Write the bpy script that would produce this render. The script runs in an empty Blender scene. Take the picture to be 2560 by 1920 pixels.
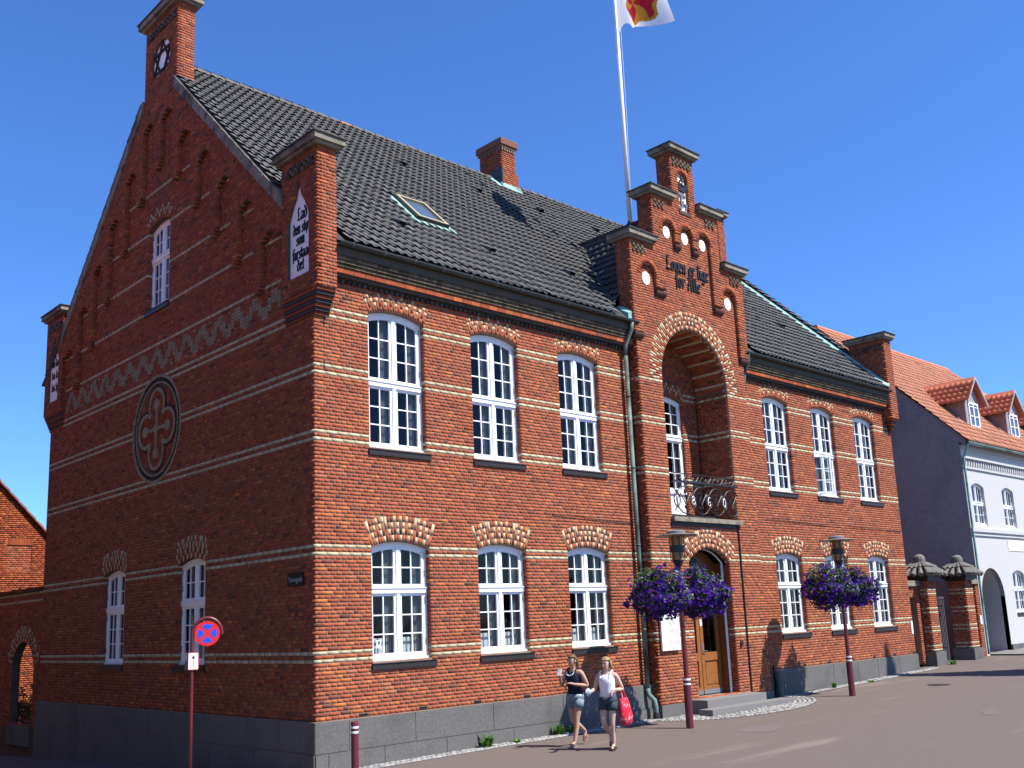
import bpy, bmesh, math, random
import numpy as np
from mathutils import Vector, Matrix
from mathutils.geometry import tessellate_polygon, delaunay_2d_cdt
random.seed(7); rng = np.random.default_rng(7)
R = math.radians
scn = bpy.context.scene
COL = scn.collection

# ------------------------------------------------------------------ camera
cam_d = bpy.data.cameras.new('camera'); cam = bpy.data.objects.new('camera', cam_d); COL.objects.link(cam)
CAM = Vector((-9.4431, -14.7052, 1.5078)); YAW, PIT, ROL = .7606, .1915, -.0412
fw = Vector((math.sin(YAW)*math.cos(PIT), math.cos(YAW)*math.cos(PIT), math.sin(PIT)))
r0 = Vector((math.cos(YAW), -math.sin(YAW), 0)); u0 = r0.cross(fw)
cr = r0*math.cos(ROL)+u0*math.sin(ROL); cu = u0*math.cos(ROL)-r0*math.sin(ROL)
cam.matrix_world = Matrix(((cr.x, cu.x, -fw.x, CAM.x), (cr.y, cu.y, -fw.y, CAM.y), (cr.z, cu.z, -fw.z, CAM.z), (0, 0, 0, 1)))
cam_d.sensor_fit = 'HORIZONTAL'; cam_d.sensor_width = 36.0
cam_d.lens = 36.0*2494.4935/2560.0
cam_d.shift_x = 23.6/2560.0; cam_d.shift_y = 111.0/2560.0
cam_d.clip_start = .1; cam_d.clip_end = 3000
scn.camera = cam

# ------------------------------------------------------------------ light
SUN_AZ, SUN_EL = R(22.0), R(54.5)           # azimuth measured from -y towards +x
sdir = Vector((math.sin(SUN_AZ)*math.cos(SUN_EL), -math.cos(SUN_AZ)*math.cos(SUN_EL), math.sin(SUN_EL)))
w = bpy.data.worlds.new('World'); scn.world = w; w.use_nodes = True
nt = w.node_tree; bg = nt.nodes['Background']
sky = nt.nodes.new('ShaderNodeTexSky'); sky.sky_type = 'NISHITA'; sky.sun_disc = False
sky.sun_elevation = SUN_EL
sky.sun_rotation = math.pi-SUN_AZ            # rotation 0 puts the sun towards +y
sky.altitude = 50; sky.air_density = 1.0; sky.dust_density = 0.0; sky.ozone_density = 8.0
tint = nt.nodes.new('ShaderNodeVectorMath'); tint.operation = 'MULTIPLY'; tint.inputs[1].default_value = (.77, 1.08, 1.50)   # the camera's blue
nt.links.new(sky.outputs[0], tint.inputs[0]); nt.links.new(tint.outputs[0], bg.inputs[0]); bg.inputs[1].default_value = .083
sl = bpy.data.lights.new('sun', 'SUN'); sl.energy = 5.0; sl.angle = R(.53); sl.color = (1, .95, .87)
so = bpy.data.objects.new('sun', sl); COL.objects.link(so)
so.rotation_euler = (-sdir).to_track_quat('-Z', 'Y').to_euler(); so.location = (20, -40, 40)
vs = scn.view_settings; vs.view_transform = 'Standard'; vs.look = 'None'; vs.gamma = 1; vs.exposure = 0.85
vs.use_curve_mapping = False

# ------------------------------------------------------------------ materials
MATS = {}
KEXP = .62                                   # common albedo scale that goes with the exposure above
def mat(name, col=(.5, .5, .5), rough=.8, metal=0, noise=0, nscale=8, bump=0, bscale=40, attr=False, spec=.3, stain=None, sstretch=None, k=None):
    """Principled material; noise = relative colour variation; attr multiplies by the piece's own colour."""
    k = KEXP if k is None else k; col = tuple(c*k for c in col)
    m = bpy.data.materials.new(name); m.use_nodes = True; MATS[name] = m
    n = m.node_tree.nodes; l = m.node_tree.links; p = n['Principled BSDF']
    p.inputs['Roughness'].default_value = rough; p.inputs['Metallic'].default_value = metal
    p.inputs['Specular IOR Level'].default_value = spec
    p.inputs['Base Color'].default_value = (*col, 1)
    tc = n.new('ShaderNodeTexCoord'); src = None
    geo = n.new('ShaderNodeNewGeometry')
    if attr:
        a = n.new('ShaderNodeAttribute'); a.attribute_name = 'col'; src = a.outputs['Color']
    if noise:
        t = n.new('ShaderNodeTexNoise'); t.inputs['Scale'].default_value = nscale; t.inputs['Detail'].default_value = 6
        t.inputs['Roughness'].default_value = .65
        l.new(geo.outputs['Position'], t.inputs['Vector'])
        mr = n.new('ShaderNodeMapRange'); mr.inputs['From Min'].default_value = .25; mr.inputs['From Max'].default_value = .75
        ks = k if attr else 1.0; mr.inputs['To Min'].default_value = (1-noise)*ks; mr.inputs['To Max'].default_value = (1+noise)*ks
        l.new(t.outputs['Fac'], mr.inputs['Value'])
        mx = n.new('ShaderNodeVectorMath'); mx.operation = 'SCALE'
        if src is not None: l.new(src, mx.inputs[0])
        else: mx.inputs[0].default_value = col
        l.new(mr.outputs[0], mx.inputs['Scale']); src = mx.outputs[0]
    if stain:                                   # (colour, scale, threshold, strength)
        sc, ss, th, st = stain; sc = tuple(c*k for c in sc)
        t2 = n.new('ShaderNodeTexNoise'); t2.inputs['Scale'].default_value = ss; t2.inputs['Detail'].default_value = 5
        if sstretch:
            mp = n.new('ShaderNodeMapping'); mp.inputs['Scale'].default_value = sstretch; mp.inputs['Rotation'].default_value = (0, 0, .25 if sstretch[1] > 2 else 0)
            l.new(geo.outputs['Position'], mp.inputs['Vector']); l.new(mp.outputs[0], t2.inputs['Vector'])
        else: l.new(geo.outputs['Position'], t2.inputs['Vector'])
        m2 = n.new('ShaderNodeMapRange'); m2.inputs['From Min'].default_value = th; m2.inputs['From Max'].default_value = th+.18
        m2.inputs['To Max'].default_value = st
        l.new(t2.outputs['Fac'], m2.inputs['Value'])
        mc = n.new('ShaderNodeMix'); mc.data_type = 'RGBA'
        l.new(m2.outputs[0], mc.inputs[0])
        if src is not None: l.new(src, mc.inputs[6])
        else: mc.inputs[6].default_value = (*col, 1)
        mc.inputs[7].default_value = (*sc, 1); src = mc.outputs[2]
    if src is not None: l.new(src, p.inputs['Base Color'])
    if bump:
        t3 = n.new('ShaderNodeTexNoise'); t3.inputs['Scale'].default_value = bscale; t3.inputs['Detail'].default_value = 4
        l.new(geo.outputs['Position'], t3.inputs['Vector'])
        b = n.new('ShaderNodeBump'); b.inputs['Strength'].default_value = bump; b.inputs['Distance'].default_value = .01
        l.new(t3.outputs['Fac'], b.inputs['Height']); l.new(b.outputs[0], p.inputs['Normal'])
    return m
mat('brick', k=.80, rough=.9, noise=.24, nscale=14, bump=.35, bscale=60, attr=True, spec=.2, stain=((.19, .07, .05), .7, .58, .25), sstretch=(1, 1, .55))
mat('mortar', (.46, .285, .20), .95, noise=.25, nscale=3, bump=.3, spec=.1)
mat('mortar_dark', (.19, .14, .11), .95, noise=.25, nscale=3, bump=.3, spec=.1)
mat('pieces', rough=.75, noise=.12, nscale=9, attr=True, spec=.3)
mat('granite', (.19, .185, .175), .85, noise=.35, nscale=30, bump=.25, bscale=90, stain=((.10, .10, .098), .9, .52, .55))
mat('step_stone', (.27, .26, .25), .85, noise=.2, nscale=40, bump=.2, bscale=90)
mat('roof_tile', (.105, .105, .108), .62, k=.66, noise=.18, nscale=6, attr=True, spec=.35, bump=.1, bscale=50)
mat('orange_tile', (.58, .20, .10), .75, k=.92, noise=.1, nscale=5, attr=True, spec=.25)
mat('white_paint', (.82, .83, .84), .45, noise=.03, nscale=4, spec=.4, k=1)
mat('plaster_white', (.86, .85, .80), .75, noise=.08, nscale=12, bump=.2, bscale=30, k=1)
mat('panel_white', (.86, .85, .86), .7, noise=.06, nscale=10, k=1)
mat('dark_sill', (.045, .038, .036), .45, noise=.3, nscale=20)
mat('cap_stone', (.36, .32, .245), .9, noise=.35, nscale=7, bump=.5, bscale=30, stain=((.07, .065, .055), 2.2, .5, .8))
mat('cap_sheet', (.10, .095, .085), .6, noise=.3, nscale=9)
mat('copper', k=.85, col=(.28, .50, .44), rough=.7, noise=.3, nscale=6, stain=((.10, .13, .12), 3, .5, .8))
mat('pipe_copper', (.22, .33, .29), .65, noise=.35, nscale=5, stain=((.05, .06, .055), 1.4, .45, .9))
mat('gutter_metal', (.045, .055, .05), .5, noise=.3, nscale=3, spec=.5)
mat('black_iron', (.022, .022, .024), .42, spec=.5)
mat('letter_black', (.018, .018, .022), .6)
mat('grey_iron', (.25, .26, .28), .45, spec=.5)
mat('room_dark', (.055, .055, .055), .9, noise=.3, nscale=1.5)  # room darkness put into the colour, so sunlit interiors stay dark
mat('curtain', (.30, .31, .33), .9, noise=.18, nscale=5)
mat('blind', k=.8, col=(.62, .64, .66), rough=.85, noise=.05, nscale=3)
mat('door_wood', (.40, .15, .04), .42, noise=.22, nscale=9, spec=.4)
mat('door_wood_dark', (.24, .075, .022), .45, noise=.25, nscale=9, spec=.4)
mat('maroon', (.19, .028, .042), .38, noise=.12, nscale=12, spec=.5)
mat('sign_red', (.75, .022, .014), .4, k=.9)
mat('sign_blue', (.015, .09, .85), .4, k=.95)
mat('sign_white', (.84, .84, .82), .4, k=1)
mat('sign_back', (.2, .2, .21), .5, .4)
mat('lamp_dark', (.06, .065, .07), .45, .3, noise=.15)
mat('lamp_brim', (.33, .30, .26), .5, .2, noise=.2)
mat('lamp_amber', (.46, .27, .09), .35, noise=.25, nscale=14)
mat('pole_white', (.85, .85, .85), .4, k=1)
mat('asphalt', (.190, .152, .134), .9, noise=.36, nscale=55, bump=.4, bscale=140, stain=((.34, .29, .25), .55, .60, .5), sstretch=(.55, 3.2, 1))
mat('patch', (.30, .25, .22), .95, noise=.3, nscale=22, bump=.3, bscale=90)
mat('patch_dark', (.20, .165, .155), .9, noise=.25, nscale=30)
mat('cobble', (.42, .41, .39), .85, noise=.25, nscale=10, attr=True, bump=.2, bscale=60)
mat('paver_base', (.20, .19, .18), .95, noise=.2, nscale=20)
mat('house_white', (.80, .80, .78), .85, k=.58, noise=.07, nscale=9, bump=.3, bscale=25, stain=((.55, .55, .55), 1.2, .62, .5))
mat('bin_grey', (.13, .145, .13), .6, noise=.3, nscale=9)
mat('plaster_ochre', (.20, .11, .08), .9, noise=.1, nscale=3)
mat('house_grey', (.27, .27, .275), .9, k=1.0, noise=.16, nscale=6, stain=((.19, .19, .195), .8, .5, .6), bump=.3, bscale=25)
mat('dormer_grey', (.50, .50, .53), .7, noise=.06, nscale=4)
mat('dormer_cheek', (.36, .30, .29), .8, noise=.1, nscale=4)
mat('gate_maroon', (.13, .022, .022), .6)
mat('leaf', (.07, .12, .03), .7, k=.85, attr=True, noise=.2, nscale=20, spec=.2)
mat('petal', (.10, .03, .30), .7, k=1.15, noise=.1, attr=True, spec=.2)
mat('skin', k=.72, col=(.58, .34, .23), rough=.55, noise=.04, nscale=12, spec=.35)
mat('skin_pale', k=.74, col=(.68, .44, .34), rough=.55, noise=.04, nscale=12, spec=.35)
mat('hair_brown', (.20, .11, .05), .6, noise=.35, nscale=50)
mat('hair_blond', (.42, .28, .13), .6, noise=.35, nscale=50)
mat('cloth_navy', (.012, .018, .055), .9, noise=.25, nscale=8)
mat('cloth_white', k=.9, col=(.80, .79, .80), rough=.9, noise=.04, nscale=9)
mat('denim_light', (.26, .34, .44), .9, noise=.3, nscale=14)
mat('denim_dark', (.06, .085, .12), .9, noise=.3, nscale=14)
mat('sandal', (.07, .045, .04), .7)
mat('sandal_pink', (.55, .30, .27), .7)
mat('lip', (.42, .14, .12), .5)
mat('eye_dark', (.02, .015, .012), .4)
mat('bag_red', k=.8, col=(.72, .02, .05), rough=.8, stain=((.85, .72, .74), 13, .55, .85))
mat('wrapper', (.75, .80, .85), .5, stain=((.15, .42, .75), 25, .5, .8))
mat('flag_white', (.86, .84, .83), .8, k=1)
mat('flag_red', (.70, .02, .04), .8)
mat('flag_yellow', (.85, .36, .03), .8)
mat('skylight_frame', (.60, .50, .30), .5)
mat('glass_sky', (.12, .16, .22), .1, spec=.8)
mat('print_red', (.55, .02, .06), .6); mat('print_tan', (.55, .38, .20), .6); mat('print_grey', (.55, .56, .6), .6)
mat('green_tag', (.02, .25, .2), .6)
for fm in ('flag_white', 'flag_red', 'flag_yellow', 'petal', 'leaf'):      # thin cloth and petals let light through
    q_ = MATS[fm].node_tree; pb = q_.nodes['Principled BSDF']; tl = q_.nodes.new('ShaderNodeBsdfTranslucent'); ms_ = q_.nodes.new('ShaderNodeMixShader'); ms_.inputs[0].default_value = .4
    if pb.inputs['Base Color'].links: q_.links.new(pb.inputs['Base Color'].links[0].from_socket, tl.inputs[0])
    else: tl.inputs[0].default_value = pb.inputs['Base Color'].default_value
    q_.links.new(pb.outputs[0], ms_.inputs[1]); q_.links.new(tl.outputs[0], ms_.inputs[2]); q_.links.new(ms_.outputs[0], q_.nodes['Material Output'].inputs[0])
g = bpy.data.materials.new('glass'); g.use_nodes = True; MATS['glass'] = g
n_ = g.node_tree.nodes; l_ = g.node_tree.links; n_.remove(n_['Principled BSDF'])
tr = n_.new('ShaderNodeBsdfTransparent'); tr.inputs[0].default_value = (.82, .86, .85, 1)
gl = n_.new('ShaderNodeBsdfGlossy'); gl.inputs['Roughness'].default_value = .01
lw_ = n_.new('ShaderNodeLayerWeight'); lw_.inputs[0].default_value = .5
pw = n_.new('ShaderNodeMath'); pw.operation = 'POWER'; pw.inputs[1].default_value = 5.0; l_.new(lw_.outputs['Facing'], pw.inputs[0])
fr = n_.new('ShaderNodeMath'); fr.operation = 'MULTIPLY_ADD'; fr.inputs[1].default_value = .9; fr.inputs[2].default_value = .03; l_.new(pw.outputs[0], fr.inputs[0])
gn = n_.new('ShaderNodeTexNoise'); gn.inputs['Scale'].default_value = 3.0
gb = n_.new('ShaderNodeBump'); gb.inputs['Strength'].default_value = .05; gb.inputs['Distance'].default_value = .02
l_.new(gn.outputs[0], gb.inputs['Height']); l_.new(gb.outputs[0], gl.inputs['Normal'])
mxs = n_.new('ShaderNodeMixShader'); l_.new(fr.outputs[0], mxs.inputs[0]); l_.new(tr.outputs[0], mxs.inputs[1]); l_.new(gl.outputs[0], mxs.inputs[2])
l_.new(mxs.outputs[0], n_['Material Output'].inputs[0])

# ------------------------------------------------------------------ object helpers
def link(o, parent=None):
    COL.objects.link(o)
    if parent is not None: o.parent = parent
    return o
def tag(o, label=None, cat=None, group=None, kind=None):
    if label: o['label'] = label
    if cat: o['category'] = cat
    if group: o['group'] = group
    if kind: o['kind'] = kind
    return o
def thing(name, label, cat, loc=(0, 0, 0), rz=0, group=None):
    o = bpy.data.objects.new(name, None); o.empty_display_size = .3
    o.location = loc; o.rotation_euler = (0, 0, rz); link(o)
    return tag(o, label, cat, group)
def fast_mesh(name, V, Fq, colr=None):
    """V (n,3) array, Fq list/array of quads or ragged faces."""
    me = bpy.data.meshes.new(name)
    V = np.asarray(V, dtype=np.float32)
    if isinstance(Fq, np.ndarray):
        k = Fq.shape[1]; nf = len(Fq)
        me.vertices.add(len(V)); me.vertices.foreach_set('co', V.ravel())
        me.loops.add(nf*k); me.loops.foreach_set('vertex_index', Fq.astype(np.int32).ravel())
        me.polygons.add(nf); me.polygons.foreach_set('loop_start', np.arange(0, nf*k, k, dtype=np.int32))
        me.update(calc_edges=True)
    else:
        me.from_pydata(V.tolist(), [], Fq); me.update()
    if colr is not None:
        a = me.attributes.new('col', 'FLOAT_COLOR', 'POINT')
        c = np.ones((len(V), 4), dtype=np.float32); c[:, :3] = colr
        a.data.foreach_set('color', c.ravel())
    return me
def mesh_obj(name, me, m, parent=None, kind=None):
    o = bpy.data.objects.new(name, me)
    if m is not None: me.materials.append(MATS[m])
    link(o, parent)
    if kind: o['kind'] = kind
    return o
class MB:
    """collects simple shapes; build() links them as one mesh object"""
    def __init__(s): s.v = []; s.f = []; s.c = []; s.cur = (1, 1, 1)
    def add(s, vs, fs, col=None):
        b = len(s.v); s.v += [tuple(p) for p in vs]; s.c += [col or s.cur]*len(vs)
        s.f += [tuple(i+b for i in f) for f in fs]; return s
    def box(s, a, b, col=None):
        x0, y0, z0 = a; x1, y1, z1 = b
        s.add([(x0, y0, z0), (x1, y0, z0), (x1, y1, z0), (x0, y1, z0), (x0, y0, z1), (x1, y0, z1), (x1, y1, z1), (x0, y1, z1)],
              [(0, 3, 2, 1), (4, 5, 6, 7), (0, 1, 5, 4), (1, 2, 6, 5), (2, 3, 7, 6), (3, 0, 4, 7)], col); return s
    def hexa(s, pts, col=None):
        s.add(pts, [(0, 3, 2, 1), (4, 5, 6, 7), (0, 1, 5, 4), (1, 2, 6, 5), (2, 3, 7, 6), (3, 0, 4, 7)], col); return s
    def quad(s, a, b, c, d, col=None): s.add([a, b, c, d], [(0, 1, 2, 3)], col); return s
    def tube(s, path, r, n=8, cap=True, col=None):
        path = [Vector(p) for p in path]; rs = r if isinstance(r, (list, tuple)) else [r]*len(path)
        vs = []; prev = None
        for i, p in enumerate(path):
            d = (path[min(i+1, len(path)-1)]-path[max(i-1, 0)])
            if d.length < 1e-9: d = Vector((0, 0, 1))
            d.normalize()
            if prev is None:
                a = Vector((0, 0, 1)) if abs(d.z) < .9 else Vector((1, 0, 0)); e = d.cross(a).normalized()
            else:
                e = prev-d*prev.dot(d)
                if e.length < 1e-6: e = d.orthogonal()
                e.normalize()
            prev = e; h = d.cross(e)
            vs += [p+(e*math.cos(2*math.pi*k/n)+h*math.sin(2*math.pi*k/n))*rs[i] for k in range(n)]
        fs = [(i*n+k, i*n+(k+1) % n, (i+1)*n+(k+1) % n, (i+1)*n+k) for i in range(len(path)-1) for k in range(n)]
        if cap: fs += [tuple(range(n-1, -1, -1)), tuple((len(path)-1)*n+k for k in range(n))]
        s.add(vs, fs, col); return s
    def lathe(s, prof, c=(0, 0, 0), n=24, col=None):
        vs = [(c[0]+r*math.cos(2*math.pi*k/n), c[1]+r*math.sin(2*math.pi*k/n), c[2]+z) for r, z in prof for k in range(n)]
        fs = [(i*n+k, i*n+(k+1) % n, (i+1)*n+(k+1) % n, (i+1)*n+k) for i in range(len(prof)-1) for k in range(n)]
        fs += [tuple(range(n-1, -1, -1)), tuple((len(prof)-1)*n+k for k in range(n))]
        s.add(vs, fs, col); return s
    def prism(s, fr, poly, w0, w1, col=None):
        """polygon (u,v) of a frame extruded from depth w0 to w1"""
        n = len(poly); vs = [fr(u, v, w0) for u, v in poly]+[fr(u, v, w1) for u, v in poly]
        tri = tessellate_polygon([[Vector((u, v, 0)) for u, v in poly]])
        fs = [tuple(t) for t in tri]+[tuple(i+n for i in t) for t in tri]
        fs += [(i, (i+1) % n, n+(i+1) % n, n+i) for i in range(n)]
        s.add(vs, fs, col); return s
    def build(s, name, m, parent=None, kind=None, smooth=False):
        me = fast_mesh(name, np.array(s.v), s.f, np.array(s.c))
        if smooth:
            me.polygons.foreach_set('use_smooth', [True]*len(me.polygons)); me.update()
        return mesh_obj(name, me, m, parent, kind)
def frame(O, U, V, N):
    O, U, V, N = Vector(O), Vector(U), Vector(V), Vector(N)
    f = lambda u, v, w=0: tuple(O+U*u+V*v+N*w)
    f.M = (np.array(O), np.array(U), np.array(V), np.array(N)); return f
FRONT = frame((0, 0, 0), (1, 0, 0), (0, 0, 1), (0, -1, 0))           # u=x v=z w=-y
GABLE = frame((0, 0, 0), (0, 1, 0), (0, 0, 1), (-1, 0, 0))           # u=y v=z w=-x
def face_y(y): return frame((0, y, 0), (1, 0, 0), (0, 0, 1), (0, -1, 0))
def face_xneg(x): return frame((x, 0, 0), (0, 1, 0), (0, 0, 1), (-1, 0, 0))
def face_xpos(x): return frame((x, 0, 0), (0, 1, 0), (0, 0, 1), (1, 0, 0))

# ------------------------------------------------------------------ bricks
CH = .0672                                   # course height
RED = np.array([(.345, .090, .050), (.315, .082, .048), (.375, .102, .054), (.285, .072, .045), (.41, .122, .056),
                (.46, .150, .058), (.36, .125, .085), (.20, .065, .048), (.145, .055, .045)])
RED = RED*np.array([1.06, .98, .74])
RW = np.array([.27, .22, .18, .13, .08, .025, .04, .035, .02])
CREAM = np.array((.56, .47, .29)); DARKB = np.array((.035, .033, .034))
def red_col(n, hot=0.):
    wv = RW.copy(); wv[4] += hot*.10; wv[5] += hot*.07; wv /= wv.sum()
    return RED[rng.choice(len(RED), n, p=wv)]*rng.uniform(.84, 1.16, (n, 1))
def cream_col(n): return CREAM*rng.uniform(.82, 1.12, (n, 1))*np.array([1, 1, 1])
class Bricks:
    """rows of (u0,u1,v0,v1,w0,w1,colour) in one frame"""
    def __init__(s, fr): s.fr = fr; s.r = []; s.c = []
    def course(s, k, spans, header=None, off=0., vbase=0., colfn=None, w1=0., dep=.15, hot=0., jit=.002, fixedcol=None):
        v0 = vbase+k*CH+.005; v1 = vbase+(k+1)*CH-.005
        hd = (k % 2 == 0) if header is None else header
        pitch = .12 if hd else .24
        sh = off+(.06 if hd else (.12 if (k//2) % 2 else 0.))
        for a, b in spans:
            if b-a < .02: continue
            i0 = math.floor((a-sh)/pitch); e = [a]; x = sh+(i0+1)*pitch
            while x < b-1e-6:
                if x-e[-1] > .045: e.append(x)
                x += pitch
            if b-e[-1] < .045 and len(e) > 1: e.pop()
            e.append(b)
            for p, q in zip(e[:-1], e[1:]):
                p2 = p+(.006 if p > a else .002); q2 = q-(.006 if q < b else .002)
                if q2-p2 < .01: continue
                c = colfn((p+q)/2, (v0+v1)/2) if colfn else None
                if fixedcol is not None: c = fixedcol
                s.r.append((p2, q2, v0, v1, w1-dep, w1+random.uniform(-jit, 0)))
                s.c.append(-1 if c is None else c)
    def arrays(s, hot=0., hotfn=None):
        r = np.array(s.r); n = len(r); col = red_col(n, hot)
        if hotfn is not None:
            h = hotfn((r[:, 0]+r[:, 1])/2, (r[:, 2]+r[:, 3])/2); alt = red_col(n, 2.2)
            pick = rng.uniform(size=n) < h; col[pick] = alt[pick]
        cc = cream_col(n); codes = np.array([c if not isinstance(c, tuple) else 9 for c in s.c])
        col[codes == 1] = cc[codes == 1]; col[codes == 2] = DARKB; col[codes == 3] = cc[codes == 3]*.62
        return r, col
    def verts(s, r):
        O, U, V, N = s.fr.M
        def P(u, v, w_): return O+np.outer(u, U)+np.outer(v, V)+np.outer(w_, N)
        u0, u1, v0, v1, w0, w1 = r.T
        return np.stack([P(u0, v0, w0), P(u1, v0, w0), P(u1, v1, w0), P(u0, v1, w0), P(u0, v0, w1), P(u1, v0, w1), P(u1, v1, w1), P(u0, v1, w1)], 1)
BF = np.array([(4, 5, 6, 7), (0, 1, 5, 4), (1, 2, 6, 5), (2, 3, 7, 6), (3, 0, 4, 7)])
def bricks_obj(name, blist, parent, singles=0, hot=0., hotfn=None, mname='brick'):
    """join brick lists as one 'stuff' part; the `singles` bricks nearest the camera become objects of their own"""
    Vs = []; Cs = []
    for b in blist:
        if not b.r: continue
        r, c = b.arrays(hot, hotfn); Vs.append(b.verts(r)); Cs.append(c)
    V = np.concatenate(Vs); C = np.concatenate(Cs)
    if singles:
        ctr = V.mean(1); d = np.linalg.norm(ctr-np.array(CAM), axis=1); order = np.argsort(d)
        pick = order[:singles]; keep = np.setdiff1d(np.arange(len(V)), pick)
        for i in pick:
            loc = ctr[i]
            me = fast_mesh('brick', V[i]-loc, BF, np.repeat(C[i][None], 8, 0))
            o = mesh_obj('brick', me, mname, parent); o.location = loc
        V, C = V[keep], C[keep]
    n = len(V)
    Fq = (BF[None]+(np.arange(n)*8)[:, None, None]).reshape(-1, 4)
    return mesh_obj(name, fast_mesh(name, V.reshape(-1, 3), Fq, np.repeat(C, 8, 0)), mname, parent, 'stuff')
def plate_holes(name, fr, outer, holes, w_, m, parent, depth=.25):
    """mortar backing with openings and their reveals"""
    loops = [outer]+holes; flat = [p for lp in loops for p in lp]; edges = []; b = 0
    for lp in loops: edges += [(b+i, b+(i+1) % len(lp)) for i in range(len(lp))]; b += len(lp)
    cv, _e, cf, *_r = delaunay_2d_cdt([Vector(p) for p in flat], edges, [], 1, 1e-5)
    def inside(p, lp):
        c = False
        for (x0, y0), (x1, y1) in zip(lp, lp[1:]+lp[:1]):
            if (y0 > p[1]) != (y1 > p[1]) and p[0] < (x1-x0)*(p[1]-y0)/(y1-y0)+x0: c = not c
        return c
    tri = []
    for t in cf:
        g = sum((cv[i] for i in t), Vector((0, 0)))/len(t)
        if inside(g, outer) and not any(inside(g, h) for h in holes): tri.append(tuple(t))
    mb = MB(); mb.add([fr(p.x, p.y, w_) for p in cv], tri)
    for lp in holes:
        n = len(lp); mb.add([fr(u, v, w_) for u, v in lp]+[fr(u, v, w_-depth) for u, v in lp],
                            [(i, (i+1) % n, n+(i+1) % n, n+i) for i in range(n)])
    return mb.build(name, m, parent)
def arc_pts(u0, u1, vs_, rise, n=12):
    h = (u1-u0)/2; c = (u0+u1)/2; Rr = (h*h+rise*rise)/(2*rise); cv = vs_+rise-Rr; a = math.asin(min(1, h/Rr))
    if rise > h: a = math.pi-a
    return [(c+Rr*math.sin(t), cv+Rr*math.cos(t)) for t in np.linspace(-a, a, n+1)]
def arch_loop(u0, u1, vb, vs_, rise, e=0., n=12):
    return [(u0-e, vb-e), (u1+e, vb-e)]+list(reversed(arc_pts(u0-e, u1+e, vs_, rise+e*.5, n)))
def cut(spans, a, b):
    out = []
    for p, q in spans:
        if b <= p or a >= q: out.append((p, q)); continue
        if p < a: out.append((p, a))
        if q > b: out.append((b, q))
    return out
def arch_half(v, u0, u1, vs_, rise):
    """u interval of an arched opening at height v, or None"""
    h = (u1-u0)/2; c = (u0+u1)/2
    if v <= vs_: return (u0, u1)
    Rr = (h*h+rise*rise)/(2*rise); cv = vs_+rise-Rr
    if v >= vs_+rise: return None
    x = math.sqrt(max(0, Rr*Rr-(v-cv)**2)); return (c-min(x, h), c+min(x, h))
VOUSS = []                                    # (verts, colour, own object?)
def voussoirs(fr, u0, u1, vs_, rise, T, units, pattern, single, w1=.0, dep=.14, a_ext=0., ncol=None):
    h = (u1-u0)/2; c = (u0+u1)/2; Rr = (h*h+rise*rise)/(2*rise); cv = vs_+rise-Rr
    a = math.asin(min(1, h/Rr))
    if rise > h*.999: a = math.pi/2+a_ext
    arc = 2*a*(Rr+T*.35); n = ncol or max(7, int(round(arc/.0675)));  n += (n+1) % 2
    half = n//2
    for i in range(n):
        t0 = -a+2*a*i/n; t1 = -a+2*a*(i+1)/n
        j = 0
        cols = [pattern(i-half, k) for k in range(units)]
        while j < units:
            e = j+1
            if e < units and cols[e] == cols[j] and (i+j) % 2 == 0: e += 1
            ra = Rr+T*j/units+.003; rb = Rr+T*e/units-.003
            g0 = .0055/Rr
            pts = []
            ww = w1+random.uniform(-.002, .003)
            for wv in (w1-dep, ww):
                for (t, rr) in ((t0+g0, ra), (t1-g0, ra), (t1-g0, rb), (t0+g0, rb)):
                    pts.append(fr(c+rr*math.sin(t), cv+rr*math.cos(t), wv))
            VOUSS.append((np.array(pts), cream_col(1)[0] if cols[j] else red_col(1, .3)[0], single))
            j = e
def flush_voussoirs(parent):
    global VOUSS
    k = 0; rest = []
    for p, c, s in VOUSS:
        if s and k < 300:
            ctr = p.mean(0); o = mesh_obj('arch_brick', fast_mesh('arch_brick', p-ctr, BF, np.repeat(c[None], 8, 0)), 'brick', parent)
            o.location = ctr; k += 1
        else: rest.append((p, c))
    if rest:
        V = np.concatenate([p for p, c in rest]); n = len(rest)
        Fq = (BF[None]+(np.arange(n)*8)[:, None, None]).reshape(-1, 4)
        mesh_obj('arch_bricks', fast_mesh('arch_bricks', V, Fq, np.repeat(np.array([c for p, c in rest]), 8, 0)), 'brick', parent, 'stuff')
    VOUSS = []
def tri_w(i, n): 
    m_ = i % (2*n); return m_ if m_ <= n else 2*n-m_
PD = ((1, 0, 0, 1), (0, 1, 1, 0), (0, 0, 0, 1), (1, 0, 1, 0), (0, 1, 0, 0), (0, 0, 1, 1))
PAT_DIAMOND = lambda i, k: PD[abs(i) % 6][k]
PAT_ZIG = lambda i, k: k == 1+tri_w(i, 2)
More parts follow.
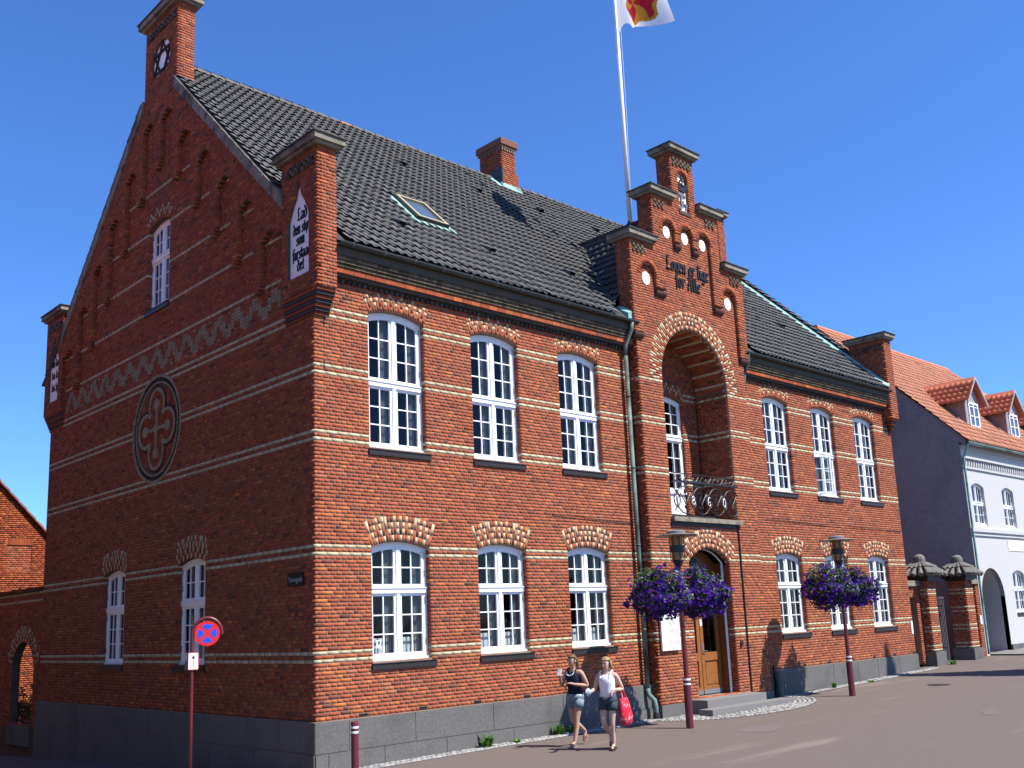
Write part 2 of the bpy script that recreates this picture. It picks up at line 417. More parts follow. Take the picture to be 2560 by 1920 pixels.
def brick_box(x0, x1, y0, y1, z0, z1, parent, faces='fl', name='pier', hot=0., colfn=None, mortar='mortar', into=None):
    """a solid masonry block with courses laid on the named faces (f: -y, b: +y, l: -x, r: +x)"""
    mb = MB(); e = .0035; mb.box((x0+e, y0+e, z0), (x1-e, y1-e, z1)); core = mb.build(name, mortar, parent)
    L = []
    k0 = int(round(z0/CH)); k1 = int(round(z1/CH))
    for fc in faces:
        fr, a, b = {'f': (face_y(y0), x0, x1), 'l': (face_xneg(x0), y0, y1), 'r': (face_xpos(x1), y0, y1),
                    'b': (frame((0, y1, 0), (1, 0, 0), (0, 0, 1), (0, 1, 0)), x0, x1)}[fc]
        B = Bricks(fr)
        for k in range(k0, k1): B.course(k, [(a, b)], dep=.03, off=a, header=(k % 2 == (0 if fc in 'fb' else 1)), colfn=colfn)
        L.append(B)
    if into is not None: into += L
    else: bricks_obj('bricks', L, core, hot=hot)
    return core
# ------------------------------------------------------------------ ground shape
def gz(x, y):
    b = np.interp(x, [-60, 0, 3.95, 8.78, 15.4, 22.15, 60], [-1.25, -.83, -.79, -.76, -.67, -.51, .45])
    if y > 0: b = b-.045*y*min(1, max(0, (24-x)/4))
    return float(b)
# ================================================================== TOWN HALL
L, W, XC, YC = 22.2, 13.1, 11.1, 6.55
PY, OY = -.27, -.36                          # portal face, outer relief layer of the portal
hall = thing('town_hall', 'two storey red brick town hall with cream bands and dark tiled roof', 'building', (0, 0, -.8))
hall.location = (0, 0, 0)
BANDS = (17, 44, 74, 92, 108)
def is_band(v):
    k = int(v//CH); return any(k in (b-1, b-3) for b in BANDS)
WX = [1.18, 3.74, 6.325]; WW = 1.338
WXS = WX+[L-x-WW for x in reversed(WX)]
GVB, GVS, GR = .92, 2.93, .115               # ground floor windows: bottom, spring, rise
UVB, UVS, UR = 4.76, 7.31, .125
def front_bandcol(u, v): return 1 if is_band(v) else None

# ---- window builder -------------------------------------------------
def window(fr, u0, u1, vb, vs_, rise, vt, rl, ru, parent, wd=-.12, blind=0., curtain=True, sill='dark', open_leaf=False, tagm=False, white=None, simple=False, name='window', slim=False):
    """frame is the part; sashes, panes, sill, curtain are its pieces"""
    c = (u0+u1)/2; fw_ = .032 if slim else .055; cm_ = .026 if slim else .038
    top = arc_pts(u0, u1, vs_, rise, 12)
    fm = MB()
    def bar(a, b, p, q, w0, w1, mb): mb.hexa([fr(a, p, w0), fr(b, p, w0), fr(b, q, w0), fr(a, q, w0), fr(a, p, w1), fr(b, p, w1), fr(b, q, w1), fr(a, q, w1)])
    def topv(u, e=0.):
        h = (u1-u0)/2; Rr = (h*h+rise*rise)/(2*rise); cv = vs_+rise-Rr; rr = Rr-e
        return cv+math.sqrt(max(0, rr*rr-(u-c)**2))
    def barc(a, b, p, e, w0, w1, mb, n=8):
        """vertical bar reaching the curved head (offset e)"""
        bar(a, b, p, min(topv(a, e), topv(b, e)), w0, w1, mb)
    def curved(a, b, e0, e1, w0, w1, mb, n=8):
        us = np.linspace(a, b, n+1)
        for p, q in zip(us[:-1], us[1:]):
            mb.hexa([fr(p, topv(p, e1), w0), fr(q, topv(q, e1), w0), fr(q, topv(q, e0), w0), fr(p, topv(p, e0), w0),
                     fr(p, topv(p, e1), w1), fr(q, topv(q, e1), w1), fr(q, topv(q, e0), w1), fr(p, topv(p, e0), w1)])
    wf = wd
    bar(u0, u0+fw_, vb, topv(u0+fw_, .0)-.01, wf-.08, wf, fm); bar(u1-fw_, u1, vb, topv(u1-fw_, .0)-.01, wf-.08, wf, fm)
    curved(u0+fw_, u1-fw_, .004, fw_+.03, wf-.08, wf-.002, fm)
    bar(u0+fw_, u1-fw_, vb, vb+.06, wf-.08, wf-.001, fm)
    bar(c-cm_, c+cm_, vb+.06, topv(c, fw_+.03), wf-.08, wf+.012, fm)
    o = fm.build(name, 'white_paint', parent)
    tm = MB(); bar(u0+.004, u1-.004, vt-.055, vt+.03, wf-.07, wf+.022, tm); bar(u0+.004, u1-.004, vt+.03, vt+.05, wf-.07, wf+.04, tm)
    tm.build('transom', 'white_paint', o)
    lp = MB(); bar(u0+.002, u1-.002, vb-.035, vb+.035, wf-.06, wf+.045, lp); lp.build('bottom_rail', 'white_paint', o)
    def leaf(a, b, p, q, rows, arched, xf=None):
        f2 = xf or fr
        st = .034 if slim else .052; bw = .009 if slim else .011
        sm = MB()
        def B_(aa, bb, pp, qq, w0, w1): sm.hexa([f2(aa, pp, w0), f2(bb, pp, w0), f2(bb, qq, w0), f2(aa, qq, w0), f2(aa, pp, w1), f2(bb, pp, w1), f2(bb, qq, w1), f2(aa, qq, w1)])
        e = fw_+.03; ws0, ws1 = wf-.055, wf-.012
        tv = (lambda u, ex=0.: topv(u, e+ex)) if arched else (lambda u, ex=0.: q-ex)
        B_(a, a+st, p, min(tv(a), tv(a+st))-.001, ws0, ws1); B_(b-st, b, p, min(tv(b), tv(b-st))-.001, ws0, ws1)
        B_(a+st, b-st, p, p+st*1.15, ws0, ws1-.001)
        if arched: 
            us = np.linspace(a+st, b-st, 7)
            for x0_, x1_ in zip(us[:-1], us[1:]):
                sm.hexa([f2(x0_, tv(x0_, st), ws0), f2(x1_, tv(x1_, st), ws0), f2(x1_, tv(x1_), ws0), f2(x0_, tv(x0_), ws0),
                         f2(x0_, tv(x0_, st), ws1-.001), f2(x1_, tv(x1_, st), ws1-.001), f2(x1_, tv(x1_), ws1-.001), f2(x0_, tv(x0_), ws1-.001)])
        else: B_(a+st, b-st, q-st, q, ws0, ws1-.001)
        A, Bq = a+st, b-st; P0 = p+st*1.15; ref = (min(tv(A, st), tv(Bq, st)) if arched else q-st)
        ref2 = (tv((A+Bq)/2, st) if arched else q-st)
        mid = (A+Bq)/2; hs = [P0+(ref2-P0)*i/rows for i in range(rows+1)]
        if not simple or True:
            B_(mid-bw, mid+bw, P0, ref2-.001, ws0+.01, ws1-.006)
        for h in hs[1:-1]: B_(A, Bq, h-bw, h+bw, ws0+.01, ws1-.009)
        sash = sm.build('sash', 'white_paint', o)
        for (x0_, x1_) in ((A, mid-bw), (mid+bw, Bq)):
            for i in range(rows):
                lo = hs[i]+(bw if i else 0); hi = hs[i+1]-(bw if i < rows-1 else 0)
                if i == rows-1 and arched:
                    us = np.linspace(x0_, x1_, 5); poly = [(x0_, lo), (x1_, lo)]+[(u, tv(u, st)) for u in us[::-1]]
                else: poly = [(x0_, lo), (x1_, lo), (x1_, hi), (x0_, hi)]
                # every pane hangs at its own tiny angle, as old glass does
                dw = random.uniform(-.0015, .0015)
                mb = MB(); mb.add([f2(u, v, wf-.035+dw*(1 if k % 2 else -1)) for k, (u, v) in enumerate(poly)], [tuple(range(len(poly)))])
                mb.build('pane', 'glass', o)
    for (a, b) in ((u0+fw_, c-cm_), (c+cm_, u1-fw_)):
        if open_leaf and a < c:
            # lower left leaf stands open outwards, hinged on the mullion side frame
            ang = R(38); hx = a
            def xf(u, v, w_, hx=hx, ang=ang, b=b): 
                d = u-hx; q = w_-wf; return fr(hx+d*math.cos(ang)-q*math.sin(ang), v, wf+d*math.sin(ang)+q*math.cos(ang))
            leaf(a, b, vb+.06, vt-.055, rl, False, xf)
        else: leaf(a, b, vb+.06, vt-.055, rl, False)
        leaf(a, b, vt+.05, None, ru, True)
    if curtain:
        cm = MB()
        for (a, b) in ((u0+.06, c), (c, u1-.06)):
            n = 10; x0_ = a+(b-a)*.60
            for i in range(n):
                p0 = x0_+(b-x0_)*i/n; p1 = x0_+(b-x0_)*(i+1)/n
                w0 = wf-.12-.03*(i % 2); w1 = wf-.12-.03*((i+1) % 2)
                cm.quad(fr(p0, vb+.02, w0), fr(p1, vb+.02, w1), fr(p1, vs_+.02, w1), fr(p0, vs_+.02, w0))
        cm.build('curtain', 'curtain', o)
    if blind:
        bm_ = MB(); bar(u0+.05, u1-.05, vb+.03, vb+.03+blind, wf-.155, wf-.145, bm_); bm_.build('blind', 'blind', o)
    if tagm:
        t = MB(); bar(u0+.19, u0+.29, vb+.22, vb+.36, wf-.05, wf-.03, t); t.build('sticker', 'sign_white', o)
        t = MB(); bar(u0+.215, u0+.265, vb+.28, vb+.34, wf-.029, wf-.027, t); t.build('sticker_print', 'green_tag', o)
    if sill == 'dark':
        sb = MB(); bar(u0-.03, u1+.09, vb-.15, vb-.05, -.10, .035, sb)
        bar(u0-.03, u1+.09, vb-.05, vb-.036, -.12, .05, sb)
        sb.build('sill', 'dark_sill', o)
    # four hinge plates on the right-hand stile
    hm = MB()
    for hv in (vb+.25, vt-.25, vt+.25, vs_-.2): bar(u1-.05, u1-.035, hv, hv+.12, wf, wf+.012, hm)
    hm.build('hinges', 'grey_iron', o)
    return o

# ---- FRONT WALL -----------------------------------------------------
PL0, PL1 = XC-2.26, XC+2.26                  # portal block edges
TOPV = 116*CH                                # 7.80: underside of the cornice
def front_holes():
    hs = []
    for x in WXS:
        hs.append(arch_loop(x, x+WW, GVB, GVS, GR, .004)); hs.append(arch_loop(x, x+WW, UVB, UVS, UR, .004))
    return hs
fwall = plate_holes('front_wall', FRONT, [(.008, 0), (PL0+.05, 0), (PL0+.05, TOPV), (.008, TOPV)],
                    [h for h in front_holes() if h[0][0] < XC], -.003, 'mortar', hall)
plate_holes('front_wall', FRONT, [(PL1-.05, 0), (L-.008, 0), (L-.008, TOPV), (PL1-.05, TOPV)],
            [h for h in front_holes() if h[0][0] > XC], -.003, 'mortar', hall)
FB = Bricks(FRONT)
GT, UT = .47, .36
for k in range(0, 116):
    v = (k+.5)*CH; sp = [(0, PL0), (PL1, L)]
    for x in WXS:
        for (vb, vs_, rr, T) in ((GVB, GVS, GR, GT), (UVB, UVS, UR, UT)):
            if vb-.036 < v < vs_: sp = cut(sp, x, x+WW)
            elif v >= vs_ and v < vs_+rr+T+.02:
                # the arch is wider at its back
                h = WW/2; Rr = (h*h+rr*rr)/(2*rr); cv = vs_+rr-Rr; a = math.asin(h/Rr); c = x+h
                half = None
                ro = Rr+T
                lim = (v-cv)*math.tan(a)             # radial ends
                outer = math.sqrt(max(0, ro*ro-(v-cv)**2)) if v-cv < ro else 0
                half = min(lim, outer)
                if half > 0: sp = cut(sp, c-half, c+half)
    if k == 0:                                   # air bricks
        for i in range(18):
            x = .86+i*1.32
            if x < PL0-.2 or x > PL1+.2: sp = cut(sp, x, x+.2)
    FB.course(k, sp, colfn=front_bandcol, header=(False if any(k in (b-1, b-3) for b in BANDS) else None))
def hotpatch(u, v):
    s = np.sin(u*1.7+np.sin(v*2.1)*1.4)*np.sin(v*1.9+u*.6+1.3); return np.clip(s-.35, 0, 1)*.9+np.clip((2.6-v)/2.6, 0, 1)*.35
bricks_obj('bricks', [FB], fwall, singles=300, hotfn=hotpatch)
am = MB()
for i in range(18):
    x = .86+i*1.32
    if x < PL0-.2 or x > PL1+.2:
        b = MB(); b.box((x+.008, -.001, .008), (x+.192, .06, CH-.008))
        for j in range(6): b.box((x+.02+j*.028, -.006, .012), (x+.03+j*.028, -.0012, CH-.012))
        b.build('air_brick', 'black_iron', fwall)
for i, x in enumerate(WXS):
    voussoirs(FRONT, x, x+WW, GVS, GR, GT, 4, PAT_DIAMOND, i < 3)
    voussoirs(FRONT, x, x+WW, UVS, UR, UT, 4, PAT_ZIG, i < 3)
flush_voussoirs(fwall)
for i, x in enumerate(WXS):
    window(FRONT, x, x+WW, GVB, GVS, GR, GVB+1.24, 3, 2, hall, blind=.36 if i in (0, 1, 2, 3, 4) else 0, tagm=(i in (0, 5)))
    window(FRONT, x, x+WW, UVB, UVS, UR, UVB+1.25, 3, 3, hall, open_leaf=(i == 4))
# ---- plinth of granite blocks --------------------------------------
def plinth(fr, u0, u1, joints1, joints2, zb, wf=.055, split=-.52):
    js = [u0]+joints1+[u1]
    for a, b in zip(js[:-1], js[1:]):
        e = .008; m = MB()
        m.hexa([fr(a+e, split+.008, -.1), fr(b-e, split+.008, -.1), fr(b-e, 0, -.1), fr(a+e, 0, -.1), fr(a+e, split+.008, wf), fr(b-e, split+.008, wf), fr(b-e, -.012, wf), fr(a+e, -.012, wf)])
        o = m.build('plinth_stone', 'granite', hall)
    js = [u0]+joints2+[u1]
    for a, b in zip(js[:-1], js[1:]):
        m = MB(); e = .006; t = split-.006
        m.hexa([fr(a+e, zb, -.1), fr(b-e, zb, -.1), fr(b-e, t, -.1), fr(a+e, t, -.1), fr(a+e, zb, wf+.02), fr(b-e, zb, wf+.02), fr(b-e, t, wf+.02), fr(a+e, t, wf+.02)])
        m.build('plinth_stone', 'granite', hall)
plinth(FRONT, -.055, PL0, [.62, 2.05, 3.95, 5.9, 7.55], [.2, 1.35, 2.75, 4.45, 6.4, 7.9], -1.3)
plinth(FRONT, PL1, L+.03, [14.3, 15.2, 16.9, 18.3, 19.5, 20.9], [15, 18, 21], -1.3, split=-.64)
plinth(GABLE, -.054, W, [1.1, 2.2, 4.4, 6.3, 8.1, 9.9, 11.3], [.4, 1.9, 3.6, 5.2, 7.3, 9.2, 10.6, 12], -1.9)
for a, b in (((-.044, -.044, -1.4), (PL0, .1, -.004)), ((PL1, -.044, -1.4), (L, .1, -.004)), ((-.044, .1, -2), (.1, W, -.004))): pm = MB(); pm.box(a, b); pm.build('plinth_joint', 'mortar', hall)

# ---- cornice, gutter -----------------------------------------------
def cornice(x0, x1):
    cm = MB()
    z = TOPV
    cm.box((x0, -.03, z), (x1, .2, z+.05), tuple(DARKB*1.3))
    o = cm.build('cornice', 'pieces', hall)
    d = MB(); n = int((x1-x0)/.125)
    for i in range(n):
        x = x0+.01+i*.125
        for j, (zz, dy, sh) in enumerate(((z-.028, -.05, 0), (z+.042, -.09, .0625))):
            d.box((x+sh, dy, zz), (x+sh+.066, .03, zz+.062), tuple(np.array((.085, .078, .066))*random.uniform(.6, 1.5)))
    d.build('dentils', 'pieces', o, 'stuff')
    r = MB(); nb = int((x1-x0)/.24)
    for i in range(nb+1):
        a = x0+i*.24; b = min(x1, a+.232)
        if b-a > .02: r.box((a, -.165, z+.112), (b, .1, z+.215), tuple(red_col(1, .9)[0]))
    r.build('red_string_course', 'brick', o, 'stuff')
    for q, (zz, dy) in enumerate(((z+.222, -.19), (z+.288, -.22), (z+.352, -.25))):
        r = MB()
        for i in range(int((x1-x0)/.12)+1):
            a = x0+i*.12; b = min(x1, a+.112)
            if b-a > .01: r.box((a, dy, zz), (b, .1, zz+.062), tuple(np.array((.135, .105, .07))*random.uniform(.5, 1.3)))
        r.build('cornice_course', 'brick', o, 'stuff')
    fm_ = MB(); fm_.box((x0, -.12, z+.05), (x1, .1, z+.60), (.1, .085, .06)); fm_.box((x0, -.275, z+.415), (x1, .1, z+.62), (.13, .105, .07)); fm_.build('cornice_core', 'pieces', o)
    g_ = MB(); n = 10; prof = [(-.35+.07*math.cos(t), 8.43+.07*math.sin(t)) for t in np.linspace(math.pi, 2*math.pi, n)]
    prof += [(-.35+.066, 8.43)]+[(-.35+.062*math.cos(t), 8.43+.062*math.sin(t)) for t in np.linspace(2*math.pi, math.pi, n)]
    m = len(prof); g_.add([(x0-.0, p[0], p[1]) for p in prof]+[(x1, p[0], p[1]) for p in prof], [(i, (i+1) % m, m+(i+1) % m, m+i) for i in range(m)])
    go = g_.build('gutter', 'gutter_metal', hall)
    b = MB(); x = x0+.3
    while x < x1:
        b.tube([(x, -.28, 8.46), (x, -.428, 8.445), (x, -.40, 8.37), (x, -.35, 8.352)], .007, 5); x += .72
    b.build('brackets', 'grey_iron', go, 'stuff')
cornice(.30, PL0-.02); cornice(PL1+.02, L-.38)

# ---- GABLE WALL (x = 0) -------------------------------------------
SINGLE = (12, 13)
GW = [(YC-1.942, .63), (YC+1.942, .63)]      # low windows: centre, half width
TWH = .575; TVB, TVS, TRR = 8.967, 10.916, .13
LEGC = [0, .95, 1.9, 2.84, 3.78, 4.70, 5.55]  # hanging piers, offsets of their centres
NTOP = [13.62, 12.72, 11.86, 10.92, 10.0, 9.08]
NC = [.49, 1.43, 2.38, 3.31, 4.24, 5.14]; NH = .31
LEGB = [12.5, 11.86, 10.87, 9.90, 8.95, 8.08]
GB1 = [8.06, 8.93, 9.86, 10.83, 11.83]       # single cream courses high on the gable
RS = (15.17-8.40)/(YC+.40)
def roofz(y): return 8.40+RS*(min(y, 2*YC-y)+.40)
def verge(v):                                # half width of the gable at height v
    return YC-((v-8.40)/RS-.40)-.12
MED = (YC-.10, 6.06, 1.22)
kz0 = int(7.42/CH); kz1 = int(7.92/CH)
def zig(u, v):
    """zigzag frieze: V shapes of cream bricks with single dots between them"""
    k = int(v//CH); 
    if k < kz0 or k > kz1 or u < 1.1 or u > W-1.1: return None
    t = (k-kz0)/(kz1-kz0)                    # 0 bottom .. 1 top
    ph = ((u-1.0)/.735) % 1.0
    a = abs(ph-.5)*2                         # 1 at the foot, 0 at the peak
    if abs(a-(1-t)) < .33: return 3
    if k == kz1 and ph < .04: return 3
    if k == kz0+0 and abs(ph-.5) < .04: return 3
    return None
def gable_col(u, v):
    k = int(v//CH)
    if v < 7.4 and is_band(v): return 1
    for s in GB1:
        if k == int(s/CH): return 1
    return zig(u, v)
gout = [(.008, 0), (W-.008, 0), (W-.008, 8.6), (YC+.30, 14.7), (YC-.30, 14.7), (.008, 8.6)]
gholes = [arch_loop(c-h, c+h, GVB, GVS, GR, .004) for c, h in GW]+[arch_loop(YC-TWH, YC+TWH, TVB, TVS, TRR, .004), [(MED[0]+(MED[2]+.004)*math.cos(t), MED[1]+(MED[2]+.004)*math.sin(t)) for t in np.linspace(0, 2*math.pi, 49)[:-1]]]
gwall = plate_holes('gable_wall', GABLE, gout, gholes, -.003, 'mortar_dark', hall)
GBk = Bricks(GABLE)
for k in range(0, int(14.6/CH)):
    v = (k+.5)*CH
    if v > 8.5:
        hw = verge(v)
        if hw < .1: break
        sp = [(YC-hw, YC+hw)]
    else: sp = [(0, W)]
    for c, h in GW:
        if GVB-.036 < v < GVS: sp = cut(sp, c-h, c+h)
        elif GVS <= v < GVS+GR+GT+.02:
            Rr = (h*h+GR*GR)/(2*GR); cv = GVS+GR-Rr; a = math.asin(h/Rr); ro = Rr+GT
            hf = min((v-cv)*math.tan(a), math.sqrt(max(0, ro*ro-(v-cv)**2))); sp = cut(sp, c-hf, c+hf)
    if TVB-.036 < v < TVS: sp = cut(sp, YC-TWH, YC+TWH)
    elif TVS <= v < TVS+TRR+UT+.02:
        h = TWH; Rr = (h*h+TRR*TRR)/(2*TRR); cv = TVS+TRR-Rr; a = math.asin(h/Rr); ro = Rr+UT
        hf = min((v-cv)*math.tan(a), math.sqrt(max(0, ro*ro-(v-cv)**2))); sp = cut(sp, YC-hf, YC+hf)
    dv = abs(v-MED[1])
    if dv < MED[2]: hh = math.sqrt(MED[2]**2-dv*dv); sp = cut(sp, MED[0]-hh, MED[0]+hh)
    zz = kz0 <= k <= kz1
    GBk.course(k, sp, colfn=gable_col, header=(True if zz else (False if (gable_col(3.3, v) == 1 and not zz) else None)))
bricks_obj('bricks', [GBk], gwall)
for c, h in GW: voussoirs(GABLE, c-h, c+h, GVS, GR, GT, 4, PAT_DIAMOND, False)
voussoirs(GABLE, YC-TWH, YC+TWH, TVS, TRR, UT, 4, PAT_ZIG, False)
flush_voussoirs(gwall)
for c, h in GW: window(GABLE, c-h, c+h, GVB, GVS, GR, GVB+1.22, 3, 2, hall)
window(GABLE, YC-TWH, YC+TWH, TVB, TVS, TRR, TVB+1.22, 3, 2, hall)
# outer relief layer of the gable: hanging piers with stepped heads between
OW = .11
OB = Bricks(GABLE)
relief = MB()
def relief_spans(v):
    hw = verge(v)
    if hw <= 0: return []
    hw = min(hw, YC-.95); sp = [(YC-hw, YC+hw)]
    for i, c in enumerate(NC):
        for s in (-1, 1):
            cc = YC+s*c
            if v < NTOP[i]-.14: sp = cut(sp, cc-NH, cc+NH)
            elif v < NTOP[i]-.07: sp = cut(sp, cc-NH+.09, cc+NH-.09)
            elif v < NTOP[i]: sp = cut(sp, cc-NH+.19, cc+NH-.19)
    out = []
    for a, b in sp:
        m = (a+b)/2; d = abs(m-YC)
        lim = None
        for j, lc in enumerate(LEGC[:6]):
            if abs(d-lc) < .3: lim = LEGB[j]; break
        # above the head of the neighbouring niches everything stays
        if b-a > .7 or lim is None or v > lim: out.append((a, b))
        elif lim is not None and v > lim-.2:
            sh = (lim-v)/.2*.12; 
            if b-a-2*sh > .08: out.append((a+sh, b-sh))
    return out
for k in range(int(7.9/CH), int(14.75/CH)):
    v = (k+.5)*CH
    for a, b in relief_spans(v):
        # legs that run out below the eaves belong to the corner piers
        d = abs((a+b)/2-YC)
        if d > 5.5 and b-a < .7: continue
        OB.course(k, [(a, b)], w1=OW, dep=OW-.002, off=a)
        relief.hexa([GABLE(a+.004, k*CH, .004), GABLE(b-.004, k*CH, .004), GABLE(b-.004, (k+1)*CH, .004), GABLE(a+.004, (k+1)*CH, .004),
                     GABLE(a+.004, k*CH, OW-.004), GABLE(b-.004, k*CH, OW-.004), GABLE(b-.004, (k+1)*CH, OW-.004), GABLE(a+.004, (k+1)*CH, OW-.004)])
ro_ = relief.build('hanging_piers', 'mortar_dark', hall); bricks_obj('bricks', [OB], ro_)
# verge: cement strip following the slope
for s in (-1, 1):
    a = (YC+s*(YC-.9), roofz(.9)); b = (YC+s*.80, roofz(YC-.80)); vm = MB()
    n = 14
    for i in range(n):
        t0, t1 = i/n, (i+1)/n-.004
        P = lambda t, dz, x: (x, a[0]+(b[0]-a[0])*t, a[1]+(b[1]-a[1])*t+dz)
        vm.hexa([P(t0, -.30, -.15), P(t0, -.30, .12), P(t0, -.01, .12), P(t0, -.01, -.15), P(t1, -.30, -.15), P(t1, -.30, .12), P(t1, -.01, .12), P(t1, -.01, -.15)])
    vm.build('verge', 'cap_stone', hall)

# ---- medallion ------------------------------------------------------
med = MB(); mc, mv, mr = MED
med.prism(GABLE, [(mc+(mr+.0)*math.cos(t), mv+(mr+.0)*math.sin(t)) for t in np.linspace(0, 2*math.pi, 49)[:-1]], -.09, -.03)
medo = med.build('medallion', 'mortar_dark', hall)
def ring_part(name, cy, cz, ra, rb, t0, t1, n, colf, w1, jit=.003):
    m = MB()
    for i in range(n):
        a0 = t0+(t1-t0)*i/n; a1 = t0+(t1-t0)*(i+1)/n; gp = (a1-a0)*.06
        q = [(cy+r*math.cos(a), cz+r*math.sin(a)) for a, r in ((a0+gp, ra), (a1-gp, ra), (a1-gp, rb), (a0+gp, rb))]
        ww = w1+random.uniform(-jit, jit)
        m.hexa([GABLE(u, v, -.08) for u, v in q]+[GABLE(u, v, ww) for u, v in q], tuple(colf()))
    return m.build(name, 'brick', medo, 'stuff')
CR = lambda: cream_col(1)[0]*.62; RD = lambda: red_col(1)[0]*.8; DK = lambda: DARKB*random.uniform(.7, 1.3)
ring_part('cream_ring', mc, mv, mr-.05, mr+.015, 0, 2*math.pi, 90, CR, .006)
ring_part('dark_ring', mc, mv, mr-.14, mr-.058, 0, 2*math.pi, 84, DK, -.012)
ring_part('cream_ring', mc, mv, mr-.185, mr-.148, 0, 2*math.pi, 80, CR, .0)
for q in range(8): ring_part('red_field', mc, mv, .0+.124*q+.004, .124*q+.120, 0, 2*math.pi, max(5, int(q*11)), RD, -.022)
for q in range(4):
    a = q*math.pi/2; lc, lz = mc+.53*math.cos(a), mv+.53*math.sin(a)
    ring_part('cream_lobe', lc, lz, .33, .415, a-R(128), a+R(128), 26, CR, .0)
    ring_part('dark_lobe', lc, lz, .425, .462, a-R(112), a+R(112), 26, DK, -.004)
    d = MB(); 
    d.prism(GABLE, [(mc+.56*math.cos(a)+.125*math.cos(t), mv+.56*math.sin(a)+.125*math.sin(t)) for t in np.linspace(0, 2*math.pi, 21)[:-1]], -.08, .005+.0009*q, tuple(CR()))
    ex, ez = math.cos(a), math.sin(a); px, pz = -ez, ex
    d.prism(GABLE, [(mc+ex*s+px*hw, mv+ez*s+pz*hw) for s, hw in ((.02, .04), (.50, .04), (.50, -.04), (.02, -.04))], -.08, .001+.0007*q, tuple(CR()))
    d.build('cross_arm', 'brick', medo)
d = MB(); d.prism(GABLE, [(mc+.10*math.cos(t), mv+.10*math.sin(t)) for t in np.linspace(0, 2*math.pi, 21)[:-1]], -.08, .0105, tuple(CR())); d.build('cross_centre', 'brick', medo)
# ---- side, back and inner walls (closed building) ------------------
bx = MB(); bx.box((L-.3, .02, -1.3), (L-.003, W-.02, 8.45)); bx.add([(L-.003, 0, 8.45), (L-.003, W, 8.45), (L-.003, YC, 15.0), (L-.3, 0, 8.45), (L-.3, W, 8.45), (L-.3, YC, 15.0)], [(0, 1, 2), (3, 5, 4), (0, 3, 4, 1), (1, 4, 5, 2), (2, 5, 3, 0)])
bx.cur = (.3, .085, .045); bx.c = [(.3, .085, .045)]*len(bx.v); bx.build('rear_gable_wall', 'brick', hall)
bx = MB(); bx.box((.05, W-.3, -2.2), (L-.3, W-.004, 8.45), (.3, .085, .045)); bx.build('back_wall', 'brick', hall)
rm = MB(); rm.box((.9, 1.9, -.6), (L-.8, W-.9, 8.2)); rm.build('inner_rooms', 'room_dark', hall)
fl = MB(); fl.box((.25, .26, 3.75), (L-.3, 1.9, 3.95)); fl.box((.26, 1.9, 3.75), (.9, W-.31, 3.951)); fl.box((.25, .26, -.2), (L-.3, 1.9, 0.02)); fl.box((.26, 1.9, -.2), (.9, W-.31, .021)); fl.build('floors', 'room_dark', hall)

# ---- piers ----------------------------------------------------------
def cap(x0, x1, y0, y1, z, parent, o=.13, h=.18):
    m = MB(); m.box((x0-o*.55, y0-o*.55, z), (x1+o*.55, y1+o*.55, z+.06)); m.box((x0-o, y0-o, z+.06), (x1+o, y1+o, z+h)); 
    c = m.build('cap', 'cap_stone', parent)
    m = MB(); cx, cy = (x0+x1)/2, (y0+y1)/2; e = o+.03
    m.add([(x0-e, y0-e, z+h), (x1+e, y0-e, z+h), (x1+e, y1+e, z+h), (x0-e, y1+e, z+h), (x0-e, y0-e, z+h+.025), (x1+e, y0-e, z+h+.025), (x1+e, y1+e, z+h+.025), (x0-e, y1+e, z+h+.025), (cx-(x1-x0)*.3, cy-(y1-y0)*.3, z+h+.07), (cx+(x1-x0)*.3, cy-(y1-y0)*.3, z+h+.07), (cx+(x1-x0)*.3, cy+(y1-y0)*.3, z+h+.07), (cx-(x1-x0)*.3, cy+(y1-y0)*.3, z+h+.07)],
          [(0, 3, 2, 1), (0, 1, 5, 4), (1, 2, 6, 5), (2, 3, 7, 6), (3, 0, 4, 7), (4, 5, 9, 8), (5, 6, 10, 9), (6, 7, 11, 10), (7, 4, 8, 11), (8, 9, 10, 11)])
    m.build('cap_sheet', 'cap_sheet', c); return c
def frieze(fr, u0, u1, v0, rows, parent, w0=0., out=.035):
    d = MB(); 
    for r_ in range(rows):
        x = u0+(.08 if r_ % 2 else 0)
        while x+.08 < u1:
            col = tuple(np.array((.17, .145, .10))*random.uniform(.5, 1.2))
            d.hexa([fr(x, v0+r_*.07, w0-.02), fr(x+.082, v0+r_*.07, w0-.02), fr(x+.082, v0+r_*.07+.06, w0-.02), fr(x, v0+r_*.07+.06, w0-.02),
                    fr(x, v0+r_*.07, w0+out), fr(x+.082, v0+r_*.07, w0+out), fr(x+.082, v0+r_*.07+.06, w0+out), fr(x, v0+r_*.07+.06, w0+out)], col); x += .16
    d.build('tooth_frieze', 'pieces', parent, 'stuff')
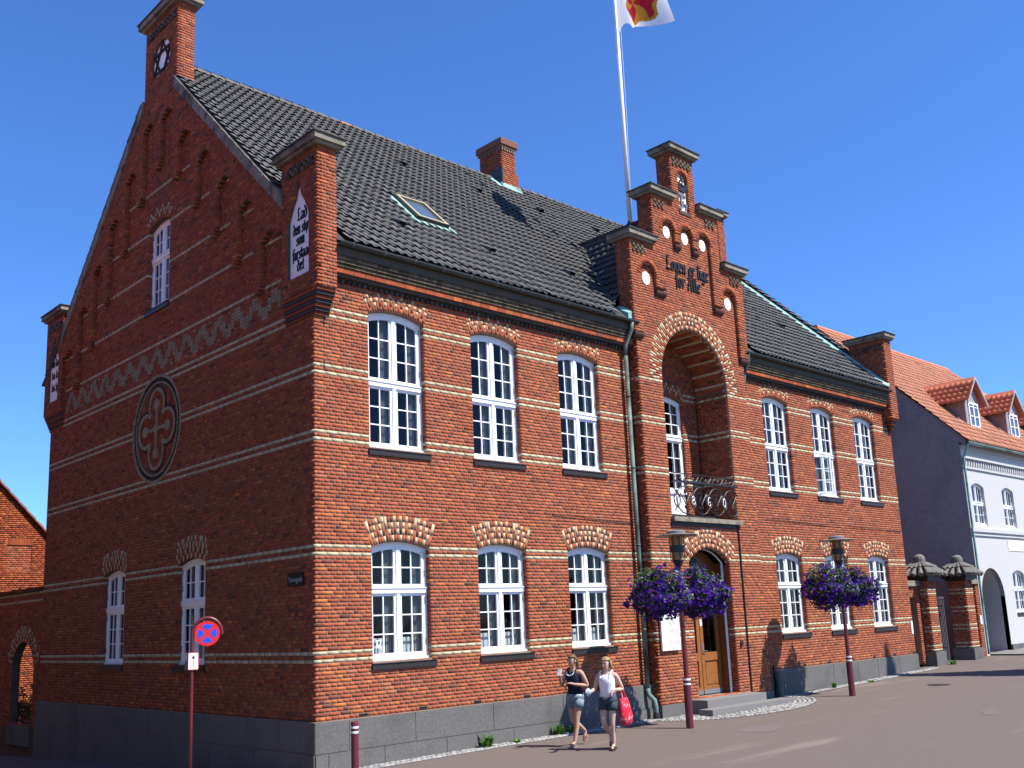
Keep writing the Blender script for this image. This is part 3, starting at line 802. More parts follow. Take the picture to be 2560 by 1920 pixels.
def corner_pier(x0, x1, y0, y1, z0, z1, faces, niche, side):
    k0, k1 = int(round(z0/CH)), int(round(z1/CH)); z0, z1 = k0*CH, k1*CH
    # core with an optional niche cut in its -x face
    m = MB(); e = .0035
    if niche:
        yc, hw, nb, ns, nt = niche
        dpt = .085
        m.box((x0+dpt, y0+e, z0), (x1-e, y1-e, z1))
        loop = [(yc-hw, nb), (yc+hw, nb), (yc+hw, ns), (yc+hw*.62, ns+.26), (yc+.11, ns+.42), (yc+.10, ns+.52), (yc+.04, ns+.60), (yc+.035, ns+.70), (yc, nt), (yc-.035, ns+.70), (yc-.04, ns+.60), (yc-.10, ns+.52), (yc-.11, ns+.42), (yc-hw*.62, ns+.26), (yc-hw, ns)]
        o = m.build('pier', 'mortar', hall)
        fr = face_xneg(x0)
        plate_holes('pier_face', fr, [(y0+e, z0), (y1-e, z0), (y1-e, z1), (y0+e, z1)], [loop], -e, 'mortar_dark', o, depth=dpt-.02)
        pm_ = MB(); pm_.prism(fr, [(u*1, v) for u, v in loop], -dpt+.006, -dpt+.02); panel = pm_.build('inscription_panel', 'panel_white', o)
    else:
        m.box((x0+e, y0+e, z0), (x1-e, y1-e, z1)); o = m.build('pier', 'mortar', hall); panel = None
    Ls = []
    for fc in faces:
        fr, a, b = {'f': (face_y(y0), x0, x1), 'l': (face_xneg(x0), y0, y1), 'r': (face_xpos(x1), y0, y1)}[fc]
        B = Bricks(fr)
        for k in range(k0, k1):
            v = (k+.5)*CH; sp = [(a, b)]
            if niche and fc == 'l':
                if nb < v < ns: sp = cut(sp, yc-hw, yc+hw)
                elif ns <= v < ns+.26: q = hw*(1-.38*(v-ns)/.26); sp = cut(sp, yc-q, yc+q)
                elif ns+.26 <= v < ns+.42: q = hw*.62-(hw*.62-.11)*(v-ns-.26)/.16; sp = cut(sp, yc-q, yc+q)
                elif ns+.42 <= v < nt-.03: q = .10*(nt-v)/(nt-ns-.42)+.01; sp = cut(sp, yc-q, yc+q)
            B.course(k, sp, dep=.075 if fc == 'l' else .03, off=a, header=(k % 2 == (0 if fc == 'f' else 1)))
        Ls.append(B)
    # corbelled foot: five courses stepping back to the wall
    return o, panel, Ls
def corbel(x0, x1, y0, y1, z0, n, dx0, dx1, dy0, dy1, parent):
    for i in range(n):
        t = 1-(i+1)/(n+1); z = z0-(i+1)*CH
        m = MB(); a, b, c, d = x0+dx0*(1-t), x1-dx1*(1-t), y0+dy0*(1-t), y1-dy1*(1-t)
        col = DARKB*2 if i in (1, 3, 5) else red_col(1)[0]*.8
        m.box((a, c, z+.005), (b, d, z+CH-.005), tuple(col)); m.build('corbel_course', 'brick', parent)
PZ0, PZ1 = 7.50, 10.22
def write_on(fr, lines, parent, w_, m='letter_black', name='letter', th=.02):
    for (txt, u, v, h, cond) in lines: blackletter(fr, txt, u, v, h, cond, w_, parent, m, name, th)
# ---- broad-nib lettering -------------------------------------------
GL = {
 'a': (.72, [[(0, .8), (.3, 1), (.55, .85), (.55, .15), (.7, 0)], [(.55, .55), (.1, .4), (.1, .1), (.3, 0), (.55, .2)]]),
 'd': (.72, [[(.1, .7), (.1, .15), (.35, 0), (.6, .2), (.6, .8), (.15, 1.5)], [(.1, .7), (.4, .95), (.6, .8)]]),
 'e': (.6, [[(.1, .5), (.5, .65), (.5, .85), (.3, 1), (.1, .8), (.1, .15), (.3, 0), (.55, .2)]]),
 'f': (.5, [[(.55, 1.45), (.35, 1.6), (.2, 1.4), (.2, -.3)], [(0, .95), (.45, .95)]]),
 'g': (.65, [[(.5, .9), (.3, 1), (.1, .8), (.1, .2), (.3, 0), (.5, .2)], [(.5, 1), (.5, -.3), (.3, -.5), (.05, -.35)]]),
 'i': (.38, [[(0, .85), (.15, 1), (.15, .15), (.3, 0)], [(.1, 1.35), (.2, 1.45)]]),
 'l': (.38, [[(.15, 1.6), (.15, .15), (.3, 0)]]),
 'm': (.95, [[(0, .85), (.12, 1), (.12, 0)], [(.12, .8), (.4, 1), (.4, 0)], [(.4, .8), (.68, 1), (.68, .1), (.8, 0)]]),
 'n': (.7, [[(0, .85), (.12, 1), (.12, 0)], [(.12, .8), (.42, 1), (.42, .1), (.55, 0)]]),
 'o': (.66, [[(.1, .8), (.1, .15), (.3, 0), (.52, .2), (.52, .85), (.3, 1), (.1, .8)]]),
 'r': (.55, [[(0, .85), (.12, 1), (.12, 0)], [(.12, .8), (.4, 1), (.5, .85)]]),
 's': (.6, [[(.5, .85), (.3, 1), (.1, .8), (.5, .35), (.5, .15), (.3, 0), (.05, .15)]]),
 't': (.45, [[(.2, 1.4), (.2, .15), (.35, 0)], [(0, 1), (.4, 1)]]),
 'v': (.68, [[(0, .9), (.12, 1), (.12, .2), (.35, 0), (.55, .2), (.55, .8), (.35, 1)]]),
 'y': (.64, [[(.05, 1), (.05, .3), (.25, .1), (.5, .3)], [(.5, 1), (.5, -.2), (.2, -.5)]]),
 'p': (.66, [[(.12, 1), (.12, -.5)], [(.12, .8), (.35, 1), (.55, .8), (.55, .2), (.35, 0), (.12, .2)]]),
 'L': (.85, [[(.55, 1.45), (.3, 1.6), (.2, 1.2), (.32, .5), (.05, .1), (.3, .06), (.65, 0), (.75, .22)]]),
 'A': (.9, [[(.1, 1.4), (.3, 1.6), (.58, 1.4), (.62, .1), (.78, 0)], [(.35, 1.4), (.15, .6), (0, .1), (.2, 0)], [(.1, .72), (.6, .72)]]),
 'E': (.78, [[(.62, 1.3), (.35, 1.55), (.1, 1.2), (.1, .3), (.35, 0), (.65, .25)], [(.1, .8), (.5, .86)]]),
 'K': (.8, [[(.15, 1.6), (.15, 0)], [(.15, .8), (.58, 1.5)], [(.2, .8), (.66, 0)]]),
 'S': (.75, [[(.6, 1.35), (.35, 1.6), (.1, 1.25), (.6, .5), (.55, .2), (.3, 0), (.05, .25)]]),
}
def blackletter(fr, txt, u, v, h, cond, w_, parent, m='letter_black', name='letter', th=.02):
    """each letter is one small raised mesh; h = x-height, cond = horizontal squeeze"""
    x = u
    for ch in txt:
        if ch == ' ': x += .42*h*cond; continue
        adv, strokes = GL[ch]; mb = MB(); nx, ny = .105*h*cond, .085*h; q = 0
        for st in strokes:
            for (a, b), (c, d) in zip(st[:-1], st[1:]):
                A = (x+a*h*cond, v+b*h); B = (x+c*h*cond, v+d*h)
                poly = [(A[0]-nx, A[1]-ny), (A[0]+nx, A[1]+ny), (B[0]+nx, B[1]+ny), (B[0]-nx, B[1]-ny)]
                # strokes along the nib direction would vanish: give them thickness
                ar = abs((B[0]-A[0])*2*ny-(B[1]-A[1])*2*nx)
                ln = math.hypot(B[0]-A[0], B[1]-A[1])
                if ar < .05*h*ln:
                    px, py = -(B[1]-A[1])/ln*.045*h, (B[0]-A[0])/ln*.045*h
                    poly = [(A[0]-px-nx*.5, A[1]-py-ny*.5), (B[0]-px+nx*.5, B[1]-py+ny*.5), (B[0]+px+nx*.5, B[1]+py+ny*.5), (A[0]+px-nx*.5, A[1]+py-ny*.5)]
                mb.hexa([fr(p[0], p[1], w_-.004) for p in poly]+[fr(p[0], p[1], w_+th+q*.0006) for p in poly]); q += 1
        mb.build(name, m, parent); x += adv*h*cond
    return x
def twidth(txt, h, cond): return sum((.42 if c == ' ' else GL[c][0])*h*cond for c in txt)
def centred(fr, txt, uc, v, h, cond, w_, parent, **k): blackletter(fr, txt, uc-twidth(txt, h, cond)/2, v, h, cond, w_, parent, **k)

# ---- corner piers ---------------------------------------------------
allp = []
def make_corner(x0, x1, y0, y1, faces, niche, lines, dx0, dx1, dy0, dy1, zc=PZ1):
    o, panel, Ls = corner_pier(x0, x1, y0, y1, PZ0, zc, faces, niche, 0)
    bricks_obj('bricks', Ls, o)
    cap(x0, x1, y0, y1, int(round(zc/CH))*CH, o)
    if 'l' in faces: frieze(face_xneg(x0), y0+.1, y1-.1, zc-.36, 3, o)
    corbel(x0, x1, y0, y1, int(round(PZ0/CH))*CH, 7, dx0, dx1, dy0, dy1, o)
    if panel is not None:
        fr = frame((x0, 0, 0), (0, -1, 0), (0, 0, 1), (-1, 0, 0))
        for txt, v, h, c, off in lines: centred(fr, txt, -niche[0]+off, v, h, c, -.065, panel, th=.012)
    return o
make_corner(-.11, .30, -.30, .94, 'fl', (.36, .36, 7.86, 9.02, 9.76),
            [('Lad', 8.98, .15, .95, .06), ('dem styre', 8.72, .14, .78, .05), ('som', 8.50, .14, .95, 0), ('forstaae', 8.23, .14, .86, .02), ('det', 8.0, .14, .95, 0)], .11, 0, .30, .0)
make_corner(-.11, .30, W-.94, W+.30, 'fl', (W-.32, .36, 7.86, 9.02, 9.76),
            [('Een Kong', 8.86, .13, .80, .02), ('Een Lov', 8.52, .13, .85, .02), ('Een Spr', 8.18, .13, .85, .02)], .11, 0, .0, .30)
make_corner(L-.38, L+.10, -.30, .94, 'fl', None, [], .3, .10, .30, .0)
# apex piers
def apex_pier(x0, x1, y0, y1, z0, z1, star):
    k0, k1 = int(round(z0/CH)), int(round(z1/CH)); z0, z1 = k0*CH, k1*CH
    m = MB(); e = .0035; yc = (y0+y1)/2; zc = 15.08; rr = .50
    if star:
        loop = [(yc+rr*math.cos(t), zc+rr*math.sin(t)) for t in np.linspace(0, 2*math.pi, 33)[:-1]]
        m.box((x0+.07, y0+e, z0), (x1-e, y1-e, z1)); o = m.build('ridge_pier', 'mortar', hall)
        fr = face_xneg(x0)
        plate_holes('pier_face', fr, [(y0+e, z0), (y1-e, z0), (y1-e, z1), (y0+e, z1)], [loop], -e, 'mortar_dark', o, depth=.06)
        p = MB(); p.prism(fr, loop, -.068, -.058); p.build('round_panel', 'panel_white', o)
        # the six-pointed star of six dark bars
        for q in range(2):
            for i in range(3):
                a0 = R(90+180*q+120*i); a1 = R(90+180*q+120*(i+1)); r2 = rr*.98
                A = (yc+r2*math.cos(a0), zc+r2*math.sin(a0)); B = (yc+r2*math.cos(a1), zc+r2*math.sin(a1))
                dx, dz = B[0]-A[0], B[1]-A[1]; ln = math.hypot(dx, dz); px, pz = -dz/ln*.021, dx/ln*.021
                b_ = MB(); b_.prism(fr, [(A[0]-px, A[1]-pz), (B[0]-px, B[1]-pz), (B[0]+px, B[1]+pz), (A[0]+px, A[1]+pz)], -.058, -.02+.002*(q*3+i), (.06, .03, .025)); b_.build('star_bar', 'pieces', o)
        # brick ring round the panel
        rg = MB()
        for i in range(44):
            a0 = 2*math.pi*i/44+.01; a1 = 2*math.pi*(i+1)/44-.01
            q = [(yc+r_*math.cos(a), zc+r_*math.sin(a)) for a, r_ in ((a0, rr+.002), (a1, rr+.002), (a1, rr+.115), (a0, rr+.115))]
            rg.hexa([fr(u, v, -.05) for u, v in q]+[fr(u, v, .003) for u, v in q], tuple(red_col(1)[0]*.85))
        rg.build('ring_bricks', 'brick', o, 'stuff')
    else:
        m.box((x0+e, y0+e, z0), (x1-e, y1-e, z1)); o = m.build('ridge_pier', 'mortar', hall)
    Ls = []
    for fc, fr, a, b in (('f', face_y(y0), x0, x1), ('l', face_xneg(x0), y0, y1)):
        B = Bricks(fr)
        for k in range(k0, k1):
            v = (k+.5)*CH; sp = [(a, b)]
            if star and fc == 'l' and abs(v-zc) < rr+.115: hh = math.sqrt((rr+.115)**2-(v-zc)**2); sp = cut(sp, yc-hh, yc+hh)
            B.course(k, sp, dep=.03, off=a, header=(k % 2 == (0 if fc == 'f' else 1)))
        Ls.append(B)
    bricks_obj('bricks', Ls, o); cap(x0, x1, y0, y1, z1, o, .15, .2)
    frieze(face_xneg(x0), y0+.1, y1-.1, z1-.36, 3, o)
    return o
ap = apex_pier(-.11, .31, 5.57, 7.33, 14.0, 16.2, True)
fl_ = MB(); fl_.hexa([(-.1, 5.56, 14.17), (.42, 5.56, 14.20), (.42, 5.40, 14.06), (-.1, 5.40, 14.03), (-.1, 5.56, 14.22), (.42, 5.56, 14.25), (.42, 5.38, 14.08), (-.1, 5.38, 14.05)]); fl_.build('flashing', 'copper', ap)
apex_pier(L-.38, L+.05, 5.67, 7.43, 14.0, 16.55, False)

# ---- ROOF -----------------------------------------------------------
ALPHA = math.atan(RS); cs_, sn_ = math.cos(ALPHA), math.sin(ALPHA)
def tile_mesh(wd=.212, ln=.375, amp=.022, n=8, lift0=.058):
    us = np.linspace(0, 1, n+1); prof = amp*np.sin(2*math.pi*(us+.08))*np.where(us < .42, 1.25, .8)
    V = []
    for b, lift in ((0, lift0), (ln, .010)):
        V += [((u-.5)*wd*1.06, b, p+lift) for u, p in zip(us, prof)]
    V = np.array(V); Fq = np.array([(i, i+1, n+1+i+1, n+1+i) for i in range(n)])
    # the tile has a thin lower edge; below it the gap over the next course stays open
    lip = np.array([((u-.5)*wd*1.06, 0.003, p+lift0-.010) for u, p in zip(us, prof)])
    V = np.concatenate([V, lip]); base = 2*(n+1)
    Fq = np.concatenate([Fq, np.array([(base+i, base+i+1, i+1, i) for i in range(n)])])
    return V, Fq
TV, TF = tile_mesh(); TVO, TFO = tile_mesh(amp=.02, lift0=.036)
def tiles(name, O, X, B, N, nx, nb, pitch, expo, keep, base, parent, m, singles=0, var=.12, TV=TV, TF=TF):
    """rows of tiles on the plane O + a*X + b*B, N outward"""
    O, X, B, N = (np.array(q, dtype=float) for q in (O, X, B, N))
    ii, jj = np.meshgrid(np.arange(nx), np.arange(nb), indexing='ij'); a = (ii.ravel()+.5)*pitch; b = jj.ravel()*expo
    P = O+np.outer(a, X)+np.outer(b, B); ok = keep(P); P = P[ok]; n = len(P)
    col = np.array(base)*rng.uniform(1-var, 1+var, (n, 1)); odd = rng.uniform(size=n) < .03; col[odd] *= .7
    P = P+np.outer(rng.normal(0, .004, n), N)
    pick = np.array([], dtype=int)
    if singles:
        d = np.linalg.norm(P-np.array(CAM), axis=1); pick = np.argsort(d)[:singles]
        M = Matrix(((X[0], B[0], N[0], 0), (X[1], B[1], N[1], 0), (X[2], B[2], N[2], 0), (0, 0, 0, 1)))
        variants = []
        for q in range(6):
            me = fast_mesh('roof_tile', TV, TF, np.repeat((np.array(base)*(.88+.05*q))[None], len(TV), 0)); me.polygons.foreach_set('use_smooth', [True]*len(TF)); me.materials.append(MATS[m]); variants.append(me)
        for i in pick:
            o = bpy.data.objects.new('roof_tile', random.choice(variants)); link(o, parent)
            o.matrix_local = Matrix.Translation(Vector(P[i])) @ M
    rest = np.setdiff1d(np.arange(n), pick); P = P[rest]; col = col[rest]; n = len(P)
    V = P[:, None, :]+(np.outer(TV[:, 0], X)+np.outer(TV[:, 1], B)+np.outer(TV[:, 2], N))[None]
    Fq = (TF[None]+(np.arange(n)*len(TV))[:, None, None]).reshape(-1, 4)
    me = fast_mesh(name, V.reshape(-1, 3), Fq, np.repeat(col, len(TV), 0)); me.polygons.foreach_set('use_smooth', [True]*len(me.polygons))
    return mesh_obj(name, me, m, parent, 'stuff')
rf = MB(); yb = 2*YC+.40
rf.add([(.31, -.33, 8.45), (PL0-.05, -.33, 8.45), (PL0-.05, .15, 8.40+RS*.51), (PL1+.05, .15, 8.40+RS*.51), (PL1+.05, -.33, 8.45), (L-.385, -.33, 8.45), (L-.34, YC, 15.13), (.0, YC, 15.13), (.0, 2*YC+.36, 8.40), (L-.34, 2*YC+.36, 8.40), (.0, .15, 8.40+RS*.51), (L-.34, .15, 8.40+RS*.51)], [(0, 1, 2, 10), (4, 5, 11, 3), (10, 11, 6, 7), (7, 6, 9, 8)], (.05, .05, .05))
roof = rf.build('roof', 'roof_tile', hall)
DRZ, DRS = 11.92, 1.15                       # ridge height and slope of the entrance gable's roof
def keep_main(P):
    x, y, z = P.T
    k = (y < YC-.1)
    k &= ~((np.abs(x-XC) < 2.9) & (DRZ-DRS*np.abs(x-XC) > z-.03))          # under the cross roof
    k &= ~((x < .40) & (y > 5.5)); k &= ~((x < .42) & (y < 1.0))                                           # corner pier
    k &= ~((x > 10.75) & (x < 11.6) & (y > 6.0))
    k &= ~((x > 3.55) & (x < 4.62) & (y > 1.35) & (y < 2.42))               # skylight
    return k
tiles('roof_tiles', (-.10, -.375, 8.445), (1, 0, 0), (0, cs_, sn_), (0, -sn_, cs_), int((L-.22)/.207), 29, .207, .337, keep_main, (.118, .117, .118), roof, 'roof_tile', singles=300)
def keep_back(P): return (P[:, 1] > YC+.1) & ~((P[:, 0] < .40) & (P[:, 1] < 7.5))
tiles('roof_tiles', (4.0, 2*YC+.42, 8.415), (-1, 0, 0), (0, -cs_, sn_), (0, sn_, cs_), 20, 29, .207, .337, keep_back, (.118, .117, .118), roof, 'roof_tile')
# ridge tiles
x = .42; i = 0
while x < L-.5:
    m = MB(); n = 8
    if not (10.7 < x+.2 < 11.7):
        vs_ = []
        for xx, rr in ((x, .125), (x+.40, .105)):
            vs_ += [(xx, YC+rr*1.15*math.cos(t), 15.14+rr*math.sin(t)) for t in np.linspace(-.15, math.pi+.15, n)]
        q = len(vs_)//2; m.add(vs_, [(k, k+1, q+k+1, q+k) for k in range(q-1)]+[tuple(range(q))], (.13, .128, .125) if i != 12 else (.45, .16, .09))
        m.build('ridge_tile', 'roof_tile', roof)
    x += .385; i += 1
# cross roof of the entrance gable
dm = MB(); ev = .31
def onroof_y(z): return (z-8.40)/RS-.40
pk = onroof_y(DRZ)
for s in (-1, 1):
    xb = XC+s*2.78; zb = DRZ-DRS*2.78
    dm.add([(XC, .05, DRZ-.02), (XC, pk+.3, DRZ-.02), (xb, onroof_y(zb)+.3, zb-.02), (xb, .05, zb-.02)], [(0, 1, 2, 3)], (.06, .06, .06))
cro = dm.build('entrance_roof', 'roof_tile', hall)
for s in (-1, 1):
    be = math.atan(DRS); Bv = (-s*math.cos(be), 0, math.sin(be)); Nv = (s*math.sin(be), 0, math.cos(be))
    xb = XC+s*2.78; zb = DRZ-DRS*2.78
    def keep_c(P): return (P[:, 1] < (P[:, 2]-8.40)/RS-.40+.25) & (P[:, 1] > .1) & (P[:, 2] < DRZ-.1)
    tiles('roof_tiles', (xb, .05 if s < 0 else 4.0, zb), (0, 1 if s < 0 else -1, 0), Bv, Nv, 19, 14, .207, .337, keep_c, (.118, .117, .118), cro, 'roof_tile')
x = .1
while x < pk-.1:
    m = MB(); vs_ = []
    for yy, rr in ((x, .11), (x+.4, .095)): vs_ += [(XC+rr*1.1*math.cos(t), yy, DRZ+rr*math.sin(t)-.03) for t in np.linspace(-.2, math.pi+.2, 8)]
    m.add(vs_, [(k, k+1, 9+k, 8+k) for k in range(7)], (.1, .1, .1)); m.build('ridge_tile', 'roof_tile', cro); x += .385
# valley and corner flashings
vf = MB()
P0 = Vector((XC-2.72, onroof_y(DRZ-DRS*2.72), DRZ-DRS*2.72)); P1 = Vector((XC, pk, DRZ))
vf.quad(P0+Vector((-.18, .02, .06)), P1+Vector((-.18, .0, .03)), P1+Vector((.1, 0, .06)), P0+Vector((.1, .0, .10))); vf.build('valley_flashing', 'gutter_metal', cro)
cf = MB(); cf.hexa([(8.55, -.30, 8.42), (8.85, -.30, 8.42), (8.85, .12, 8.86), (8.6, .12, 8.86), (8.55, -.30, 8.62), (8.85, -.30, 8.75), (8.85, .12, 9.05), (8.72, .12, 8.95)]); cf.build('corner_flashing', 'copper', cro)
# right-hand parapet with tile coping and copper flashing
pp = MB()
for (a, b) in (((.9), (5.62)),):
    pp.hexa([(L-.34, a, roofz(a)-.3), (L+.02, a, roofz(a)-.3), (L+.02, b, roofz(b)-.3), (L-.34, b, roofz(b)-.3), (L-.34, a, roofz(a)+.22), (L+.02, a, roofz(a)+.22), (L+.02, b, roofz(b)+.22), (L-.34, b, roofz(b)+.22)], (.07, .07, .07))
par = pp.build('parapet', 'roof_tile', roof)
tiles('roof_tiles', (L-.38, .85, roofz(.85)+.22), (1, 0, 0), (0, cs_, sn_), (0, -sn_, cs_), 2, 20, .207, .337, lambda P: P[:, 1] < 5.6, (.118, .117, .118), par, 'roof_tile')
ff = MB(); ff.hexa([(L-.56, -.32, roofz(-.32)+.05), (L-.345, -.32, roofz(-.32)+.05), (L-.345, 5.7, roofz(5.7)+.05), (L-.56, 5.7, roofz(5.7)+.05), (L-.54, -.32, roofz(-.32)+.09), (L-.345, -.32, roofz(-.32)+.2), (L-.345, 5.7, roofz(5.7)+.2), (L-.54, 5.7, roofz(5.7)+.09)]); ff.build('flashing', 'copper', roof)
# vents: small hooded tiles
rot = Matrix(((1, 0, 0, 0), (0, cs_, -sn_, 0), (0, sn_, cs_, 0), (0, 0, 0, 1)))
for (x, y) in ((5.8, 4.9), (2.7, 1.05), (8.5, 4.9), (5.3, 1.08), (11.1, 5.0), (13.7, 5.05), (8.0, 1.12), (16.6, 2.4), (19.2, 2.0)):
    m = MB(); m.add([(-.1, -.2, .05), (.1, -.2, .05), (.1, .2, .05), (-.1, .2, .05), (-.08, -.2, .16), (.08, -.2, .16)], [(0, 3, 5, 4)[0:4], (0, 4, 3), (1, 2, 5), (3, 2, 5, 4)], (.1, .1, .1))
    m.f = [(0, 4, 3), (1, 2, 5), (3, 2, 5, 4), (0, 1, 2, 3)]
    o = m.build('roof_vent', 'roof_tile', roof); o.matrix_local = Matrix.Translation((x, y, roofz(y))) @ rot
# skylight
sk = thing_part = bpy.data.objects.new('skylight', None)
def slope_part(name, boxes, m, x, y, parent):
    mb = MB()
    for a, b in boxes: mb.box(a, b)
    o = mb.build(name, m, parent); o.matrix_local = Matrix.Translation((x, y, roofz(y))) @ rot; return o
bpy.data.objects.remove(sk)
sky_o = slope_part('skylight', [((0, 0, .02), (.86, .07, .15)), ((0, 1.11, .02), (.86, 1.18, .15)), ((0, .07, .02), (.07, 1.11, .15)), ((.79, .07, .02), (.86, 1.11, .15))], 'skylight_frame', 3.64, 1.52, roof)
slope_part('flashing', [((-.22, -.22, .045), (1.08, -.01, .065)), ((-.16, -.01, .045), (-.01, 1.2, .065)), ((.87, -.01, .045), (1.0, 1.2, .065))], 'copper', 3.64, 1.52, roof)
slope_part('pane', [((.07, .07, .09), (.79, 1.11, .10))], 'glass_sky', 3.64, 1.52, roof)
slope_part('dark_trim', [((.0, -.03, .03), (.86, -.002, .14)), ((-.03, 0, .03), (-.002, 1.18, .12))], 'black_iron', 3.64, 1.52, roof)
# chimney on the ridge
ch = brick_box(10.80, 11.38, 6.10, 7.12, 14.4, 16.15, hall, 'fl', 'chimney', mortar='mortar_dark')
m = MB(); m.box((10.76, 6.06, 16.128), (11.42, 7.16, 16.21), (.22, .12, .09)); m.box((10.72, 6.02, 16.21), (11.46, 7.20, 16.40), (.24, .11, .08)); m.box((10.74, 6.04, 16.40), (11.44, 7.18, 16.43), (.22, .2, .15)); m.build('chimney_head', 'brick', ch)
m = MB(); 
for i in range(6): m.box((10.80+i*.1, 6.07, 16.03), (10.85+i*.1, 6.1, 16.127), (.3, .25, .17))
for i in range(8): m.box((10.765, 6.14+i*.12, 16.03), (10.80, 6.19+i*.12, 16.127), (.3, .25, .17))
m.build('dentils', 'pieces', ch, 'stuff')
m = MB(); m.box((11.37, 6.10, 14.5), (11.49, 7.1, 15.35), tuple(red_col(1)[0])); m.build('chimney_shoulder', 'brick', ch)
m = MB(); m.box((10.76, 6.06, 14.55), (10.797, 6.6, 15.45)); m.build('lead_apron', 'gutter_metal', ch)
m = MB(); m.hexa([(10.72, 5.96, roofz(5.96)+.07), (11.56, 5.96, roofz(5.96)+.07), (11.56, 6.09, roofz(6.09)+.1), (10.72, 6.09, roofz(6.09)+.1), (10.72, 5.97, roofz(5.97)+.1), (11.56, 5.97, roofz(5.97)+.1), (11.56, 6.09, roofz(6.09)+.2), (10.72, 6.09, roofz(6.09)+.2)])
m.hexa([(10.58, 6.0, roofz(6.0)+.06), (10.77, 6.0, roofz(6.0)+.06), (10.77, 6.6, 15.3), (10.58, 6.6, 15.25), (10.58, 6.0, roofz(6.0)+.09), (10.77, 6.0, roofz(6.0)+.12), (10.77, 6.6, 15.36), (10.58, 6.6, 15.30)]); m.build('flashing', 'copper', ch)
# ---- ENTRANCE PORTAL ------------------------------------------------
PF = face_y(PY); OF = face_y(OY)
LH, LS, LB = 1.37, 7.25, 3.80                # loggia: half width, spring, floor
DH, DB, DS, DRi = .84, -.43, 2.74, .34       # door opening
HS1, HS2, HS3 = 2.40, 1.42, .49; ZS1, ZS2, ZS3 = 157*CH, 178*CH, 199*CH   # 10.55 11.96 13.37
K1 = 8.20
inner = [(XC-2.26, -.5), (XC+2.26, -.5), (XC+2.26, K1), (XC+HS1, K1), (XC+HS1, ZS1), (XC+HS2, ZS1), (XC+HS2, ZS2), (XC+HS3, ZS2), (XC+HS3, ZS3), (XC-HS3, ZS3), (XC-HS3, ZS2), (XC-HS2, ZS2), (XC-HS2, ZS1), (XC-HS1, ZS1), (XC-HS1, K1), (XC-2.26, K1)]
inner = [(XC+(u-XC)*.996, v) for u, v in inner]
log = [(XC-LH, LB), (XC+LH, LB)]+[(XC+LH*math.cos(t), LS+LH*math.sin(t)) for t in np.linspace(0, math.pi, 25)]
dor = arch_loop(XC-DH, XC+DH, DB, DS, DRi, .004)
portal = plate_holes('entrance_gable', PF, inner, [log, dor], -.003, 'mortar', hall, depth=.05)
PB = Bricks(PF)
for k in range(-7, 199):
    v = (k+.5)*CH
    hw = 2.26 if v < K1 else (HS1 if v < ZS1 else (HS2 if v < ZS2 else HS3))
    if v > K1: hw -= .0
    sp = [(XC-hw, XC+hw)]
    if v > K1 and v > 9.0 and hw > 2: sp = [(XC-hw+.1, XC+hw-.1)]
    if LB-.02 < v < 7.15: sp = cut(sp, XC-LH, XC+LH)
    elif 7.15 <= v < LS+LH+.47:
        ro = LH+.47; q = math.sqrt(max(0, ro*ro-(v-LS)**2)) if v > LS else LH+.47
        sp = cut(sp, XC-q, XC+q)
    if 3.66 < v < LB: sp = cut(sp, XC-LH-.07, XC+LH+.07)
    if DB < v < DS: sp = cut(sp, XC-DH, XC+DH)
    elif DS <= v < DS+DRi+GT+.02:
        h = DH; Rr = (h*h+DRi*DRi)/(2*DRi); cv = DS+DRi-Rr; a = math.asin(h/Rr); ro = Rr+GT
        q = min((v-cv)*math.tan(a), math.sqrt(max(0, ro*ro-(v-cv)**2))); sp = cut(sp, XC-q, XC+q)
    if 10.88 < v < ZS3 and False: pass
    PB.course(k, sp, colfn=lambda u, v: 1 if (v < 7.1 and is_band(v)) else None, dep=.14, header=(False if any(k in (b-1, b-3) for b in BANDS[:4]) else None))
LBk = Bricks(face_xneg(XC-2.26)); RBk = Bricks(face_xpos(XC+2.26))
for k in range(-7, int(K1/CH)):
    for B_ in (LBk, RBk): B_.course(k, [(PY, 0 if k < 116 else .1)], dep=.03, off=PY, header=(k % 2 == 1), colfn=lambda u, v: 1 if (v < 7.1 and is_band(v)) else None)
bricks_obj('bricks', [PB, LBk, RBk], portal, hotfn=hotpatch)
m = MB(); m.box((XC-2.2565, PY+.02, -.5), (XC-LH-.01, .1, K1)); m.box((XC+LH+.01, PY+.02, -.5), (XC+2.2565, .1, K1)); m.box((XC-LH-.01, .0, DS+DRi+.1), (XC+LH+.01, .1, LB-.1)); m.box((XC-LH-.01, PY+.05, DS+DRi+.1), (XC+LH+.01, -.01, LB-.1))
m.box((XC-LH, PY+.03, LS+LH+.05), (XC+LH, .1, 9.5)); m.build('portal_core', 'mortar_dark', portal)
voussoirs(PF, XC-LH, XC+LH, LS, LH, .47, 4, PAT_DIAMOND, False, a_ext=.07, w1=.002)
voussoirs(PF, XC-DH, XC+DH, DS, DRi, GT, 4, PAT_DIAMOND, False, w1=.002)
flush_voussoirs(portal)
# upper body
m = MB()
m.box((XC-HS1+.0035, PY+.02, K1), (XC-LH-.3, .09, 8.75)); m.box((XC+LH+.3, PY+.02, K1), (XC+HS1-.0035, .09, 8.75))
for hw, a, b in ((HS1, 8.75, ZS1), (HS2, ZS1, ZS2), (HS3, ZS2, ZS3)): m.box((XC-hw+.0035, PY+.02, a), (XC+hw-.0035, .0965, b))
m.build('gable_core', 'mortar', portal)
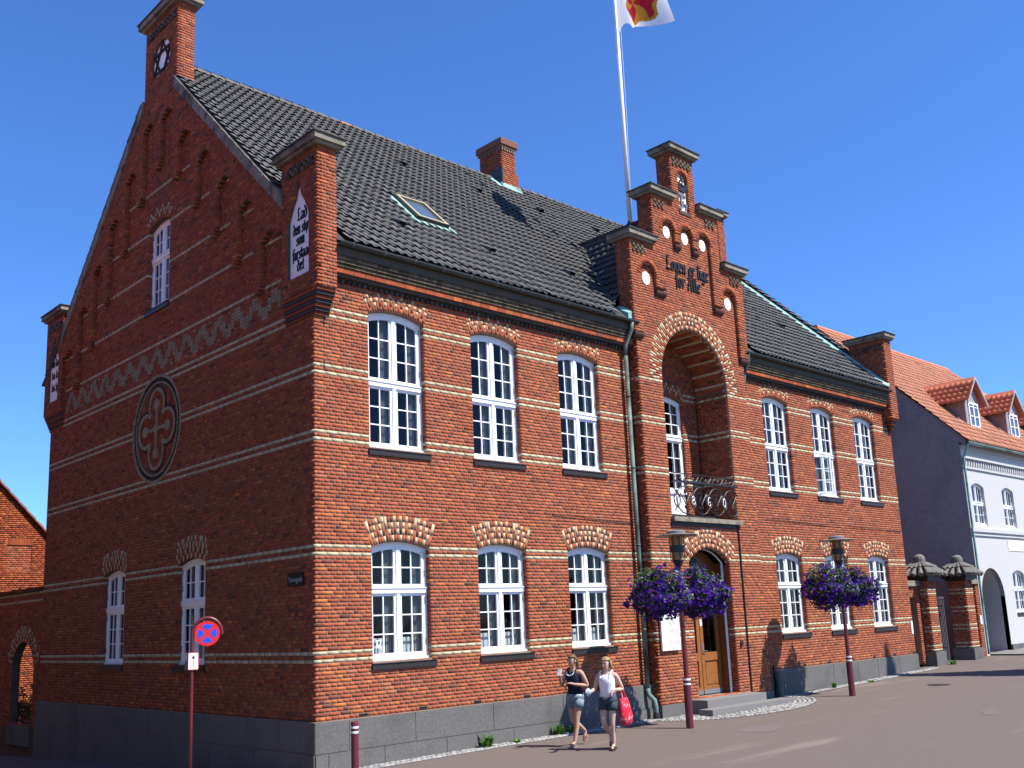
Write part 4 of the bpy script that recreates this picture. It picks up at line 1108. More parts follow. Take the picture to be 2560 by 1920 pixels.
# outer relief layer with hanging piers over round-headed niches
NIC = [(XC-1.74, .31, 9.72)]; NIC.append((XC+1.74, .31, 9.72))
GRP = [(XC-.77, .26, 11.12), (XC, .26, 11.12), (XC+.77, .26, 11.12)]
def outer_spans(v):
    hw = HS1 if v < ZS1 else (HS2 if v < ZS2 else HS3)
    sp = [(XC-hw, XC+hw)]
    for c, h, s in NIC+GRP:
        if v < s: sp = cut(sp, c-h, c+h)
        elif v < s+h: q = math.sqrt(h*h-(v-s)**2); sp = cut(sp, c-q, c+q)
    if v < 10.86: sp = cut(sp, XC-1.03, XC+1.03)          # pendants end, the field with the motto opens
    if v < 9.45: sp = cut(sp, XC-1.74-.2, XC+1.74+.2)     # inner legs end
    if 11.82 < v < 12.70: sp = cut(sp, XC-.215, XC+.215)
    elif 12.70 <= v < 12.90: q = math.sqrt(max(0, .215**2-(v-12.70)**2)); sp = cut(sp, XC-q, XC+q)
    return sp
OBk = Bricks(OF); om = MB(); D_ = PY-OY
for k in range(int(K1/CH), 199):
    v = (k+.5)*CH
    for a, b in outer_spans(v):
        if b-a < .03: continue
        OBk.course(k, [(a, b)], dep=D_, off=a)
        om.box((a+.006, OY+.004, k*CH), (b-.006, PY+.02, (k+1)*CH))
oo = om.build('relief_layer', 'mortar', portal)
Ls = [OBk]
for hw, a, b in ((HS1, K1, ZS1), (HS2, ZS1, ZS2), (HS3, ZS2, ZS3)):
    for fr in (face_xneg(XC-hw), face_xpos(XC+hw)):
        B_ = Bricks(fr)
        for k in range(int(round(a/CH)), int(round(b/CH))): B_.course(k, [(OY, .10)], dep=.03, off=OY, header=(k % 2 == 1))
        Ls.append(B_)
bricks_obj('bricks', Ls, oo)
for c, h, s in NIC+GRP: voussoirs(OF, c-h, c+h, s, h*.9995, .13, 1, lambda i, k: 0, False, w1=.004, dep=.06)
voussoirs(OF, XC-.215, XC+.215, 12.70, .2149, .13, 1, lambda i, k: 0, False, w1=.004, dep=.06)
flush_voussoirs(oo)
# rounded corbel stones under the hanging legs and pendants
def corb(xc, hw, z):
    m = MB(); n = 7
    prof = [(0, 0)]+[(-(D_+.01)*math.cos(t), -.13*math.sin(t)) for t in np.linspace(0, math.pi/2, n)]
    y0 = PY
    vs_ = [(xc-hw, y0+p[0], z+p[1]) for p in prof]+[(xc+hw, y0+p[0], z+p[1]) for p in prof]; q = len(prof)
    m.add(vs_, [tuple(range(q)), tuple(range(2*q-1, q-1, -1))]+[(i, (i+1) % q, q+(i+1) % q, q+i) for i in range(q)], (.15, .065, .048)); m.build('corbel_stone', 'pieces', oo)
for s in (-1, 1): corb(XC+s*1.23, .2, 9.40); corb(XC+s*.385, .125, 10.82); corb(XC+s*2.225, .17, 8.18)
for (c, h, s) in NIC: 
    m = MB(); m.prism(PF, [(c+.15*math.cos(t), 9.66+.17*math.sin(t)) for t in np.linspace(0, 2*math.pi, 25)[:-1]], -.02, .012); m.build('white_disc', 'plaster_white', portal)
for (c, h, s) in GRP:
    m = MB(); m.prism(PF, [(c+.135*math.cos(t), 11.10+.165*math.sin(t)) for t in np.linspace(0, 2*math.pi, 25)[:-1]], -.02, .012); m.build('white_disc', 'plaster_white', portal)
# white field with crown and monogram in the top niche
m = MB(); m.prism(PF, [(XC-.21, 11.84), (XC+.21, 11.84)]+[(XC+.21*math.cos(t), 12.70+.2*math.sin(t)) for t in np.linspace(0, math.pi, 13)], -.01, .012); wf_ = m.build('monogram_field', 'plaster_white', portal)
m = MB(); m.box((XC-.25, OY-.02, 11.72), (XC+.25, PY+.02, 11.815), (.12, .07, .06)); m.build('niche_sill', 'pieces', oo)
cr_ = MB()                                    # crown: band, arches, orb
cr_.prism(PF, [(XC-.15, 12.40), (XC+.15, 12.40), (XC+.17, 12.50), (XC-.17, 12.50)], .012, .075)
for j in range(5):
    x = XC-.16+.08*j; cr_.prism(PF, [(x-.035, 12.50), (x+.035, 12.50), (x+.05*(j-2)*.5, 12.62), (x-.01+.05*(j-2)*.5, 12.62)], .012, .06+.002*j)
for s in (-1, 1): cr_.tube([PF(XC+s*.17, 12.52, .05), PF(XC+s*.18, 12.63, .055), PF(XC+s*.09, 12.72, .06), PF(XC, 12.70, .06)], .022, 6)
cr_.tube([PF(XC, 12.52, .07), PF(XC, 12.70, .075)], .02, 6); cr_.lathe([(.004, -.04), (.035, -.02), (.035, .02), (.004, .04)], PF(XC, 12.76, .06), 10)
cr_.prism(PF, [(XC-.012, 12.78), (XC+.012, 12.78), (XC+.012, 12.86), (XC-.012, 12.86)], .02, .05)
cr_.build('crown', 'black_iron', wf_)
mg = MB()
def strip(pts, hw, w0, w1):
    for i, ((a, b), (c, d)) in enumerate(zip(pts[:-1], pts[1:])):
        ln = math.hypot(c-a, d-b); px, py = -(d-b)/ln*hw, (c-a)/ln*hw
        mg.prism(PF, [(XC+a-px, b-py), (XC+c-px, d-py), (XC+c+px, d+py), (XC+a+px, b+py)], w0, w1+.0008*i)
strip([(-.17, 12.34), (-.05, 12.29), (.17, 12.31)], .028, .012, .05); strip([(-.03, 12.30), (-.05, 12.12), (-.03, 11.98), (-.10, 11.90), (-.16, 11.94)], .03, .012, .056)
strip([(-.10, 12.11), (.06, 12.12)], .022, .012, .06); strip([(.06, 12.06), (.18, 12.07), (.12, 11.9)], .024, .012, .05)
mg.build('monogram', 'grey_iron', wf_)
centred(PF, 'Loven er lige', XC+.02, 10.12, .225, 1.08, .0, portal, th=.03)
centred(PF, 'for Alle', XC+.0, 9.72, .225, 1.08, .0, portal, th=.03)
for hw, z0 in ((HS3, ZS3),): frieze(OF, XC-hw+.08, XC+hw-.08, z0-.32, 3, oo, out=.03)
for s in (-1, 1):
    frieze(OF, XC+s*(HS1-.09)-(.52 if s > 0 else 0), XC+s*(HS1-.09)+(.52 if s < 0 else 0), ZS1-.32, 3, oo, out=.03)
    frieze(OF, XC+s*(HS2-.09)-(.48 if s > 0 else 0), XC+s*(HS2-.09)+(.48 if s < 0 else 0), ZS2-.32, 3, oo, out=.03)
cap(XC-HS3, XC+HS3, OY, .10, ZS3, oo, .14)
for s in (-1, 1):
    a, b = sorted((XC+s*HS2, XC+s*(HS3+.16))); cap(a, b, OY, .10, ZS2, oo, .14)
    a, b = sorted((XC+s*HS1, XC+s*(HS2+.16))); cap(a, b, OY, .10, ZS1, oo, .14)
# loggia behind the arch
lg = MB()
lg.box((XC-LH-.25, PY+.14, LB-.30), (XC+LH+.25, .98, LB-.001)); lo = lg.build('loggia_floor', 'cap_stone', portal)
Ls = []
BKY = .75; DOH = .735
B_ = Bricks(face_y(BKY))
for k in range(int(LB/CH)+1, int(8.7/CH)):
    v = (k+.5)*CH; hw = LH if v < LS else math.sqrt(max(0, LH**2-(v-LS)**2)); sp = [(XC-hw, XC+hw)]
    iv = arch_half(v, XC-DOH, XC+DOH, 7.0, .13)
    if iv and v < 7.13: sp = cut(sp, *iv)
    if 7.0 <= v < 7.5:
        Rr = (DOH**2+.13**2)/.26; cv = 7.13-Rr; a = math.asin(DOH/Rr); q = min((v-cv)*math.tan(a), math.sqrt(max(0, (Rr+UT)**2-(v-cv)**2))); sp = cut(sp, XC-q, XC+q)
    B_.course(k, sp, dep=.10, colfn=lambda u, v: 1 if is_band(v) else None)
Ls.append(B_)
for fr in (face_xneg(XC+LH), face_xpos(XC-LH)):
    B2 = Bricks(fr)
    for k in range(int(LB/CH)+1, int(LS/CH)): B2.course(k, [(PY+.0, BKY)], dep=.03, colfn=lambda u, v: 1 if (is_band(v) or int(v//CH) == 105) else None)
    Ls.append(B2)
lw = MB(); lw.box((XC+LH+.004, PY+.03, LB), (XC+LH+.2, BKY+.2, LS+.2)); lwo = lw.build('loggia_wall', 'mortar_dark', portal)
lw = MB(); lw.box((XC-LH-.2, PY+.03, LB), (XC-LH-.004, BKY+.2, LS+.2)); lw.build('loggia_wall', 'mortar_dark', portal)
plate_holes('loggia_back', face_y(BKY), [(XC-LH-.02, LB), (XC+LH+.02, LB), (XC+LH+.02, 8.7), (XC-LH-.02, 8.7)], [arch_loop(XC-DOH, XC+DOH, LB+.01, 7.0, .13, .004)], -.003, 'mortar_dark', portal)
bricks_obj('bricks', Ls, lwo)
voussoirs(face_y(BKY), XC-DOH, XC+DOH, 7.0, .13, UT, 4, PAT_ZIG, False); flush_voussoirs(lwo)
vt_ = MB(); n = 64
for i in range(n):
    a0 = math.pi*i/n+.003; a1 = math.pi*(i+1)/n-.003; cc = tuple(CREAM*random.uniform(.85, 1.05)) if i % 5 == 2 else None
    segs = 4; rr = LH+random.uniform(0, .004)
    for j in range(segs):
        ya = PY+.12+(BKY-PY-.12)*j/segs; yb_ = PY+.12+(BKY-PY-.12)*(j+1)/segs-.008
        col = cc or tuple(red_col(1)[0])
        pts = [(XC+r_*math.cos(a), y_, LS+r_*math.sin(a)) for y_ in (ya, yb_) for a, r_ in ((a0, rr), (a1, rr), (a1, rr+.05), (a0, rr+.05))]
        vt_.hexa(pts, col)
vt_.build('vault_bricks', 'brick', lwo, 'stuff')
vv = MB(); pts = [(XC+(LH+.012)*math.cos(t), LS+(LH+.012)*math.sin(t)) for t in np.linspace(0, math.pi, 33)]
vv.add([(p[0], y_, p[1]) for y_ in (PY+.05, BKY+.1) for p in pts], [(i, i+1, 33+i+1, 33+i) for i in range(32)]); vv.build('vault', 'mortar_dark', portal)
bw = window(face_y(BKY), XC-DOH, XC+DOH, 4.60, 7.0, .13, 6.02, 3, 3, portal, wd=-.08, sill=None, name='balcony_door')
m = MB(); m.box((XC-DOH, BKY+.08, LB), (XC+DOH, BKY+.14, 4.57)); 
for s in (-1, 1):
    a, b = sorted((XC+s*.06, XC+s*.66)); m.box((a, BKY+.068, LB+.12), (b, BKY+.079, 4.48)); m.box((a+.07, BKY+.06, LB+.19), (b-.07, BKY+.067, 4.41))
m.build('door_panel', 'white_paint', bw)
# balcony slab and railing
m = MB(); m.box((XC-LH-.05, OY-.02, 3.69), (XC+LH+.05, PY+.15, 3.80)); bal = m.build('balcony_slab', 'cap_stone', portal)
m = MB(); m.box((XC-LH-.05, PY-.02, 3.60), (XC+LH+.05, PY+.1, 3.688)); m.build('slab_shadow_course', 'dark_sill', bal)  # dark strip below the slab, put in as its shadow
RY = -.33
rl = MB(); rl.box((XC-LH+.01, RY-.03, 4.635), (XC+LH-.01, RY+.03, 4.68)); rl.tube([(XC-LH+.01, RY, 4.855), (XC+LH-.01, RY, 4.855)], .012, 6)
rail = rl.build('railing', 'black_iron', bal)
def ring(cx, cz, rx, rz, t0, t1, r, n=20): return [(cx+rx*math.cos(t), RY, cz+rz*math.sin(t)) for t in np.linspace(t0, t1, n)]
DX = [9.89+.645*i for i in range(4)]
for i in range(5):
    cx = 9.58+.645*i; m = MB(); 
    lo_, hi_ = XC-LH+.02, XC+LH-.02
    pts = [p for p in ring(cx, 4.22, .345, .33, 0, 2*math.pi, 0, 40)]
    segs = []; cur = []
    for p in pts:
        if lo_ < p[0] < hi_: cur.append((p[0], p[1]+.004*(i % 2), p[2]))
        else:
            if len(cur) > 1: segs.append(cur)
            cur = []
    if len(cur) > 1: segs.append(cur)
    for s in segs: m.tube(s, .016, 6)
    m.tube([(cx+.0, RY, 3.80), (cx, RY, 4.635)], .011, 5) if lo_ < cx < hi_ else None
    if lo_ < cx < hi_:
        m.lathe([(.005, -.03), (.04, -.02), (.04, .02), (.005, .03)], (cx, RY, 4.06), 8); m.lathe([(.005, -.03), (.035, -.02), (.035, .02), (.005, .03)], (cx, RY, 4.40), 8)
        for s in (-1, 1):
            m.tube([(cx, RY, 4.10), (cx+s*.06, RY, 4.2), (cx+s*.16, RY, 4.33), (cx+s*.22, RY, 4.40)], .012, 5); m.tube([(cx, RY, 4.38), (cx+s*.07, RY, 4.2)], .01, 5)
    m.build('scroll_ring', 'black_iron', rail)
for i, x in enumerate(DX):
    m = MB(); m.tube(ring(x, 4.22, .12, .165, 0, 2*math.pi, 0, 26), .016, 6); m.build('digit_ring', 'black_iron', rail)
    d = MB()
    if i == 0: d.tube([(x-.03, RY-.01, 4.28), (x+.01, RY-.01, 4.32), (x+.01, RY-.01, 4.12)], .013, 6)
    if i == 1: d.tube([(x+.04*math.cos(t), RY-.01, 4.275+.045*math.sin(t)) for t in np.linspace(0, 2*math.pi, 16)], .012, 6); d.tube([(x+.05*math.cos(t), RY-.012, 4.175+.055*math.sin(t)) for t in np.linspace(0, 2*math.pi, 16)], .012, 6)
    if i == 2: d.tube([(x+.05, RY-.01, 4.31), (x-.0, RY-.01, 4.33), (x-.05, RY-.01, 4.25), (x-.055, RY-.01, 4.15), (x, RY-.01, 4.11), (x+.05, RY-.01, 4.15), (x+.03, RY-.01, 4.21), (x-.02, RY-.01, 4.20)], .012, 6)
    if i == 3: d.tube([(x+.05*math.cos(t), RY-.01, 4.22+.105*math.sin(t)) for t in np.linspace(0, 2*math.pi, 20)], .013, 6)
    d.build('digit', 'white_paint', rail)
m = MB(); x = XC-LH+.1; s = 1
while x < XC+LH-.25:
    m.tube([(x, RY, 4.69+.0), (x+.05, RY, 4.70+.05*s+.03), (x+.12, RY, 4.765+.05*s), (x+.2, RY, 4.77-.04*s), (x+.26, RY, 4.77)], .008, 5); s = -s; x += .26
m.build('top_scrolls', 'black_iron', rail)
for i in range(9):
    x = XC-LH+.17+i*.3; m = MB()
    for z_ in (4.0, 4.44): m.lathe([(.003, -.03), (.028, 0), (.003, .035)], (x, RY, z_+random.uniform(-.05, .05)), 6)
    m.build('leaf_buds', 'black_iron', rail)
# ---- front door -----------------------------------------------------
DY = .20
dr = MB()
for s in (-1, 1): dr.box((XC+s*.02-(.80 if s < 0 else 0), DY, DB+.02), (XC+s*.02+(.80 if s > 0 else 0), DY+.05, DB+.70))
def leafbars(s):
    a, b = sorted((XC+s*.012, XC+s*.80)); mb = MB()
    mb.box((a, DY-.01, DB+.02), (a+.12, DY+.05, 2.10)); mb.box((b-.12, DY-.01, DB+.02), (b, DY+.05, 2.10)); mb.box((a+.12, DY-.009, DB+.02), (b-.12, DY+.05, DB+.20)); mb.box((a+.12, DY-.009, .38), (b-.12, DY+.05, .58)); mb.box((a+.12, DY-.009, 1.98), (b-.12, DY+.05, 2.10))
    mb.box((a+.121, DY+.02, DB+.2), (b-.121, DY+.04, .38)); mb.box((a+.16, DY+.006, DB+.25), (b-.16, DY+.021, .33))
    o = mb.build('door_leaf', 'door_wood', portal)
    k = MB(); k.box((a+.01, DY-.014, DB+.025), (b-.01, DY-.0105, DB+.13)); k.build('kick_plate', 'grey_iron', o)
    p = MB(); p.box((a+.12, DY+.02, .58), (b-.12, DY+.026, 1.98)); p.build('door_glass', 'glass', o)
    if s > 0:
        h = MB(); h.tube([(a+.06, DY-.01, .62), (a+.06, DY-.06, .62), (a+.16, DY-.065, .61)], .012, 6); h.box((a+.04, DY-.018, .55), (a+.08, DY-.0105, .80)); h.build('door_handle', 'grey_iron', o)
        n_ = MB(); n_.box((a+.02, DY-.013, 1.22), (a+.10, DY-.0105, 1.38)); n_.build('notice', 'sign_white', o)
for s in (-1, 1): leafbars(s)
m = MB(); m.prism(face_y(DY), [(XC-DH, 2.10), (XC+DH, 2.10), (XC+DH, DS)]+list(reversed(arc_pts(XC-DH, XC+DH, DS, DRi)))[1:], -.05, .0); fan = m.build('fanlight_panel', 'door_wood_dark', portal)
m = MB(); m.box((XC-DH, DY-.03, 2.08), (XC+DH, DY-.001, 2.16)); m.build('transom', 'door_wood', fan)
em = MB(); em.prism(face_y(DY), [(XC+.21*math.cos(t), 2.60+.29*math.sin(t)) for t in np.linspace(0, 2*math.pi, 25)[:-1]], .001, .03); emo = em.build('oval_shield', 'black_iron', fan)
em = MB(); em.tube([(XC+.2*math.cos(t), DY-.035, 2.60+.28*math.sin(t)) for t in np.linspace(0, 2*math.pi, 30)], .012, 6); em.tube([(XC+.1*math.cos(t), DY-.035, 2.56+.1*math.sin(t)) for t in np.linspace(0, 2*math.pi, 14)], .012, 6)
for i in range(5): em.box((XC-.1+i*.045, DY-.04, 2.66), (XC-.075+i*.045, DY-.03, 2.74+.03*(i % 2)))
em.build('shield_relief', 'grey_iron', emo)
for s in (-1, 1):
    a, b = sorted((XC+s*DH, XC+s*(DH-.03))); m = MB(); m.box((a, -.02, DB), (b, DY-.0, DS)); m.build('door_lining', 'door_wood_dark', portal)
    a, b = sorted((XC+s*DH, XC+s*(DH-.05))); m = MB(); m.box((a, -.055, DB), (b, -.021, DS)); m.build('door_trim', 'white_paint', portal)
m = MB(); A_ = arc_pts(XC-DH, XC+DH, DS, DRi, 14); Bq = arc_pts(XC-DH+.045, XC+DH-.045, DS, DRi-.02, 14)
for i in range(14): m.hexa([(A_[i][0], -.055, A_[i][1]), (A_[i+1][0], -.055, A_[i+1][1]), (Bq[i+1][0], -.055, Bq[i+1][1]), (Bq[i][0], -.055, Bq[i][1]), (A_[i][0], -.02, A_[i][1]), (A_[i+1][0], -.02, A_[i+1][1]), (Bq[i+1][0], -.02, Bq[i+1][1]), (Bq[i][0], -.02, Bq[i][1])])
m.build('door_trim', 'white_paint', portal)
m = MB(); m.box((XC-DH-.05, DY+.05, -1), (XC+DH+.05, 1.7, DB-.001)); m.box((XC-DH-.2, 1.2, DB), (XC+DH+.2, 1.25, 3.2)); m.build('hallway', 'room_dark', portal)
jm = Bricks(face_xneg(XC+DH)); jl = Bricks(face_xpos(XC-DH))
for k in range(-6, int(DS/CH)):
    for B_ in (jm, jl): B_.course(k, [(PY+.145, -.06)], dep=.03, header=True, colfn=lambda u, v: 1 if is_band(v) else None)
bricks_obj('jamb_bricks', [jm, jl], portal)
# portal plinth, steps
for a, b in ((XC-2.28, XC-1.22), (XC+1.24, XC+2.28)):
    m = MB(); m.box((a, PY-.03, -1.2), (b, .0, -.472)); m.build('plinth_stone', 'granite', hall)
m = MB(); m.box((XC-1.2, -.75, -1.1), (XC+1.22, DY, DB)); m.build('door_step', 'step_stone', hall)
m = MB(); m.box((XC-1.55, -1.12, -1.1), (XC+1.85, -.751, -.60)); m.build('door_step', 'step_stone', hall)
# conduit, downpipes, small fittings
m = MB(); m.tube([(12.42, PY-.025, 3.68), (12.42, PY-.025, -.66)], .022, 6); m.build('conduit', 'dark_sill', hall)
m = MB(); px = 8.58; m.tube([(px+.02, -.35, 8.38), (px+.01, -.33, 8.2), (px, -.12, 7.86), (px, -.11, 7.6)], .05, 10); m.tube([(px, -.11, 7.6), (px, -.11, -.08)], .052, 10); m.tube([(px, -.11, -.08), (px, -.12, -.2), (px+.08, -.22, -.34), (px+.09, -.24, -.5), (px+.09, -.24, -.79)], .055, 10)
for z_ in (6.6, 4.9, 3.1, 1.2): m.tube([(px, -.11, z_), (px, -.11, z_+.03)], .062, 10)
dp = m.build('downpipe', 'pipe_copper', hall, smooth=True)
m = MB(); m.lathe([(.075, -.80), (.075, -.66), (.06, -.6)], (px+.09, -.24, 0), 12); m.build('iron_shoe', 'dark_sill', dp)
m = MB(); px = 13.62; m.tube([(px-.1, -.35, 8.38), (px-.06, -.31, 8.18), (px-.03, -.12, 7.85), (px-.03, -.10, 7.4)], .045, 8); m.build('downpipe', 'pipe_copper', hall)
m = MB(); m.tube([(12.15, PY, .75), (12.15, PY-.04, .75)], .06, 12); m.build('fire_hose_cover', 'black_iron', hall)
# thin cables strung along the wall
for pts in ([(5.9, -.02, 3.72), (7.5, -.03, 3.66), (8.5, -.02, 3.64)], [(14.2, -.02, 3.95), (18, -.03, 3.90), (22.1, -.02, 3.86)]):
    m = MB(); m.tube(pts, .008, 4); m.build('cable', 'lamp_dark', hall)
# iron wall anchors near the corner
for z_ in (7.05, 6.25):
    m = MB(); m.tube([(.22, -.0, z_), (.22, -.05, z_), (.25, -.06, z_-.03), (.22, -.05, z_-.06)], .012, 5); m.build('wall_hook', 'grey_iron', hall)
# notice board beside the door, street name plate, number plates
nb = MB(); nb.box((8.93, PY-.075, .72), (9.60, PY-.03, 1.98)); nbo = nb.build('notice_board', 'sign_white', None); tag(nbo, 'tall white notice board with red and tan print beside the wooden front door', 'sign')
m = MB(); m.box((8.98, PY-.029, .78), (9.55, PY+.01, 1.9)); m.build('mounting', 'dark_sill', nbo)
def text_part(txt, loc, size, m, parent, rx=math.pi/2, rz=0, sx=1.0, name='print', ext=.0006):
    cu_ = bpy.data.curves.new('print', 'FONT'); cu_.body = txt; cu_.size = size; cu_.extrude = ext
    ob = bpy.data.objects.new('tmp', cu_); COL.objects.link(ob)
    dg = bpy.context.evaluated_depsgraph_get(); me = bpy.data.meshes.new_from_object(ob.evaluated_get(dg)); bpy.data.objects.remove(ob)
    o = mesh_obj(name, me, m, parent); o.location = loc; o.rotation_euler = (rx, 0, rz); o.scale = (sx, 1, 1); return o
ty = PY-.0765
for txt, z_, sz, mm in (('BORGER', 1.86, .085, 'print_red'), ('SERVICE', 1.77, .085, 'print_tan'), ('BORGER', 1.49, .07, 'print_red'), ('KONTAKT', 1.41, .07, 'print_tan'), ('TEKNIK', 1.14, .07, 'print_red'), ('FORVALTNING', 1.06, .065, 'print_tan'), ('IND- & UDGANG', .87, .065, 'print_red')):
    text_part(txt, (9.19, ty, z_), sz, mm, nbo, sx=.78)
for z_ in (1.70, 1.66, 1.62, 1.58, 1.35, 1.31, 1.27, 1.23, .98, .94, .81):
    m = MB(); x = 9.19
    while x < 9.5: 
        q = random.uniform(.02, .06); m.box((x, ty-.0004, z_), (x+q, ty+.001, z_+.014)); x += q+.012
    m.build('small_print', 'print_grey', nbo)
sp_ = MB(); sp_.box((-.025, .34, 2.26), (-.003, .86, 2.50)); spo = sp_.build('street_name_plate', 'letter_black', None); tag(spo, 'small dark street name plate on the shaded gable wall near the corner', 'sign')
t = text_part('Torvegade', (-.0262, .83, 2.34), .125, 'print_grey', spo, rz=-math.pi/2, sx=.86); 
# ---- flagpole on the ridge of the entrance gable -------------------
fp = thing('flagpole', 'white flagpole rising from the entrance gable', 'flagpole', (11.08, 1.45, DRZ))
m = MB(); m.tube([(0, 0, .05), (0, 0, 4), (0, 0, 9.6)], [.066, .060, .05], 12); m.build('pole', 'pole_white', fp, smooth=True)
m = MB(); m.lathe([(.11, -.12), (.11, .03), (.075, .10), (.075, .22), (.06, .24)], (0, 0, 0), 14); m.build('pole_foot', 'lamp_dark', fp)
m = MB(); m.lathe([(.01, 9.55), (.07, 9.6), (.09, 9.68), (.06, 9.76), (.005, 9.8)], (0, 0, 0), 12); m.build('finial', 'skylight_frame', fp)
m = MB(); m.tube([(.075, -.02, .6), (.13, -.04, 3.5), (.12, -.05, 6.8)], .006, 4); m.build('halyard', 'sign_white', fp)
fg = MB(); ns, ntt = 90, 64; FH = 2.1
def fpt(s, t):
    d = Vector((-.46, -.88, 0)); pz = Vector((.88, -.46, 0))
    wave = .16*math.sin(s*7.5+t*1.6)*min(1, s*2.2)
    q = Vector((11.08, 1.45, 17.72))+d*(.07+2.15*s*(1-.05*math.sin(t*3)))+pz*(wave+.55*s*s*(1-t))
    q.z += FH*t+.30*(1-t)*math.sin(min(1, s*3)*math.pi)*.9-.75*s+.10*math.sin(s*6+t*2)*min(1, s*3)
    return q
fgm = {'flag_white': MB(), 'flag_red': MB(), 'flag_yellow': MB()}
for i in range(ns):
    for j in range(ntt):
        s, t = (i+.5)/ns, (j+.5)/ntt; dx, dz = (s-.58)*2.15, (t-.36)*FH
        mm = 'flag_white'
        rr_ = math.hypot(dx, dz*1.05); an_ = math.atan2(dz, dx)
        if rr_ < .70+.07*math.sin(6*an_): mm = 'flag_yellow'
        if rr_ < .60+.08*math.sin(6*an_) and math.sin(3*an_+4*rr_) > -.25: mm = 'flag_red'
        fgm[mm].quad(fpt(i/ns, j/ntt), fpt((i+1)/ns, j/ntt), fpt((i+1)/ns, (j+1)/ntt), fpt(i/ns, (j+1)/ntt))
flag = fgm['flag_white'].build('flag', 'flag_white', None, smooth=True); tag(flag, 'white flag with red and yellow emblem flying at the top of the picture', 'flag')
fgm['flag_red'].build('emblem_red', 'flag_red', flag, smooth=True); fgm['flag_yellow'].build('emblem_yellow', 'flag_yellow', flag, smooth=True)
# ================================================================== GROUND
def sheet(name, xs, ys, dz, m, kind='structure', zf=gz):
    V = [(x, y, zf(x, y)+dz) for x in xs for y in ys]; n = len(ys)
    F = [(i*n+j, (i+1)*n+j, (i+1)*n+j+1, i*n+j+1) for i in range(len(xs)-1) for j in range(n-1)]
    me = fast_mesh(name, np.array(V), F); o = mesh_obj(name, me, m, None); o['kind'] = kind; return o
sheet('ground', list(np.linspace(-1500, -60, 6))+list(np.arange(-58, 62, 2.0))+list(np.linspace(70, 1500, 6)), list(np.linspace(-1500, -60, 6))+list(np.arange(-56, 0, 4.))+[0, .5]+list(np.arange(4, 60, 4.))+list(np.linspace(70, 1500, 6)), 0, 'asphalt')
# worn, sandy patches and repairs in the asphalt
def blob(name, cx, cy, rx, ry, ang, m, dz=.004, seed=0):
    rr = random.Random(seed); n = 26; pts = []
    for i in range(n):
        t = 2*math.pi*i/n; k = 1+rr.uniform(-.28, .28); dx, dy = rx*k*math.cos(t), ry*k*math.sin(t)
        x = cx+dx*math.cos(ang)-dy*math.sin(ang); y = cy+dx*math.sin(ang)+dy*math.cos(ang); pts.append((x, y, gz(x, y)+dz))
    mb = MB(); c = (cx, cy, gz(cx, cy)+dz); mb.add([c]+pts, [(0, i+1, (i+1) % n+1) for i in range(n)]); o = mb.build(name, m, None); o['kind'] = 'structure'; return o
for i, (cx, cy, rx, ry, an, mm) in enumerate([(8.2, -3.2, .62, .34, .2, 'patch_dark'), (12.4, -6.0, .7, .2, .3, 'patch_dark')]):
    blob('asphalt_patch', cx, cy, rx, ry, an, mm, .004+.0006*i, i)
for i, (cx, cy) in enumerate(((17.85, -2.55),)):
    mb = MB(); mb.lathe([(.30, -.02), (.30, .006), (.27, .007)], (cx, cy, gz(cx, cy)), 24); o = mb.build('manhole_cover', 'lamp_dark', None); tag(o, 'dark round manhole cover in the street before the right-hand windows', 'manhole cover')
# strip of small granite setts along the wall, apron of setts round the steps
def setts(name, pts, size, label, jit=.008):
    V = []; C = []; n = len(pts)
    for (x, y, a) in pts:
        h = random.uniform(.006, .02); s = size*.46; ca, sa = math.cos(a), math.sin(a); z = gz(x, y)
        q = [(-s, -s*.8), (s, -s*.8), (s, s*.8), (-s, s*.8)]
        base = [(x+u*ca-v*sa+random.uniform(-jit, jit), y+u*sa+v*ca+random.uniform(-jit, jit)) for u, v in q]
        V += [(p[0], p[1], z-.02) for p in base]+[(x+(p[0]-x)*.86, y+(p[1]-y)*.86, z+h+.012) for p in base]
        C += [np.array((.44, .43, .41))*random.uniform(.72, 1.18)]*8
    F = (BF[None]+(np.arange(n)*8)[:, None, None]).reshape(-1, 4)
    o = mesh_obj(name, fast_mesh(name, np.array(V), F, np.array(C)), 'cobble', None); tag(o, label, 'paving', kind='stuff'); return o
pts = []
for k in range(3):
    x = .2+.03*k
    while x < 8.7: pts.append((x, -.13-.1*k, random.uniform(-.1, .1))); x += .115
    x = 13.5
    while x < 22.9: pts.append((x, -.13-.1*k, random.uniform(-.1, .1))); x += .115
setts('wall_setts', pts, .115, 'narrow strip of pale granite setts along the foot of the brick front')
sheet('sett_bed', [-.1, 4, 8.8], [-.42, -.05], .005, 'paver_base'); sheet('sett_bed', [13.4, 18, 23.0], [-.42, -.05], .005, 'paver_base')
pts = []
for i in range(1, 19):
    r_ = i/18.0; n = int(math.pi*(2.75+1.6)/2*r_/.112)
    for j in range(n+1):
        t = math.pi+math.pi*j/max(1, n)+.02*(i % 2); x = XC+.25+2.85*r_*math.cos(t); y = -.26+1.62*r_*math.sin(t)
        if y < -.28 and not (XC-1.57 < x < XC+1.87 and y > -1.14): pts.append((x, y, t+math.pi/2))
setts('apron_setts', pts, .112, 'fan of pale granite setts laid round the entrance steps')
mb = MB(); bl = [(XC+.25+2.92*math.cos(t), -.26+1.69*math.sin(t)) for t in np.linspace(math.pi, 2*math.pi, 30)]
mb.add([(XC+.25, -.26, gz(XC, 0)+.009)]+[(x, y, gz(x, y)+.009) for x, y in bl], [(0, i+1, i+2) for i in range(29)]); o = mb.build('sett_bed', 'paver_base', None); o['kind'] = 'structure'
